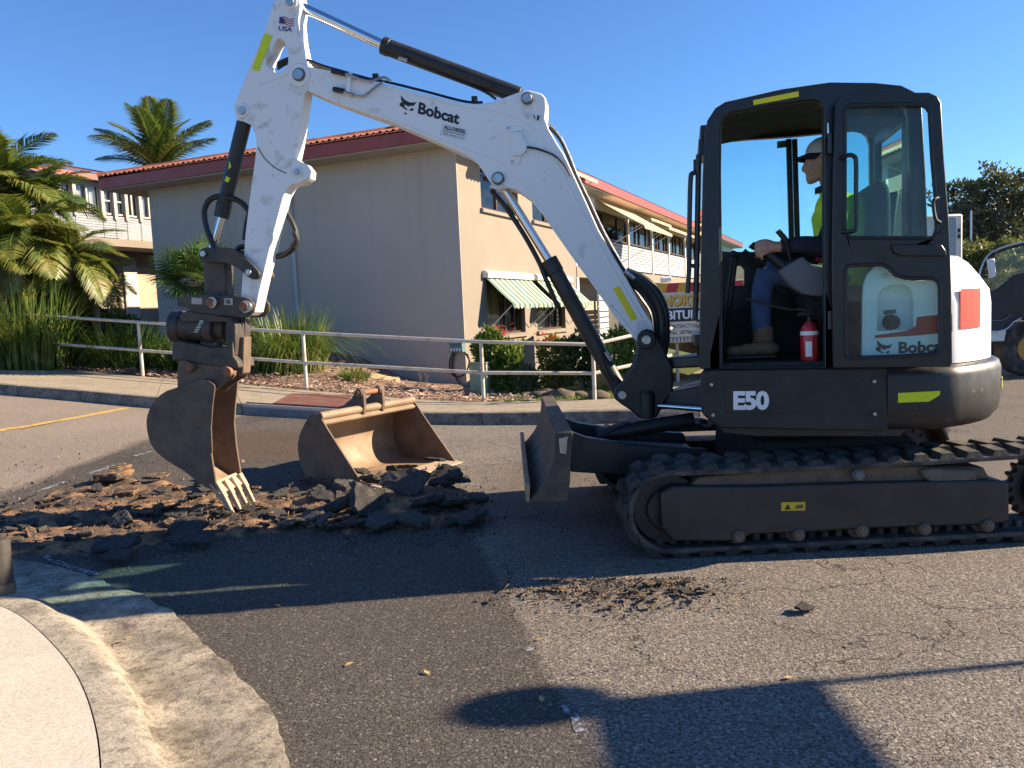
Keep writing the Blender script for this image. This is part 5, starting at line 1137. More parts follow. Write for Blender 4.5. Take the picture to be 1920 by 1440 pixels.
px_text('lettering', 'ALLDIESEL', (831, 241), (873, 251), (832, 234), Bq, -.1035, Vector((0, 0, 0)), M_decal, dl_, .04, .2); px_text('lettering', 'EQUIPMENT', (831, 247), (871, 257), (832, 242.5), Bq, -.1035, Vector((0, 0, 0)), M_decal, dl_, .0); px_text('lettering', '(02) 6652 5151', (831, 252), (869, 261.5), (831.5, 248.5), Bq, -.1035, Vector((0, 0, 0)), M_decal, dl_, .01)
ld = plate('lift_decal', [(997, 211), (1016, 215), (1014, 229), (995, 225)], Bq, -.1025, -.1015, bn, M_deW, bo, 0)
plate('lift_symbol', [(1008, 216), (1012, 217), (1010, 226), (1006, 225)], Bq, -.1035, -.1025, bn, M_decal, ld, 0); plate('lift_symbol', [(999, 214), (1001, 215), (1004, 222), (1002, 223)], Bq, -.1035, -.1025, bn, M_decal, ld, 0)
# work-lamp bracket on the boom
br = plate('lamp_bracket', [(962, 246), (979, 248), (979, 258), (988, 272), (986, 283), (976, 292), (960, 291)], Bq, -.13, -.1, bn, M_wp, bo, .004); plate('bracket_foot', [(950, 238), (980, 236), (981, 245), (951, 248)], Bq, -.11, -.1, bn, M_wp, br, .002); plate('bracket_foot', [(957, 290), (976, 292), (974, 309), (956, 307)], Bq, -.11, -.1, bn, M_wp, br, .002)
for x, y in ((953, 240), (960, 303)): c = Bq(x, y, -.112); m = MB(); m.cyl(c-bn*.006, c+bn*.004, .01, n=6); m.build('bolt', M_stl, br)
m = MB(); m.tube([Bq(x, y, -.115) for x, y in [(980, 279), (988, 276), (1010, 280), (1040, 292), (1060, 312), (1070, 330)]], .007, 6, sub=5); m.build('lamp_cable', M_hose, bo)
# pipes and hoses over the top of the boom
def bt(name, px, n0, r_, mt, par=None, sub=5, seg=8): m = MB(); m.tube([Bq(x, y, n0) for x, y in px], r_, seg, sub=sub); return m.build(name, mt, par or bo)
for k, n0 in enumerate((-.07, -.03, .02, .06)):
    o_ = k*1.5
    bt('steel_pipe' if k % 2 else 'hydraulic_hose', [(1030, 238-o_), (1050, 262-o_), (1066, 295-o_), (1082, 335-o_), (1102, 376-o_), (1128, 432-o_), (1158, 487-o_), (1174, 512-o_)], n0, .012, M_hose if k % 2 == 0 else M_stl)
    bt('hydraulic_hose', [(520, 118+k*4), (545, 108+k*3), (575, 112+k*3), (605, 123+k*3), (640, 133+k*2), (690, 147), (727, 154), (800, 172), (870, 190), (905, 192)], -.06+.04*k, .009, M_hose)
for k, (px_, r_) in enumerate(([[(1172, 510), (1192, 522), (1215, 540), (1235, 570), (1243, 605), (1240, 640), (1232, 668)], .026], [[(1170, 515), (1185, 530), (1206, 548), (1226, 578), (1233, 612), (1230, 650)], .026], [[(1174, 508), (1198, 518), (1222, 535), (1242, 566), (1249, 600), (1248, 645), (1240, 680)], .026], [[(1168, 518), (1184, 540), (1200, 562), (1218, 592), (1222, 640)], .02])):
    bt('hose_bundle', px_, -.09+.05*k, r_, M_hose, EXC, seg=10)
m = MB(); P = [Bq(x, y, -.11) for x, y in [(1176, 506), (1186, 512), (1190, 522), (1180, 518)]]; m.tube([Bq(1172, 508, -.1), Bq(1190, 522, -.1)], .02, 10, sub=1); m.build('hose_fitting', M_stl, bo)
# pipe clamp with couplings near the arm joint
plate('pipe_clamp', [(653, 135), (659, 136), (655, 180), (646, 178)], Bq, -.125, -.1, bn, M_wp, bo, .002); bt('coupling', [(622, 133), (648, 139)], -.125, .016, M_hose, sub=1); bt('coupling', [(648, 139), (668, 146)], -.125, .012, M_stl, sub=1); bt('steel_pipe', [(668, 146), (690, 152), (705, 149), (720, 145), (732, 152)], -.12, .009, M_stl); bt('coupling', [(625, 167), (645, 171)], -.125, .018, M_hose, sub=1); bt('coupling', [(645, 173), (662, 178)], -.125, .013, M_stl, sub=1); bt('steel_pipe', [(662, 178), (682, 180), (700, 166), (720, 152)], -.12, .007, M_stl)
for x, y in ((706, 146), (890, 188)): c = Bq(x, y, -.02); m = MB(); m.box(c, (.02, .06, .014)); m.build('hose_clip', M_hose, bo, bevel=.003)
# ---- arm
arm_px = [(519, -14), (530, -24), (545, -27), (558, -20), (562, -5), (563, 12), (560, 37), (564, 75), (572, 112), (577, 135), (574, 158), (569, 190), (557, 268), (551, 296), (557, 300), (570, 306), (579, 318), (578, 332), (566, 342), (548, 345), (541, 350), (531, 368), (510, 448), (489, 535), (478, 585), (468, 592), (455, 588), (450, 575), (455, 515), (460, 440), (468, 372), (478, 300), (481, 268), (478, 248), (470, 234), (457, 228), (444, 222), (439, 209), (440, 195), (462, 140), (497, 55), (512, 8)]
hole = [(523, 72), (532, 77), (538, 88), (540, 105), (539, 122), (529, 133), (516, 136), (504, 129), (500, 116), (508, 99), (515, 80)]
AR = plate('arm', arm_px, Bq, -.1, .04, bn, M_wa, EXC, .006, [densify([Vector((x, y, 0)) for x, y in hole], 2) and [(p.x, p.y) for p in densify([Vector((x, y, 0)) for x, y in hole], 2)]])
m = MB(); m.tube([Bq(x, y, -.1) for x, y in [(488, 157), (500, 155), (541, 139)]], .006, 6, sub=3); m.build('weld_seam', M_wa, AR); m = MB(); m.tube([Bq(x, y, -.1) for x, y in [(484, 276), (495, 295), (515, 314), (537, 325)]], .004, 6, sub=4); m.build('weld_seam', M_bk, AR)
for (x, y), r_ in (((545, 4), .03), ((455, 208), .028), ((558, 323), .022)):
    c = Bq(x, y, -.1); m = MB(); m.cyl(c-bn*.012, c+bn*.05, r_*1.75, n=28); m.build('pin_boss', M_wa, AR, bevel=.004); m = MB(); m.cyl(c-bn*.024, c+bn*.02, r_, n=24); m.build('pivot_pin', M_stl, AR, bevel=.003)
plate('reflective_tape', [(496, 62), (511, 67), (485, 134), (472, 130)], Bq, -.1025, -.1015, bn, M_fly, AR, 0)
fl = plate('flag_decal', [(524, 29), (552, 33), (549, 62), (520, 58)], Bq, -.1022, -.1012, bn, M_deW, AR, 0)
for k in range(4): plate('flag_stripe', [(527, 32+k*4), (534, 30.5+k*4), (543, 36+k*4), (551, 34+k*4), (551, 36+k*4), (543, 38+k*4), (534, 33+k*4), (527, 34+k*4)], Bq, -.1032, -.1022, bn, M_deR, fl, 0)
plate('flag_canton', [(524, 31), (530, 33), (536, 42), (523, 44)], Bq, -.1038, -.1032, bn, mat('blue_decal', (.03, .04, .16), .5), fl, 0); px_text('lettering', 'USA', (522, 57), (547, 60), (523, 48), Bq, -.1035, Vector((0, 0, 0)), mat('blue_decal', (.03, .04, .16), .5), fl, .03, .1)
M_grs = mat('grease_and_grime', (.60, .565, .52), .6, var=.2, vs_=25, dirt=(.80, .80, .78), dscale=26, damt=.8, dsharp=.3); rgs = random.Random(2)
def stain(par, x, y, rx, ry, tail=0.):
    P = []
    for i in range(22):
        a = 2*math.pi*i/22; k = 1+.35*noise.noise(Vector((math.cos(a)*1.7+x, math.sin(a)*1.7+y, 0))); dy = ry*k*math.sin(a); dy += tail*max(0, math.sin(a))**3; P.append((x+rx*k*math.cos(a), y+dy))
    m = MB(); m.add([Bq(a, b, -.1009) for a, b in P], [tuple(range(22))]); m.build('grease_stain', M_grs, par, smooth=0)
for a in ((562, 158, 20, 9, 14), (934, 350, 15, 5, 0), (989, 203, 12, 7, 14), (1205, 612, 12, 12, 8), (700, 206, 16, 4, 3), (1090, 470, 6, 14, 4)): stain(bo, *a)
for a in ((456, 224, 10, 3, 0), (500, 372, 14, 6, 8), (505, 440, 7, 16, 10), (475, 540, 8, 22, 8), (548, 22, 8, 6, 6), (520, 290, 6, 10, 6)): stain(AR, *a)
# ---- cylinders
def cyl_(name, a, b, r_, mt, par=EXC, n=24, bevel=.004): m = MB(); m.cyl(a, b, r_, n=n); return m.build(name, mt, par, bevel=bevel)
cyl_('arm_cylinder_rod', Bq(545, 4, -.02), Bq(728, 89, -.02), .034, M_chr); ac = cyl_('arm_cylinder', Bq(720, 86, -.02), Bq(975, 180, -.02), .057, M_bp); cyl_('gland', Bq(718, 85, -.02), Bq(730, 90, -.02), .061, M_bp, ac)
bt('feed_pipe', [(752, 110), (765, 114), (790, 124), (850, 148), (905, 170), (930, 186)], -.05, .009, M_hose, ac, 4); bt('coupling', [(748, 108), (764, 113)], -.085, .012, M_stl, ac, 1)
cyl_('bucket_cylinder_rod', Bq(418, 398, -.03), Bq(395, 476, -.03), .027, M_chr); bc = cyl_('bucket_cylinder', Bq(458, 228, -.03), Bq(415, 406, -.03), .052, M_bp); cyl_('gland', Bq(421, 382, -.03), Bq(415, 408, -.03), .056, M_bp, bc)
for k, pts in enumerate(([(430, 302), (433, 312), (428, 318), (429, 306)], [(424, 330), (431, 334), (427, 342), (421, 339)])): plate('paint_dab', pts, Bq, -.088, -.08, bn, M_fly, bc, 0)
cyl_('lift_cylinder_rod', Bq(934, 335, 0), Bq(1040, 506, 0), .03, M_chr); lc_ = cyl_('lift_cylinder', Bq(1030, 490, 0), Bq(1167, 740, 0), .056, M_bp); cyl_('gland', Bq(1028, 487, 0), Bq(1042, 512, 0), .062, M_bp, lc_)
bt('rod_guard_pipe', [(921, 357), (944, 383), (980, 436), (1010, 490), (1022, 520), (1036, 552), (1046, 578)], -.02, .017, M_hose, EXC, 4); bt('lift_hose', [(1125, 655), (1132, 680), (1142, 705), (1150, 715)], -.07, .008, M_hose, lc_); bt('coupling', [(1135, 660), (1146, 676)], -.07, .014, M_stl, lc_, 1)
# arm hoses looping out on both sides
bt('looped_hose', [(470, 400), (455, 382), (437, 372), (412, 368), (392, 376), (383, 398), (388, 430), (399, 458), (405, 475)], -.06, .021, M_hose, AR, 6, 10); bt('looped_hose', [(468, 395), (462, 420), (458, 450)], -.04, .018, M_hose, AR, 6, 10)
bt('looped_hose', [(536, 395), (545, 412), (553, 430), (556, 450), (548, 466), (535, 476), (518, 481), (500, 480)], .05, .022, M_hose, AR, 6, 10); bt('hose_sleeve', [(552, 436), (556, 450), (550, 464)], .045, .025, M_plas, AR, 5, 10); bt('looped_hose', [(462, 462), (450, 464), (444, 470), (440, 480)], -.05, .02, M_hose, AR, 5, 10)
# ---- linkage, tilting hitch
for n0 in (-.15, .07):
    P = [(372, 480), (374, 470), (384, 464), (420, 464), (440, 468), (462, 485), (484, 508), (486, 518), (478, 524), (466, 520), (444, 502), (420, 493), (385, 492), (376, 488)]
    m = MB(); m.plate(densify([Bq(x, y, -.15)+bn*(n0+.15) for x, y in P], 2), bn*.035); m.build('tipping_link', M_hitch, EXC, bevel=.006)
for x, y in ((383, 476), (468, 511)): pin('pivot_pin', Bq(x, y, -.145), bn, .022, .05, M_stl, EXC)
m = MB(); P = [(381, 478), (421, 478), (424, 520), (424, 565), (384, 565), (381, 520)]; m.plate([Bq(x, y, -.09) for x, y in P], bn*.13); m.build('bucket_link', M_hitch, EXC, bevel=.012)
hp_px = [(332, 560), (345, 555), (380, 552), (425, 553), (455, 556), (468, 560), (476, 570), (475, 584), (466, 594), (452, 596), (430, 593), (405, 591), (362, 585), (348, 577), (332, 573)]
for n0 in (-.15, .1):
    m = MB(); m.plate([Bq(x, y, -.15)+bn*(n0+.15) for x, y in hp_px], bn*.03); hc = m.build('hitch_cheek', M_hitch, EXC, bevel=.006)
    if n0 < 0:
        plate('maker_plate', [(359, 558), (379, 559), (379, 571), (359, 570)], Bq, -.152, -.1505, bn, mat('worn_label', (.42, .38, .30), .6, var=.3, vs_=30), hc, 0); gp = plate('logo_plate', [(420, 559), (436, 559.5), (436, 572), (420, 571.5)], Bq, -.152, -.1505, bn, mat('worn_label', (.42, .38, .30)), hc, 0); px_text('lettering', 'G', (424, 569.5), (432, 569.8), (424, 561.5), Bq, -.153, Vector((0, 0, 0)), M_decal, gp, .06)
for (x, y), r_ in (((396, 567), .032), ((459, 575), .036)): pin('pivot_pin', Bq(x, y, -.16), bn, r_, .06, M_rust, EXC); m = MB(); c = Bq(x+4, y, -.15); m.cyl(c-bn*.03, c, r_*1.25, n=20); m.build('pin_collar', M_stl, EXC, bevel=.003)
m = MB(); P = [(352, 582), (432, 594), (436, 604), (340, 604), (335, 590)]; m.plate([Bq(x, y, -.12) for x, y in P], bn*.24); m.build('hitch_bridge', M_hitch, EXC, bevel=.008)
m = MB(); a, b = Bq(334, 613, 0), Bq(404, 615, 0); ax = (b-a).normalized()
m.cyl(a, b, .11, n=32); m.cyl(a-ax*.03, a+ax*.05, .122, n=32); m.cyl(b-ax*.05, b+ax*.02, .125, n=32); m.build('tilt_actuator', M_hitch, EXC, bevel=.008)
for k in range(6): m = MB(); q = Bq(368+k*2.2, 622-k*4, -.117); m.box(q, (.016, .004, .004)); m.build('cast_rib', M_stl, EXC, smooth=0)
m = MB(); m.cyl(Bq(404, 615, 0), Bq(424, 617, 0), .075, n=20); m.build('actuator_neck', M_bk, EXC, bevel=.01)
plate('tilt_end_plate', [(425, 598), (437, 600), (442, 610), (442, 640), (440, 668), (430, 668), (422, 640), (422, 610)], Bq, -.12, .12, bn, M_hitch, EXC, .01); bt('tilt_hose', [(452, 594), (453, 606), (451, 622), (450, 634)], -.02, .011, M_hose, EXC); bt('tilt_hose', [(456, 592), (458, 606), (456, 634)], .02, .011, M_hose, EXC)
plate('latch_rail', [(448, 632), (458, 632), (457, 672), (456, 700), (447, 706), (443, 690), (446, 668)], Bq, -.06, .06, bn, M_bk, EXC, .006)
plate('hitch_body', [(322, 645), (335, 638), (350, 642), (372, 646), (395, 652), (424, 650), (436, 640), (438, 668), (446, 678), (448, 690), (440, 692), (400, 686), (370, 682), (345, 676), (322, 676)], Bq, -.13, .13, bn, M_hitch, EXC, .01); m = MB(); m.cyl(Bq(380, 648, -.02), Bq(412, 648, -.02), .045, n=16); m.build('hitch_ram', M_bk, EXC, bevel=.005)
# ---- digging bucket on the hitch
BW = .2
BK = plate('bucket_side', [(330, 727), (345, 722), (365, 716), (379, 712), (392, 716), (399, 724), (398, 737), (394, 775), (392, 805), (396, 850), (407, 921), (385, 914), (362, 897), (340, 880), (325, 872), (312, 863), (301, 855), (291, 846), (283, 834), (278, 820), (275, 805), (274, 790), (276, 778), (280, 767), (286, 756), (293, 747), (302, 739), (312, 733)], Bq, -BW, -BW+.02, bn, M_bk, EXC, .004)
near = [Bq(x, y, -BW) for x, y in [(330, 727), (345, 722), (365, 716), (379, 712), (392, 716), (399, 724), (398, 737), (394, 775), (392, 805), (396, 850), (407, 921), (385, 914), (362, 897), (340, 880), (325, 872), (312, 863), (301, 855), (291, 846), (283, 834), (278, 820), (275, 805), (274, 790), (276, 778), (280, 767), (286, 756), (293, 747), (302, 739), (312, 733)]]
m = MB(); m.plate([p+bn*(2*BW-.02) for p in near], bn*.02); m.build('bucket_side', M_bk, EXC, bevel=.004)
cur = near[3:0:-1]+[near[0]]+near[:10:-1]+[near[10]]
m = MB(); inn = sum((p for p in near), Vector())/len(near); ci = [p+(inn-p).normalized()*.016 for p in cur]
m.loft([[p+bn*.021 for p in cur], [p+bn*(2*BW-.021) for p in cur]]); m.loft([[p+bn*(2*BW-.021) for p in ci], [p+bn*.021 for p in ci]]); m.build('bucket_shell', [M_bki], EXC, smooth=60)
plate('side_stiffener', [(371, 716), (380, 711), (393, 714), (402, 722), (403, 728), (399, 760), (396, 800), (398, 850), (391, 850), (386, 800), (376, 760)], Bq, -BW-.012, -BW, bn, M_bk, BK, .004)
lip0, lip1 = Bq(404, 906, -BW), Bq(404, 906, -BW)+bn*2*BW
td = (Bq(437, 964, -BW+.05)-Bq(411, 921, -BW+.05)).normalized(); tu = bn.cross(td).normalized()
m = MB(); m.hexa([Bq(396, 905, -BW)+bn*.0, Bq(396, 905, -BW)+bn*2*BW, Bq(414, 926, -BW)+bn*2*BW, Bq(414, 926, -BW)], [p+tu*.03 for p in [Bq(396, 905, -BW)+bn*.0, Bq(396, 905, -BW)+bn*2*BW, Bq(414, 926, -BW)+bn*2*BW, Bq(414, 926, -BW)]]); m.build('bucket_lip', M_tooth, EXC, bevel=.006)
for k in range(4):
    c = Bq(410, 919, -BW+.0)+bn*(.03+k*(2*BW-.06)/3)+tu*.015; w_ = .027; L = (Bq(437, 964, -BW+.05)-Bq(411, 921, -BW+.05)).length
    m = MB(); sec = [(-.05, .026, .03), (.04, .024, .028), (.0699, .023, .026), (.07, .018, .022), (L, .013, .009)]; rows = []
    for t, hw, hh in sec: q = c+td*t; rows.append([q-bn*hw-tu*hh, q+bn*hw-tu*hh, q+bn*hw+tu*hh, q-bn*hw+tu*hh])
    m.loft(rows, True); m.f += [(3, 2, 1, 0), tuple(4*4+i for i in range(4))]; m.m += [0, 0]; m.build('bucket_tooth', M_tooth, EXC, smooth=25, bevel=.004)
ear = [(334, 678), (345, 672), (360, 674), (372, 682), (415, 684), (428, 684), (438, 692), (440, 704), (434, 712), (424, 716), (405, 730), (395, 740), (332, 740), (332, 700)]
for n0 in (-.12, .09): m = MB(); m.plate([Bq(x, y, -.12)+bn*(n0+.12) for x, y in ear], bn*.03); m.build('bucket_ear', M_bk, EXC, bevel=.006)
for (x, y), r_ in (((356, 688), .03), ((426, 697), .034)): c = Bq(x, y, -.13); m = MB(); m.cyl(c-bn*.02, c+bn*.26, r_*1.3, n=24); m.build('pin_collar', M_bk, EXC, bevel=.004); pin('bucket_pin', Bq(x+2, y, -.15), bn, r_, .05, M_rust, EXC)
# ------------------------------------------------------------------ operator in the cab
M_skin = mat('skin', (.46, .26, .19), .55, var=.08, vs_=20); M_hiv = mat('hi_vis_jacket', (.62, .80, .05), .8, var=.12, vs_=14, bump=1., bs=16); M_navy = mat('navy_sleeve', (.012, .014, .028), .85, var=.2, bump=.2, bs=20)
M_jean = mat('blue_jeans', (.045, .075, .16), .9, var=.25, vs_=10, bump=.4, bs=25); M_boot = mat('tan_work_boot', (.14, .095, .055), .85, var=.25, vs_=12, bump=.3); M_capw = mat('pale_cap_cloth', (.55, .54, .53), .85, var=.05); M_hair = mat('grey_brown_hair', (.10, .08, .065), .9, var=.3, vs_=60)
PER = thing('person', Dq(1560, 560, -.45), 'seated operator in a hi-vis yellow jacket, jeans, boots and peaked cap, holding the joystick', 'person')
def blend(mb, name, mt, par, vox=.008, it=6):
    o = mb.build(name, mt, par, smooth=180); r_ = o.modifiers.new('remesh', 'REMESH'); r_.mode = 'VOXEL'; r_.voxel_size = vox; r_.use_smooth_shade = True
    s_ = o.modifiers.new('smooth', 'SMOOTH'); s_.factor = .5; s_.iterations = it; return o
Hn = -.45; hd = MB(); C_ = lambda x, y, dn=0.: Dq(x, y, Hn+dn)
hd.sphere(C_(1545, 292), (.098, .078, .098)); hd.sphere(C_(1528, 312), (.062, .062, .085)); hd.sphere(C_(1524, 332), (.040, .045, .038)); hd.sphere(C_(1520, 340), (.024, .026, .018), 12, 8)
for s_ in (-1, 1): hd.sphere(C_(1523, 318, s_*.036), (.03, .026, .035), 12, 8); hd.sphere(C_(1516, 301, s_*.03), (.02, .026, .012), 12, 8); hd.sphere(C_(1547, 312, s_*.078), (.018, .010, .032), 12, 8)
nb, nt_ = C_(1512.5, 303), C_(1507.5, 318); hd.tube([nb, (nb+nt_)/2-Vector((.003, 0, 0)), nt_, C_(1513, 321)], [.009, .012, .016, .012], 10, sub=4)
for s_ in (-1, 1): hd.sphere(C_(1511, 319.5, s_*.011), .010, 10, 6)
hd.sphere(C_(1514.5, 327), (.013, .022, .007), 10, 6); hd.sphere(C_(1515.5, 332), (.012, .020, .007), 10, 6)
hd.tube([C_(1552, 318), C_(1556, 345), C_(1562, 372)], [.055, .054, .06], 16, sub=4)
# near hand closed on the joystick
HN2 = -.74; h_ = lambda x, y, dn=0.: Dq(x, y, HN2+dn)
hd.tube([h_(1490, 462, .0), h_(1466, 462), h_(1456, 462)], [.032, .028, .03], 12, sub=3); hd.sphere(h_(1446, 463, -.004), (.042, .030, .036)); hd.sphere(h_(1436, 465, -.008), (.03, .028, .03))
for k, (a, b, c, e, r_) in enumerate((((1440, 453, -.02), (1424, 454, -.045), (1417, 462, -.035), (1420, 468, -.005), .0115), ((1438, 460, -.03), (1422, 463, -.052), (1417, 471, -.04), (1421, 476, -.008), .0115), ((1438, 467, -.03), (1425, 471, -.05), (1421, 478, -.038), (1425, 482, -.008), .011), ((1440, 473, -.022), (1430, 477, -.042), (1428, 483, -.03), (1431, 486, -.006), .0095))):
    hd.tube([h_(*a), h_(*b), h_(*c), h_(*e)], [r_*1.1, r_, r_*.95, r_*.8], 8, sub=4)
hd.tube([h_(1446, 455, .012), h_(1434, 452, .022), h_(1420, 455, .016), h_(1413, 460, .006)], [.015, .0135, .0115, .009], 8, sub=4)
# far hand, simple grip on the other stick
hd.sphere(h_(1444, 464, .56), (.042, .03, .035))
for k in range(4): hd.tube([h_(1438, 456+6*k, .54), h_(1424, 458+6*k, .52), h_(1419, 464+6*k, .535), h_(1422, 469+5*k, .56)], [.012, .011, .0105, .009], 8, sub=3)
hd.tube([C_(1560, 365), C_(1575, 400), C_(1582, 450), C_(1584, 540)], [.07, .12, .12, .12], 14, sub=3)
for s_, hx in ((-1, -.74), (1, -.18)): hd.tube([C_(1572, 390, s_*.05), C_(1570, 390, s_*.2), C_(1560, 440, s_*.262), C_(1545, 461, s_*.275), Dq(1505, 459, hx), Dq(1470, 462, hx), Dq(1448, 463, hx)], [.05, .05, .042, .04, .034, .03, .03], 12, sub=4)
for n_ in (-.60, -.30): hd.tube([C_(1584, 540), Dq(1560, 540, n_), Dq(1470, 513, n_), Dq(1436, 511, n_), Dq(1428, 575, n_), Dq(1430, 640, n_), Dq(1400, 658, n_)], [.08, .06, .042, .035, .03, .03, .026], 12, sub=3)
blend(hd, 'body', M_skin, PER, .0055, 4)
for s_ in (-1, 1): m = MB(); m.sphere(C_(1515.3, 304.5, s_*.03), .0095, 10, 8); m.build('eye', mat('eye', (.08, .06, .05), .2), PER)
m = MB(); m.sphere(C_(1556, 300), (.086, .079, .075)); blend(m, 'hair', M_hair, PER, .008, 2)
# jacket: torso, upper arms; navy lower sleeves
jk = MB(); jk.tube([C_(1568, 372), C_(1574, 395), C_(1582, 440), C_(1585, 490), C_(1583, 540)], [.10, .165, .17, .155, .16], 20, sub=4)
jk.tube([C_(1556, 352), C_(1562, 366)], [.066, .08], 16, sub=1)
for s_ in (-1, 1): jk.sphere(C_(1572, 390, s_*.16), (.085, .085, .085)); jk.tube([C_(1570, 388, s_*.2), C_(1566, 410, s_*.245), C_(1560, 432, s_*.265)], [.075, .07, .066], 14, sub=4)
for s_ in (-1, 1): jk.sphere(C_(1552, 398, s_*.08), (.075, .08, .12))
blend(jk, 'jacket', M_hiv, PER, .009, 8)
m = MB(); m.tube([C_(1549, 346), C_(1552, 356)], [.066, .076], 16, sub=1); m.build('collar', M_navy, PER)
for s_ in (-1, 1): m = MB(); hx = -.74 if s_ < 0 else -.18; m.tube([C_(1564, 424, s_*.262), C_(1556, 446, s_*.27), C_(1545, 462, s_*.275), Dq(1505, 459, hx), Dq(1478, 461, hx), Dq(1464, 462, hx)], [.066, .066, .062, .05, .043, .04], 14, sub=5); m.build('sleeve', M_navy, PER)
# jeans and boots
jn = MB(); jn.sphere(C_(1580, 552), (.17, .19, .10))
for s_, n_ in ((-1, -.60), (1, -.30)):
    jn.tube([Dq(1582, 545, n_), Dq(1530, 527, n_), Dq(1470, 513, n_), Dq(1436, 511, n_)], [.095, .088, .076, .068], 16, sub=4); jn.tube([Dq(1440, 508, n_), Dq(1430, 540, n_), Dq(1427, 580, n_), Dq(1428, 622, n_)], [.068, .062, .058, .056], 16, sub=4)
blend(jn, 'trousers', M_jean, PER, .009, 5)
for n_ in (-.60, -.30):
    m = MB(); m.tube([Dq(1430, 612, n_), Dq(1431, 640, n_)], [.06, .06], 14, sub=1); m.sphere(Dq(1436, 654, n_), (.085, .05, .042)); m.sphere(Dq(1404, 656, n_), (.09, .05, .038)); m.sphere(Dq(1378, 659, n_), (.06, .05, .034)); b_ = blend(m, 'boot', M_boot, PER, .008, 4)
    m = MB(); a = Dq(1408, 669, n_); m.box(a, (.15, .048, .011), Matrix.Rotation(R(-12), 3, 'Z')); m.build('sole', M_hose, b_, bevel=.008)
# cap
cp = MB(); rows = []
cc = C_(1545, 288)
for j in range(7):
    a = R(90*j/6); rows.append([cc+Vector((.108*math.cos(a)*math.cos(t), .088*math.cos(a)*math.sin(t), .103*math.sin(a)**.9-.004)) for t in [2*math.pi*i/24 for i in range(24)]])
cp.loft(rows, True); cap = cp.build('cap', M_capw, PER, smooth=60)
m = MB(); rows = []
for j in range(6):
    t = j/5; rows.append([])
    for i in range(13):
        a = R(180-62+124*i/12); r0 = 1; x_ = cc.x+.106*math.cos(a)*(1+.0*t)-.078*t*math.cos((i-6)/6*1.2); y_ = cc.y+.088*math.sin(a)*(1-.1*t); rows[-1].append(Vector((x_, y_, cc.z+.004-.028*t-.012*((i-6)/6)**2)))
m.loft(rows); m.loft([[p-UZ*.006 for p in r] for r in rows][::-1]); m.build('cap_peak', M_navy, cap, smooth=60)
m = MB(); rows = []
for j in range(4): a = R(62*j/3); rows.append([cc+Vector((.1105*math.cos(a)*math.cos(t), .0905*math.cos(a)*math.sin(t), .1055*math.sin(a)**.9-.006)) for t in [R(-75+150*i/10) for i in range(11)]])
m.loft(rows); m.build('cap_back', M_navy, cap, smooth=60)
# fire extinguisher standing on the cab floor
fx = Dq(1518, 668, -.8); fx.z = 1.056; FE = thing('fire_extinguisher', fx, 'small red fire extinguisher with white label standing inside the cab doorway', 'extinguisher')
r_ = .049; Hh = Dq(1518, 603, -.8).z-fx.z; m = MB(); prof_ = [(.0, 0), (r_*.9, 0), (r_, .012), (r_, Hh-.05), (r_*.8, Hh-.022), (r_*.4, Hh), (0, Hh)]
m.loft([[fx+Vector((p*math.cos(2*math.pi*i/24), p*math.sin(2*math.pi*i/24), z)) for i in range(24)] for p, z in prof_], True); m.build('cylinder', mat('extinguisher_red', (.45, .02, .025), .3, var=.03, coat=.4), FE, smooth=40)
m = MB(); rr = r_+.0012; m.loft([[fx+Vector((rr*math.cos(a), rr*math.sin(a), z)) for a in [2*math.pi*i/24 for i in range(24)]] for z in (Hh*.66, Hh*.76)], True); m.build('label_band', M_deW, FE); m = MB(); m.loft([[fx+Vector((rr*math.cos(a), rr*math.sin(a), z)) for a in [R(225+8*i) for i in range(6)]] for z in (Hh*.12, Hh*.5)]); m.build('label', M_deW, FE)
m = MB(); m.cyl(fx+UZ*Hh, fx+UZ*(Hh+.03), .014, n=12); m.box(fx+UZ*(Hh+.045)+Vector((-.02, 0, 0)), (.05, .01, .008)); m.box(fx+UZ*(Hh+.065)+Vector((-.025, 0, 0)), (.05, .01, .005), Matrix.Rotation(R(12), 3, 'Y')); m.tube([fx+UZ*(Hh+.03)+Vector((.01, 0, 0)), fx+UZ*(Hh+.02)+Vector((.05, 0, 0)), fx+UZ*(Hh-.04)+Vector((.062, 0, 0)), fx+UZ*(Hh*.4)+Vector((.058, 0, 0))], .007, 6); m.build('valve', M_hose, FE)

# ------------------------------------------------------------------ loose wide bucket on the road
Q0 = on_road(685, 919); Q1 = on_road(856, 868); ww = (Q1-Q0); WL = ww.length; ww.normalize(); wf = Vector((ww.y, -ww.x, 0))
def WQ(x, y, s_=0.): return on_plane(x, y, Q0+ww*s_, ww)
WB = thing('bucket', Q0.lerp(Q1, .5)-wf*.35, 'wide rusty mud bucket resting loose on the road between the arm and the blade', 'bucket')
wp = [(590, 775), (597, 777), (613, 804), (647, 858), (687, 919), (663, 922), (630, 922), (599, 915), (578, 899), (564, 872), (558, 842), (561, 817), (570, 796), (581, 779)]
P0 = [WQ(x, y) for x, y in wp]; P0 = P0[:5]+densify(P0[5:]+[P0[0]], 3, False)[:-1]; P0 = [Vector((p.x, p.y, max(p.z, .004))) for p in P0]
for s_ in (0, WL-.018): m = MB(); m.plate([p+ww*s_ for p in P0], ww*.018); m.build('side_plate', M_bk, WB, bevel=.004)
cur = [P0[0]]+P0[:3:-1]; cen = sum(P0, Vector())/len(P0); ci = [p+(cen-p).normalized()*.014 for p in cur]
m = MB(); m.loft([[p+ww*.019 for p in cur], [p+ww*(WL-.019) for p in cur]]); m.build('shell', M_bk, WB, smooth=60)
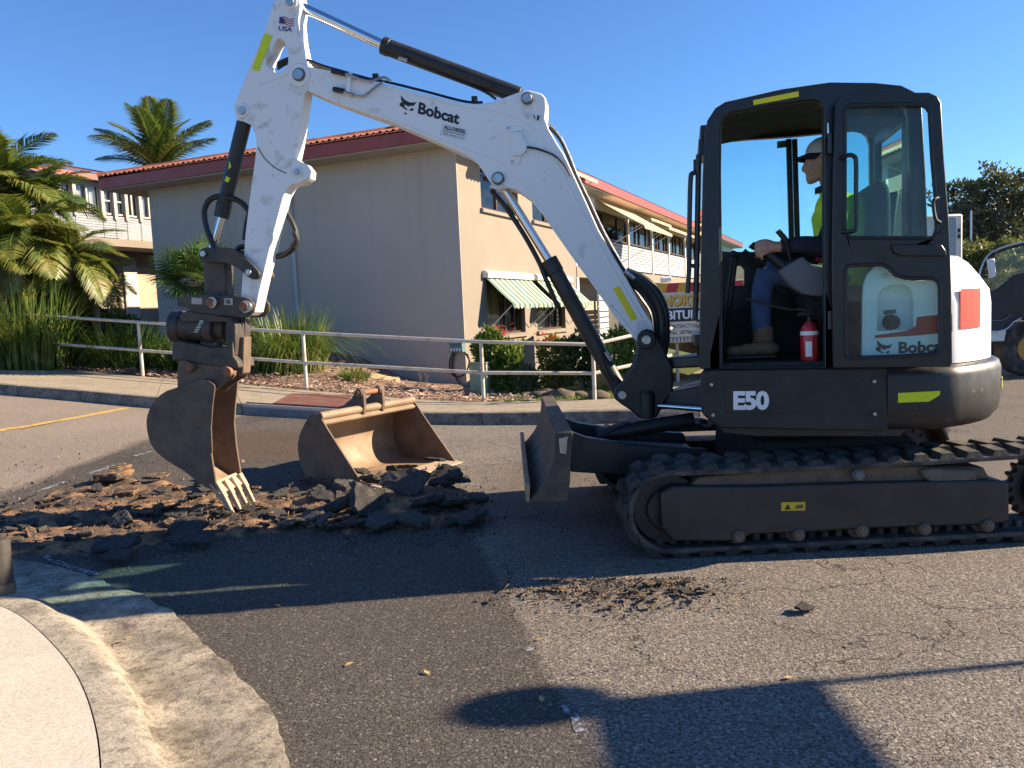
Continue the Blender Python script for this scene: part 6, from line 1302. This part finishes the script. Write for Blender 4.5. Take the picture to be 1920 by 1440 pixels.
m = MB(); m.loft([[p+ww*(WL-.019) for p in ci], [p+ww*.019 for p in ci]]); m.build('shell_lining', M_bki, WB, smooth=60)
lp = [P0[5], P0[4]+wf*.0]; m = MB(); a, b = P0[5]+UZ*.012, P0[4]+wf*.05; m.hexa([a-ww*.02, a+ww*(WL+.02), b+ww*(WL+.02)-UZ*.0, b-ww*.02], [a-ww*.02+UZ*.022, a+ww*(WL+.02)+UZ*.022, b+ww*(WL+.02)+UZ*.010, b-ww*.02+UZ*.010]); m.build('cutting_edge', M_tooth, WB, bevel=.003)
for k in range(5): c = P0[4]+ww*(WL*(.2+.15*k))-wf*.02+UZ*.02; m = MB(); m.cyl(c-UZ*.005, c+UZ*.022, .018, .010, n=6); m.build('edge_bolt', M_bki, WB)
tb = WQ(598, 781)+UZ*.0; m = MB(); m.cyl(tb+ww*.01, tb+ww*(WL-.01), .036, n=20); m.build('torsion_tube', M_bki, WB)
m = MB(); a = tb-UZ*.03; m.hexa([a+ww*.02-UZ*.05+wf*.03, a+ww*(WL-.02)-UZ*.05+wf*.03, a+ww*(WL-.02)-wf*.03, a+ww*.02-wf*.03], [a+ww*.02-UZ*.03+wf*.04, a+ww*(WL-.02)-UZ*.03+wf*.04, a+ww*(WL-.02)+UZ*.02-wf*.02, a+ww*.02+UZ*.02-wf*.02]); m.build('top_stiffener', M_bki, WB, bevel=.004)
for s_ in (.40*WL, .60*WL):
    b0 = tb+ww*s_; prof_ = [(.035, -.05), (.05, .04), (.045, .16), (.02, .19), (-.02, .19), (-.05, .165), (-.10, .10), (-.21, .03), (-.25, .02), (-.27, -.02), (-.25, -.055), (-.2, -.06), (-.1, -.02)]
    m = MB(); m.plate([b0+wf*u+UZ*z for u, z in prof_], ww*.035); m.build('ear', M_bk, WB, bevel=.006)
    for u, z in ((0, .145), (-.235, -.018)):
        m = MB(); c = b0+wf*u+UZ*z; m.cyl(c-ww*.015, c+ww*.05, .042, n=20); m.build('ear_boss', M_bk, WB, bevel=.004)
for u, z in ((0, .145), (-.235, -.018)): m = MB(); c = tb+wf*u+UZ*z; m.cyl(c+ww*(.40*WL-.03), c+ww*(.60*WL+.065), .026, n=18); m.build('pin', M_rust, WB, bevel=.003)
m = MB(); rk = random.Random(8); rows = []
for i in range(18):
    rows.append([])
    for j in range(12):
        u, s_ = -.20+.20*j/11, .06+.42*i/17; e = min(1, min(i, 17-i)/4, min(j, 11-j)/2); p = P0[4]+wf*(u-.02)+ww*s_; rows[-1].append(Vector((p.x, p.y, .03+e*(.03+.035*abs(noise.noise(p*14))+.02*noise.noise(p*40)))))
m.loft(rows); tag(m.build('dirt', M_soil, WB, smooth=60))

# ------------------------------------------------------------------ broken-up road: soil and asphalt chunks
reg = [(-60, 985), (60, 938), (140, 905), (210, 893), (330, 905), (480, 925), (620, 935), (760, 925), (870, 915), (905, 945), (880, 985), (700, 1000), (560, 1000), (420, 1010), (300, 1030), (200, 1048), (80, 1045), (-60, 1050)]
rw = [on_road(x, y) for x, y in reg]
def inside(p, poly):
    c = False; j = len(poly)-1
    for i in range(len(poly)):
        if (poly[i].y > p.y) != (poly[j].y > p.y) and p.x < (poly[j].x-poly[i].x)*(p.y-poly[i].y)/(poly[j].y-poly[i].y)+poly[i].x: c = not c
        j = i
    return c
def edge_d(p, poly):
    d = 9
    for a, b in zip(poly, poly[1:]+poly[:1]):
        ab = Vector((b.x-a.x, b.y-a.y)); ap = Vector((p.x-a.x, p.y-a.y)); t = max(0, min(1, ap.dot(ab)/ab.length_squared)); d = min(d, (ap-ab*t).length)
    return d
X0, X1, Y0, Y1 = min(p.x for p in rw)-.2, max(p.x for p in rw)+.2, min(p.y for p in rw)-.2, max(p.y for p in rw)+.2
gs = .032; nx, ny = int((X1-X0)/gs), int((Y1-Y0)/gs); rows = []
MC, MD = on_road(755, 952), on_road(832, 935)
def soil_h(p):
    e = edge_d(p, rw); e = (e if inside(p, rw) else -e)+.10*noise.noise(p*4.)+.05*noise.noise(p*11)
    mound = .055*math.exp(-((p.x-MC.x)**2+(p.y-MC.y)**2)/.10)+.05*math.exp(-((p.x-MD.x)**2+(p.y-MD.y)**2)/.07)
    return mound-.03+.05*sstep((e+.05)/.16)+(.035*noise.noise(p*5)+.022*noise.noise(p*17+Vector((3, 1, 0)))+.012*noise.noise(p*45))*sstep(e/.1)
m = MB(); hg = []
for j in range(ny):
    rows.append([])
    for i in range(nx): p = Vector((X0+i*gs, Y0+j*gs, 0)); h = soil_h(p); rows[-1].append(Vector((p.x, p.y, gz(p.x, p.y)+h))); hg.append(h)
vs_, fs_ = [p for r in rows for p in r], []
for j in range(ny-1):
    for i in range(nx-1):
        q = (j*nx+i, j*nx+i+1, (j+1)*nx+i+1, (j+1)*nx+i)
        if max(hg[k] for k in q) > -.012: fs_.append(q)
m.add(vs_, fs_); so_ = m.build('trench_soil', M_soil, smooth=180); so_['kind'] = 'stuff'; so_['label'] = 'loose orange brown soil and gravel exposed in the broken road'
M_chA = mat('broken_asphalt', (.032, .029, .027), .9, var=.5, vs_=40, bump=.9, bs=90, dirt=(.10, .085, .07), dscale=8, damt=.05, dsharp=.15)
M_chB = mat('asphalt_with_basecourse', (.042, .036, .031), .92, var=.5, vs_=35, bump=.9, bs=90, dirt=(.30, .165, .08), dscale=4, damt=.35, dsharp=.12)
M_chC = mat('grey_asphalt_slab', (.055, .05, .046), .9, var=.5, vs_=40, bump=.9, bs=90)
rc = random.Random(17)
def chunk_mesh(th, mt, k):
    m = MB(); n = rc.randint(5, 8); base = []
    for i in range(n): a = 2*math.pi*(i+rc.uniform(-.3, .3))/n; r_ = rc.uniform(.6, 1.25); base.append((math.cos(a)*r_*.5, math.sin(a)*r_*.36))
    # irregular slab: subdivided rim, rough faces
    rim = []
    for i in range(n):
        a, b = base[i], base[(i+1) % n]
        for t in (0, .33, .66): rim.append((a[0]+(b[0]-a[0])*t+rc.uniform(-.03, .03), a[1]+(b[1]-a[1])*t+rc.uniform(-.03, .03)))
    N = len(rim); rows = []
    for z, s_ in ((-th, .93), (-th*.6, 1.0), (-th*.1, 1.02), (th*.4, 1.0), (th*.55, .95)): rows.append([(x*s_+rc.uniform(-.015, .015), y*s_+rc.uniform(-.015, .015), z+rc.uniform(-.02, .02)) for x, y in rim])
    m.loft(rows, True); c0 = len(m.v); m.v += [(x*.45, y*.45, th*.58+rc.uniform(-.012, .016)) for x, y in rim]
    m.f += [(4*N+i, 4*N+(i+1) % N, c0+(i+1) % N, c0+i) for i in range(N)]; m.f += [tuple(c0+i for i in range(N)), tuple(range(N-1, -1, -1))]; m.m = [0]*len(m.f)
    o = m.build('asphalt_chunk', mt, smooth=0); me = o.data; bpy.data.objects.remove(o)
    bm = bmesh.new(); bm.from_mesh(me); bmesh.ops.triangulate(bm, faces=bm.faces[:]); bmesh.ops.subdivide_edges(bm, edges=bm.edges[:], cuts=1, use_grid_fill=True)
    off = Vector((k*3.1, k*1.7, k))
    for v in bm.verts: q = v.co*7+off; v.co += Vector((noise.noise(q), noise.noise(q+Vector((9, 0, 0))), noise.noise(q+Vector((0, 9, 0)))))*.026+Vector((noise.noise(q*3), noise.noise(q*3+Vector((5, 0, 0))), noise.noise(q*3+Vector((0, 5, 0)))))*.016
    bm.to_mesh(me); bm.free(); me.polygons.foreach_set('use_smooth', [True]*len(me.polygons)); me.set_sharp_from_angle(angle=R(22)); return me
CH = [chunk_mesh(rc.uniform(.07, .15), mt, k) for k, mt in enumerate([M_chA]*5+[M_chC]*3+[M_chB]*4)]
def put_chunk(px, py, s_, lab, grp, lift=None, tilt=None, me=None, rz=None):
    p = on_road(px, py); o = bpy.data.objects.new('asphalt_chunk', me or rc.choice(CH)); COL.objects.link(o); s_ *= rc.uniform(.8, 1.2)
    tl = tilt if tilt is not None else rc.gauss(0, .28); o.rotation_euler = (tl, rc.gauss(0, .25) if tilt is None else 0, rz if rz is not None else rc.random()*6.28); o.scale = (s_, s_, s_*rc.uniform(.6, 1.))
    o.location = p+UZ*((lift if lift is not None else 0)+s_*.13+.012); tag(o, lab, 'rubble', grp); return o
BIG = []
G1 = ('broken dark asphalt slab in the shaded heap in front of the loose bucket', 'asphalt slabs heaped before the loose bucket')
for x, y, s_, lift, tilt in [(700, 968, .42, .03, .9), (765, 945, .40, .10, -.9), (640, 962, .40, .0, .5), (590, 980, .36, .0, .35), (835, 925, .34, .10, .5), (800, 965, .34, .04, -.6), (860, 960, .34, .02, .3), (880, 985, .36, 0, .1), (740, 915, .22, .12, .9), (820, 905, .26, .16, .2), (700, 935, .26, .12, .6), (655, 935, .26, .06, .3), (610, 945, .24, .03, .4), (560, 965, .26, 0, .2), (780, 985, .30, 0, .2), (720, 990, .28, 0, -.2), (660, 992, .26, 0, .2), (900, 940, .2, 0, .2), (850, 930, .2, .12, -.3), (550, 985, .22, 0, .2), (760, 905, .2, .1, .4), (680, 900, .16, .05, .2), (870, 925, .18, .08, .2), (520, 975, .2, 0, .1)]: put_chunk(x, y, s_, *G1, lift, tilt, rc.choice(CH[:8])); BIG.append((x, COL.objects[-1]))
ORD = 'first second third fourth fifth sixth seventh eighth ninth tenth eleventh twelfth thirteenth fourteenth fifteenth sixteenth seventeenth eighteenth nineteenth twentieth twenty-first twenty-second twenty-third twenty-fourth'.split()
for k, (x, o) in enumerate(sorted(BIG, key=lambda q: q[0])): o['label'] = 'large dark asphalt slab before the loose bucket, %s of the large slabs from the left' % ORD[k]
for i in range(34): put_chunk(rc.uniform(540, 905), rc.uniform(905, 995), rc.uniform(.07, .16), *G1, rc.uniform(0, .05))
G2 = ('broken asphalt chunk lying in the orange soil around the arm bucket teeth', 'asphalt chunks around the bucket teeth')
for i in range(80): y = rc.uniform(912, 1000); put_chunk(rc.uniform(250, 545), y, rc.uniform(.05, .17), *G2, rc.uniform(0, .03))
G3 = ('broken asphalt chunk at the left end of the dug strip near the kerb', 'asphalt chunks at the left end of the dug strip')
for i in range(76): x = rc.uniform(-20, 260); put_chunk(x, rc.uniform(925+max(0, (130-x))*.2, 1052), rc.uniform(.05, .15), *G3, rc.uniform(0, .03))
for x, y, s_, t in [(210, 905, .34, .0), (225, 888, .22, .1), (300, 905, .22, .1), (240, 935, .26, .2), (230, 990, .24, .8), (330, 980, .26, .15), (350, 1005, .34, .3), (360, 1030, .34, .3), (215, 1040, .34, .1), (220, 1058, .24, .1)]:
    put_chunk(x, y, s_, *G3, .02, t, rc.choice(CH[8:]) if y < 940 else rc.choice(CH[:8]), rc.uniform(-.3, .3))
G4 = ('small crumbled asphalt lump on the road in front of the near track', 'asphalt lumps in front of the near track')
for i in range(46):
    x = rc.gauss(1160, 95); y = 1105+abs(rc.gauss(0, 22))-.09*(x-1160)*(1 if x > 1160 else .2); put_chunk(x, y, rc.uniform(.025, .075), *G4, 0)
lone = put_chunk(1507, 1149, .12, None, None, 0, .2); tag(lone, 'lone asphalt lump with its own shadow on the sunlit road below the track', 'rubble')
# crumbs: far too many to count
m = MB()
for i in range(5200):
    k = i % 3
    if k == 0: x, y, s_ = rc.gauss(1150, 110), 1085+abs(rc.gauss(0, 32)), rc.uniform(.003, .013)
    elif k == 1: x, y, s_ = rc.uniform(-40, 930), rc.gauss(960, 34), rc.uniform(.005, .022)
    else: x, y, s_ = rc.gauss(450, 260), rc.gauss(985, 40), rc.uniform(.004, .014)
    if x > 1700 or y < 880: continue
    p = on_plane(x, y, Vector((0, 0, .0)), UZ); p.z = (max(0, soil_h(Vector((p.x, p.y, 0)))) if k else 0)+gz(p.x, p.y)+s_*.4
    q = [p+Vector((rc.uniform(-1, 1), rc.uniform(-1, 1), rc.uniform(-.6, .6)))*s_ for _ in range(3)]+[p+UZ*s_*rc.uniform(.6, 1.2)]; m.add(q, [(0, 1, 3), (1, 2, 3), (2, 0, 3), (0, 2, 1)])
tag(m.build('asphalt_crumbs', leafmat('crumbs', (.03, .027, .025), (.14, .10, .07), (.34, .20, .11), 3, .9, .0), smooth=0), 'fine asphalt crumbs and gravel scattered along the dug strip', None, None, 'stuff')
# ------------------------------------------------------------------ handrail, services, posts, trucks
M_rail = mat('cream_rail_paint', (.55, .50, .42), .5, var=.08, vs_=3, dirt=(.34, .28, .20), dscale=6, damt=.2)
RL = thing('handrail', on_road(575, 731, .15), 'cream two-rail tubular steel handrail along the back of the far footpath', 'handrail')
pb = [on_road(x, y, .15) for x, y in ((268, 706), (575, 731), (907, 753), (1115, 749))]
def zof(p, y, x): return on_plane(x, y, p, Vector((0, 1, 0))).z
tops = [zof(p, y, x) for p, (x, y) in zip(pb, ((259, 604), (564, 624), (901, 641), (1110, 646)))]; mids = [zof(p, y, x) for p, (x, y) in zip(pb, ((263, 657), (569, 680), (904, 699), (1112, 700)))]
pb = [pb[0]*2-pb[1]]+pb+[Vector((2.0, 11.6, .15)), Vector((2.75, 13.2, .15))]; tops = [tops[0]*2-tops[1]]+tops+[1.05, 1.05]; mids = [mids[0]*2-mids[1]]+mids+[.62, .62]
for p, t in zip(pb, tops): m = MB(); m.cyl(Vector((p.x, p.y, p.z-.1)), Vector((p.x, p.y, t-.01)), .028, n=12); m.build('post', M_rail, RL)
for zz, nm in ((tops, 'top_rail'), (mids, 'mid_rail')):
    m = MB(); P = [Vector((p.x, p.y, z)) for p, z in zip(pb, zz)]; P = [P[0]*2-P[1]]+P; m.tube(P, .026, 10, sub=1); m.build(nm, M_rail, RL)
# green electrical pillar
b = on_garden(902, 738); EB = thing('electrical_pillar', b, 'pale green electrical service pillar beside the handrail post', 'utility box'); rz = Matrix.Rotation(R(-14), 3, 'Z'); wd_ = .155
m = MB(); m.box(b+UZ*.23, (wd_, .13, .28), rz); m.build('cabinet', mat('pale_green_box', (.30, .33, .20), .6, var=.08), EB, bevel=.015); m = MB(); m.box(b+UZ*.525, (wd_+.01, .14, .018), rz); m.build('lid', mat('pale_green_box', (.30, .33, .20)), EB, bevel=.01)
# hose reel box on the end wall
l0, z0_ = el(862, 652); HB = thing('hose_box', E_(l0, z0_-.5, .08), 'small teal wall box with a black hose looped below it on the taupe wall', 'hose box')
re_ = Matrix.Rotation(math.atan2(BE.y, BE.x), 3, 'Z'); m = MB(); m.box(E_(l0, z0_, .09), (.14, .08, .09), re_); m.build('box', mat('teal_box', (.10, .19, .20), .5), HB, bevel=.015); m = MB(); m.box(E_(l0, z0_+.1, .09), (.15, .09, .012), re_); m.build('lid', mat('teal_lid', (.14, .26, .27), .5), HB, bevel=.006)
for k in range(4): m = MB(); m.box(E_(l0+.1-.065*k, z0_-.03, .172), (.018, .003, .03), re_); m.build('tag', M_deW, HB, smooth=0)
def he(x, y, o_=.07): q = el(x, y, o_); return E_(q[0], q[1], o_)
for pts in ([(850, 660), (843, 680), (847, 700), (858, 707), (872, 700), (880, 680), (876, 663)], [(853, 660), (848, 685), (855, 708), (866, 722), (878, 725), (884, 722)], [(871, 660), (880, 675), (882, 690)]): m = MB(); m.tube([he(*p) for p in pts], .016, 8); m.build('hose', M_hose, HB)
# timber garden edging
a, b = on_garden(692, 706), on_garden(748, 716); d = (b-a).normalized(); m = MB(); c = Vector((-d.y, d.x, 0))*.05; m.hexa([a-c-UZ*.05, b-c-UZ*.05, b+c-UZ*.05, a+c-UZ*.05], [a-c+UZ*.07, b-c+UZ*.07, b+c+UZ*.07, a+c+UZ*.07]); tag(m.build('timber_sleeper', mat('weathered_timber', (.42, .32, .19), .9, var=.25, vs_=10, bump=.4), smooth=0, bevel=.008), 'weathered timber sleeper lying on the mulch beside the grass tuft', 'timber')
# garden rocks beside the lawn
rr_ = random.Random(4)
for k, (x, y, s_) in enumerate(((990, 733, .1), (1010, 738, .12), (1034, 734, .13), (1062, 738, .14), (1086, 735, .12), (1130, 742, .12))):
    p = on_road(x, y+8, .15); p.y += .45; p.z = garden_z(p.x, p.y); m = MB(); m.sphere(p+UZ*s_*.25, (s_*1.3, s_, s_*.7), 12, 8); m.v = [tuple(Vector(v)+Vector((noise.noise(Vector(v)*6), noise.noise(Vector(v)*6+Vector((5, 0, 0))), noise.noise(Vector(v)*6+Vector((0, 7, 0)))))*s_*.4) for v in m.v]
    tag(m.build('garden_rock', mat('brown_rock', (.10, .075, .055), .95, var=.5, vs_=9, bump=.9, bs=24), smooth=60), ('leftmost rough brown rock edging the lawn', 'second rough brown rock from the left edging the lawn', 'third rough brown rock from the left, below the pale strappy plant', 'fourth rough brown rock, left of the blade top', 'rough brown rock just right of the blade top', 'rightmost rough brown rock, under the lift cylinder')[k], 'rock', 'rocks edging the lawn')
# lawn blades
m = MB(); rl = random.Random(9)
for i in range(5200):
    X, Y = rl.uniform(.0, 2.3), rl.uniform(11.4, 15.)
    if Y < 11.3+max(0, X-1.2)*1.6: continue
    blade(m, Vector((X, Y, garden_z(X, Y)-.005)) if i % 4 == 0 else Vector((X, Y, garden_z(X, Y))), rl.random()*6.28, rl.uniform(.03, .08), rl.uniform(.2, .8), .006, 2)
tag(m.build('lawn_grass', leafmat('lawn_blade', (.09, .16, .02), (.25, .30, .06), None, 2, .6, .3), smooth=0), 'short yellow green lawn grass beside the rocks', None, None, 'stuff')
# short dark post at the left edge, standing on the kerb
b = on_plane(6, 1112, Vector((0, 0, .14)), UZ); BO = thing('bollard', b, 'short dark weathered post at the left picture edge on the near kerb', 'bollard'); zt2 = on_plane(6, 1008, b, Vector((0, 1, 0))).z
m = MB(); pr_ = [(.052, -.02), (.052, zt2-b.z-.03), (.045, zt2-b.z-.008), (.02, zt2-b.z), (0, zt2-b.z)]; m.loft([[b+Vector((r_*math.cos(2*math.pi*i/18), r_*math.sin(2*math.pi*i/18), z)) for i in range(18)] for r_, z in pr_], True); m.build('shaft', mat('weathered_dark_post', (.045, .04, .034), .8, var=.3, vs_=12, bump=.3), BO, smooth=40); m = MB(); m.cyl(b, b+UZ*.05, .058, n=18); m.build('base_ring', M_bk, BO, bevel=.004)
# fallen leaves
for k, (x, y) in enumerate(((1012, 1198), (1015, 1310), (1478, 1270), (1592, 1210), (655, 1245), (800, 1260), (240, 1195), (232, 1200), (860, 905), (520, 1135))):
    p = on_road(x, y, .008 if x > 300 else .03); a = k*1.7; d = Vector((math.cos(a), math.sin(a), .15)); c = Vector((-d.y, d.x, .1)); m = MB(); L = .022; m.add([p-d*L, p-d*L*.2+c*L*.5+UZ*.004, p+d*L, p-d*L*.2-c*L*.5+UZ*.003], [(0, 1, 2, 3)]); tag(m.build('fallen_leaf', mat('dry_yellow_leaf', (.45, .30, .12), .8, var=.2), smooth=0), 'dry yellowish leaf lying '+('beside the white survey spot on the sunlit road', 'just above the round foreground shadow', 'on the road left of the wide foreground shadow edge', 'on the sunlit road below the lone asphalt lump', 'on the dark new asphalt, left of the middle', 'on the dark new asphalt near the patch joint', 'in the gutter, upper of two', 'in the gutter, lower of two', 'on the road behind the asphalt heap', 'in the shade at the edge of the new asphalt')[k], 'leaf', 'dry leaves on the ground')
# ---- bitumen contractor's truck behind the excavator
M_tw = mat('cream_sign_board', (.60, .56, .48), .6, var=.05); M_tb = mat('truck_black', (.02, .02, .02), .6)
def TQ(x, y, Y=13.): return on_plane(x, y, Vector((0, Y, 0)), Vector((0, 1, 0)))
tx0, tx1 = TQ(1228, 580).x, TQ(1228, 580).x+2.35
TK = thing('truck', Vector(((tx0+tx1)/2, 15, 0)), 'bitumen contractor truck with lettered tailboard parked behind the excavator', 'truck')
zA, zB, zC, zD, zE_, zF = (TQ(1270, y).z for y in (530, 548, 578, 603, 632, 642))
m = MB(); m.box(Vector(((tx0+tx1)/2, 13.05, (zA+zE_)/2)), ((tx1-tx0)/2, .03, (zA-zE_)/2)); sb = m.build('tailboard', M_tw, TK, bevel=.006)
for k in range(13):
    xa = tx0+(tx1-tx0)*k/13; xb = tx0+(tx1-tx0)*(k+1)/13; m = MB(); sl2 = .05; m.add([Vector((xa, 13.017, zB)), Vector((xb, 13.017, zB)), Vector((min(tx1, xb+sl2), 13.017, zA-.005)), Vector((xa+sl2, 13.017, zA-.005))], [(0, 1, 2, 3)]); m.build('hazard_stripe', mat('red_stripe_paint', (.42, .03, .03), .5) if k % 2 else mat('amber_stripe_paint', (.60, .33, .03), .5), sb, smooth=0)
m = MB(); m.box(Vector(((tx0+tx1)/2, 13.015, (zC+zD)/2)), ((tx1-tx0)/2-.01, .003, (zC-zD)/2)); m.build('black_band', M_decal, sb, smooth=0)
xU, zU = Vector((1, 0, 0)), UZ
lx = TQ(1246, 565).x-.0
put_text('lettering', 'NORTHERN', M_decal, sb, Vector((lx-.03, 13.014, zC+.035)), xU, zU, 1.08, zB-zC-.07, Vector((.012, 0, -.012)), .05); put_text('lettering', 'NORTHERN', mat('gold_letter', (.62, .38, .05), .5), sb, Vector((lx-.03, 13.0125, zC+.035)), xU, zU, 1.08, zB-zC-.07, Vector((0, -.002, 0)), .05)
put_text('lettering', 'BITUMEN', M_deW, sb, Vector((TQ(1251, 590).x, 13.009, zD+.035)), xU, zU, .74, zC-zD-.07, Vector((0, 0, 0)), .03)
hh_ = (zD-zE_)/2
put_text('lettering', 'CONTRACTOR', M_decal, sb, Vector((TQ(1250, 610).x, 13.015, zE_+hh_*1.15)), xU, zU, .50, hh_*.5, Vector((0, 0, 0)), .0); put_text('lettering', 'No. 287863C', M_decal, sb, Vector((TQ(1257, 620).x, 13.015, zE_+hh_*.35)), xU, zU, .46, hh_*.5, Vector((0, 0, 0)), .0)
m = MB()
for k in range(40): m.box(Vector((tx0+.02+k*(tx1-tx0-.04)/39, 13.03, (zE_+zF)/2-.005)), (.018, .02, (zE_-zF)/2-.006))
tag(m.build('slotted_bar', mat('galvanised', (.42, .42, .42), .5), TK, smooth=0), kind='stuff')
m = MB(); m.box(Vector(((tx0+tx1)/2, 15.2, 1.25)), ((tx1-tx0)/2-.03, 2.1, .45)); m.build('tray', M_tw, TK, bevel=.02); m = MB(); m.box(Vector(((tx0+tx1)/2, 15.5, .68)), (.45, 3., .1)); m.build('chassis', M_tb, TK, bevel=.01); m = MB(); m.box(Vector(((tx0+tx1)/2, 18.6, 1.2)), ((tx1-tx0)/2-.05, .95, .6)); m.build('cabin', mat('truck_white', (.7, .7, .68), .4), TK, bevel=.08)
for xx in (tx0+.2, tx1-.2):
    for yy in (14.3, 18.3): m = MB(); m.cyl(Vector((xx-.14, yy, .46)), Vector((xx+.14, yy, .46)), .46, n=28); wl = m.build('wheel', M_rub, TK, bevel=.03); m = MB(); m.cyl(Vector((xx-.145, yy, .46)), Vector((xx+.145, yy, .46)), .24, n=20); m.build('rim', M_stl, wl)
for xx, mt in ((tx0+.12, M_lamp), (tx1-.12, M_lamp)): m = MB(); m.box(Vector((xx, 13.03, zF-.08)), (.08, .02, .04)); m.build('tail_lamp', mt, TK, bevel=.006)
c = Vector((TQ(1253, 530).x+.02, 13.1, zA+.06)); m = MB(); m.cyl(c-Vector((.12, 0, 0)), c+Vector((.05, 0, 0)), .05, n=14); m.build('work_lamp', M_white, TK, bevel=.006)
# ---- white truck with black door at the right edge
WT = thing('truck', Vector((9.2, 13.4, 0)), 'white truck with a black door and pale mirror at the right picture edge', 'truck'); M_twh = mat('truck_white', (.70, .70, .68), .4)
dpo = [(1836, 545), (1836, 520), (1841, 500), (1850, 482), (1865, 470), (1890, 461), (1930, 452), (1990, 450), (1990, 640), (1930, 606), (1915, 596), (1900, 604), (1888, 616), (1870, 621), (1848, 620), (1839, 608), (1836, 580)]
dwi = [(1842, 552), (1843, 522), (1849, 500), (1857, 486), (1870, 476), (1895, 467), (1930, 458), (1980, 456), (1980, 505), (1930, 508), (1905, 515), (1888, 528), (1875, 540), (1856, 548)]
def TP(x, y, Y=12.9): return TQ(x, y, Y)
m = MB(); m.plate([TP(*p) for p in dpo], Vector((0, .06, 0)), [[TP(*p) for p in dwi]]); td_ = m.build('door', M_tb, WT, bevel=.01)
m = MB(); m.tube([TP(x, y, 12.88) for x, y in dpo[:8]], .014, 8, sub=3); m.tube([TP(x, y, 12.88) for x, y in dpo[10:]+dpo[:1]], .012, 8, sub=3); m.build('door_trim', mat('silver_trim', (.55, .56, .58), .3, metal=.6), td_)
m = MB(); m.add([TP(*p, 12.93) for p in dwi], [tuple(range(len(dwi)))]); m.build('pane', glass('clear_glass', (.88, .90, .88), damt=.02), td_, smooth=0)
m = MB(); m.tube([TP(x, y, 12.88) for x, y in ((1844, 610), (1852, 602), (1880, 600), (1895, 590))], .01, 6); m.build('door_handle', M_gry, td_)
m = MB(); m.plate([TP(x, y, 12.8) for x, y in ((1852, 486), (1866, 484), (1869, 518), (1857, 523))], Vector((0, .05, 0))); mi_ = m.build('mirror', M_twh, WT, bevel=.02); m = MB(); m.tube([TP(1860, 486, 12.82), TP(1868, 470, 12.9)], .012, 6, sub=1); m.build('mirror_arm', M_tb, WT)
m = MB(); m.plate([TP(x, y, 12.95) for x, y in ((1838, 618), (1888, 618), (1884, 640), (1840, 641))], Vector((0, 1.8, 0))); m.build('step_sill', M_twh, WT, bevel=.02)
xw = TP(1990, 600).x; m = MB(); m.hexa([Vector((xw+1.2, 13., .75)), Vector((xw+3.2, 13., .75)), Vector((xw+3.2, 15, .75)), Vector((xw+1.2, 15, .75))], [Vector((xw+1.2, 13., 2.4)), Vector((xw+3.2, 13., 2.4)), Vector((xw+3.2, 15, 2.4)), Vector((xw+1.2, 15, 2.4))]); m.build('body', M_twh, WT, bevel=.05)
for yy in (13.2, 14.8): m = MB(); c = Vector((TP(1945, 640).x, yy, .45)); m.cyl(c-Vector((0, .14, 0)), c+Vector((0, .14, 0)), .45, n=28); wl = m.build('wheel', M_rub, WT, bevel=.03); m = MB(); m.cyl(c-Vector((0, .15, 0)), c+Vector((0, .15, 0)), .22, n=20); m.build('rim', mat('orange_rim', (.5, .25, .03), .5), wl)
# cream box body further back, showing over the excavator hood
def CQ(x, y): return TQ(x, y, 20.)
a = CQ(1768, 402); bq = CQ(1806, 408); CT = thing('box_van', Vector(((a.x+bq.x)/2-.6, 21, 0)), 'cream box-bodied van showing above the excavator engine hood', 'van')
m = MB(); m.hexa([Vector((a.x-1.6, 20, .6)), Vector((bq.x, 20, .6)), Vector((bq.x, 24, .6)), Vector((a.x-1.6, 24, .6))], [Vector((a.x-1.6, 20, a.z)), Vector((bq.x, 20, a.z)), Vector((bq.x, 24, a.z)), Vector((a.x-1.6, 24, a.z))]); vb = m.build('box_body', mat('cream_van_paint', (.62, .58, .50), .45), CT, bevel=.05)
for yy in (432, 443): p = CQ(1798, yy); m = MB(); m.box(Vector((p.x, 19.99, p.z)), (.03, .012, .05)); m.build('vent', M_tb, vb, smooth=0)
m = MB(); p = CQ(1786, 442); m.box(Vector((p.x, 19.985, p.z-.1)), (.09, .02, .55)); m.build('rear_window', mat('grey_window', (.25, .28, .32), .2), vb, bevel=.01)
for xx in (a.x-1.3, bq.x-.3):
    for yy in (20.9, 23.2): m = MB(); m.cyl(Vector((xx-.12, yy, .38)), Vector((xx+.12, yy, .38)), .38, n=24); m.build('wheel', M_rub, CT, bevel=.03)
# ---- street sign post just right of the frame; only its long shadow is in the picture
sp0 = Vector((5.6, 3.30, 0)); SG = thing('street_sign', sp0, 'street sign post just outside the right edge casting the foreground shadow', 'sign'); m = MB(); m.cyl(sp0-UZ*.1, sp0+UZ*2.8, .02, n=12); m.build('post', mat('galvanised', (.42, .42, .42)), SG)
c = sp0+Vector((-.045, .03, 2.715)); m = MB(); m.cyl(c-Vector((.006, 0, 0)), c+Vector((.006, 0, 0)), .15, n=32); m.build('sign_disc', M_white, SG)
for z0q, z1q, y0q, y1q in ((2.19, 2.62, -.66, .03),): m = MB(); m.box(sp0+Vector((-.045, (y0q+y1q)/2, (z0q+z1q)/2)), (.008, (y1q-y0q)/2, (z1q-z0q)/2)); m.build('sign_plate', M_white, SG, bevel=.004)
# utility pole far right of the trees
p = far_at(1820, 50); m = MB(); m.cyl(p, p+UZ*zpx(1820, 395, 50), .06, .05, n=10); tag(m.build('light_pole', M_stl), 'thin grey pole in front of the olive trees', 'pole')
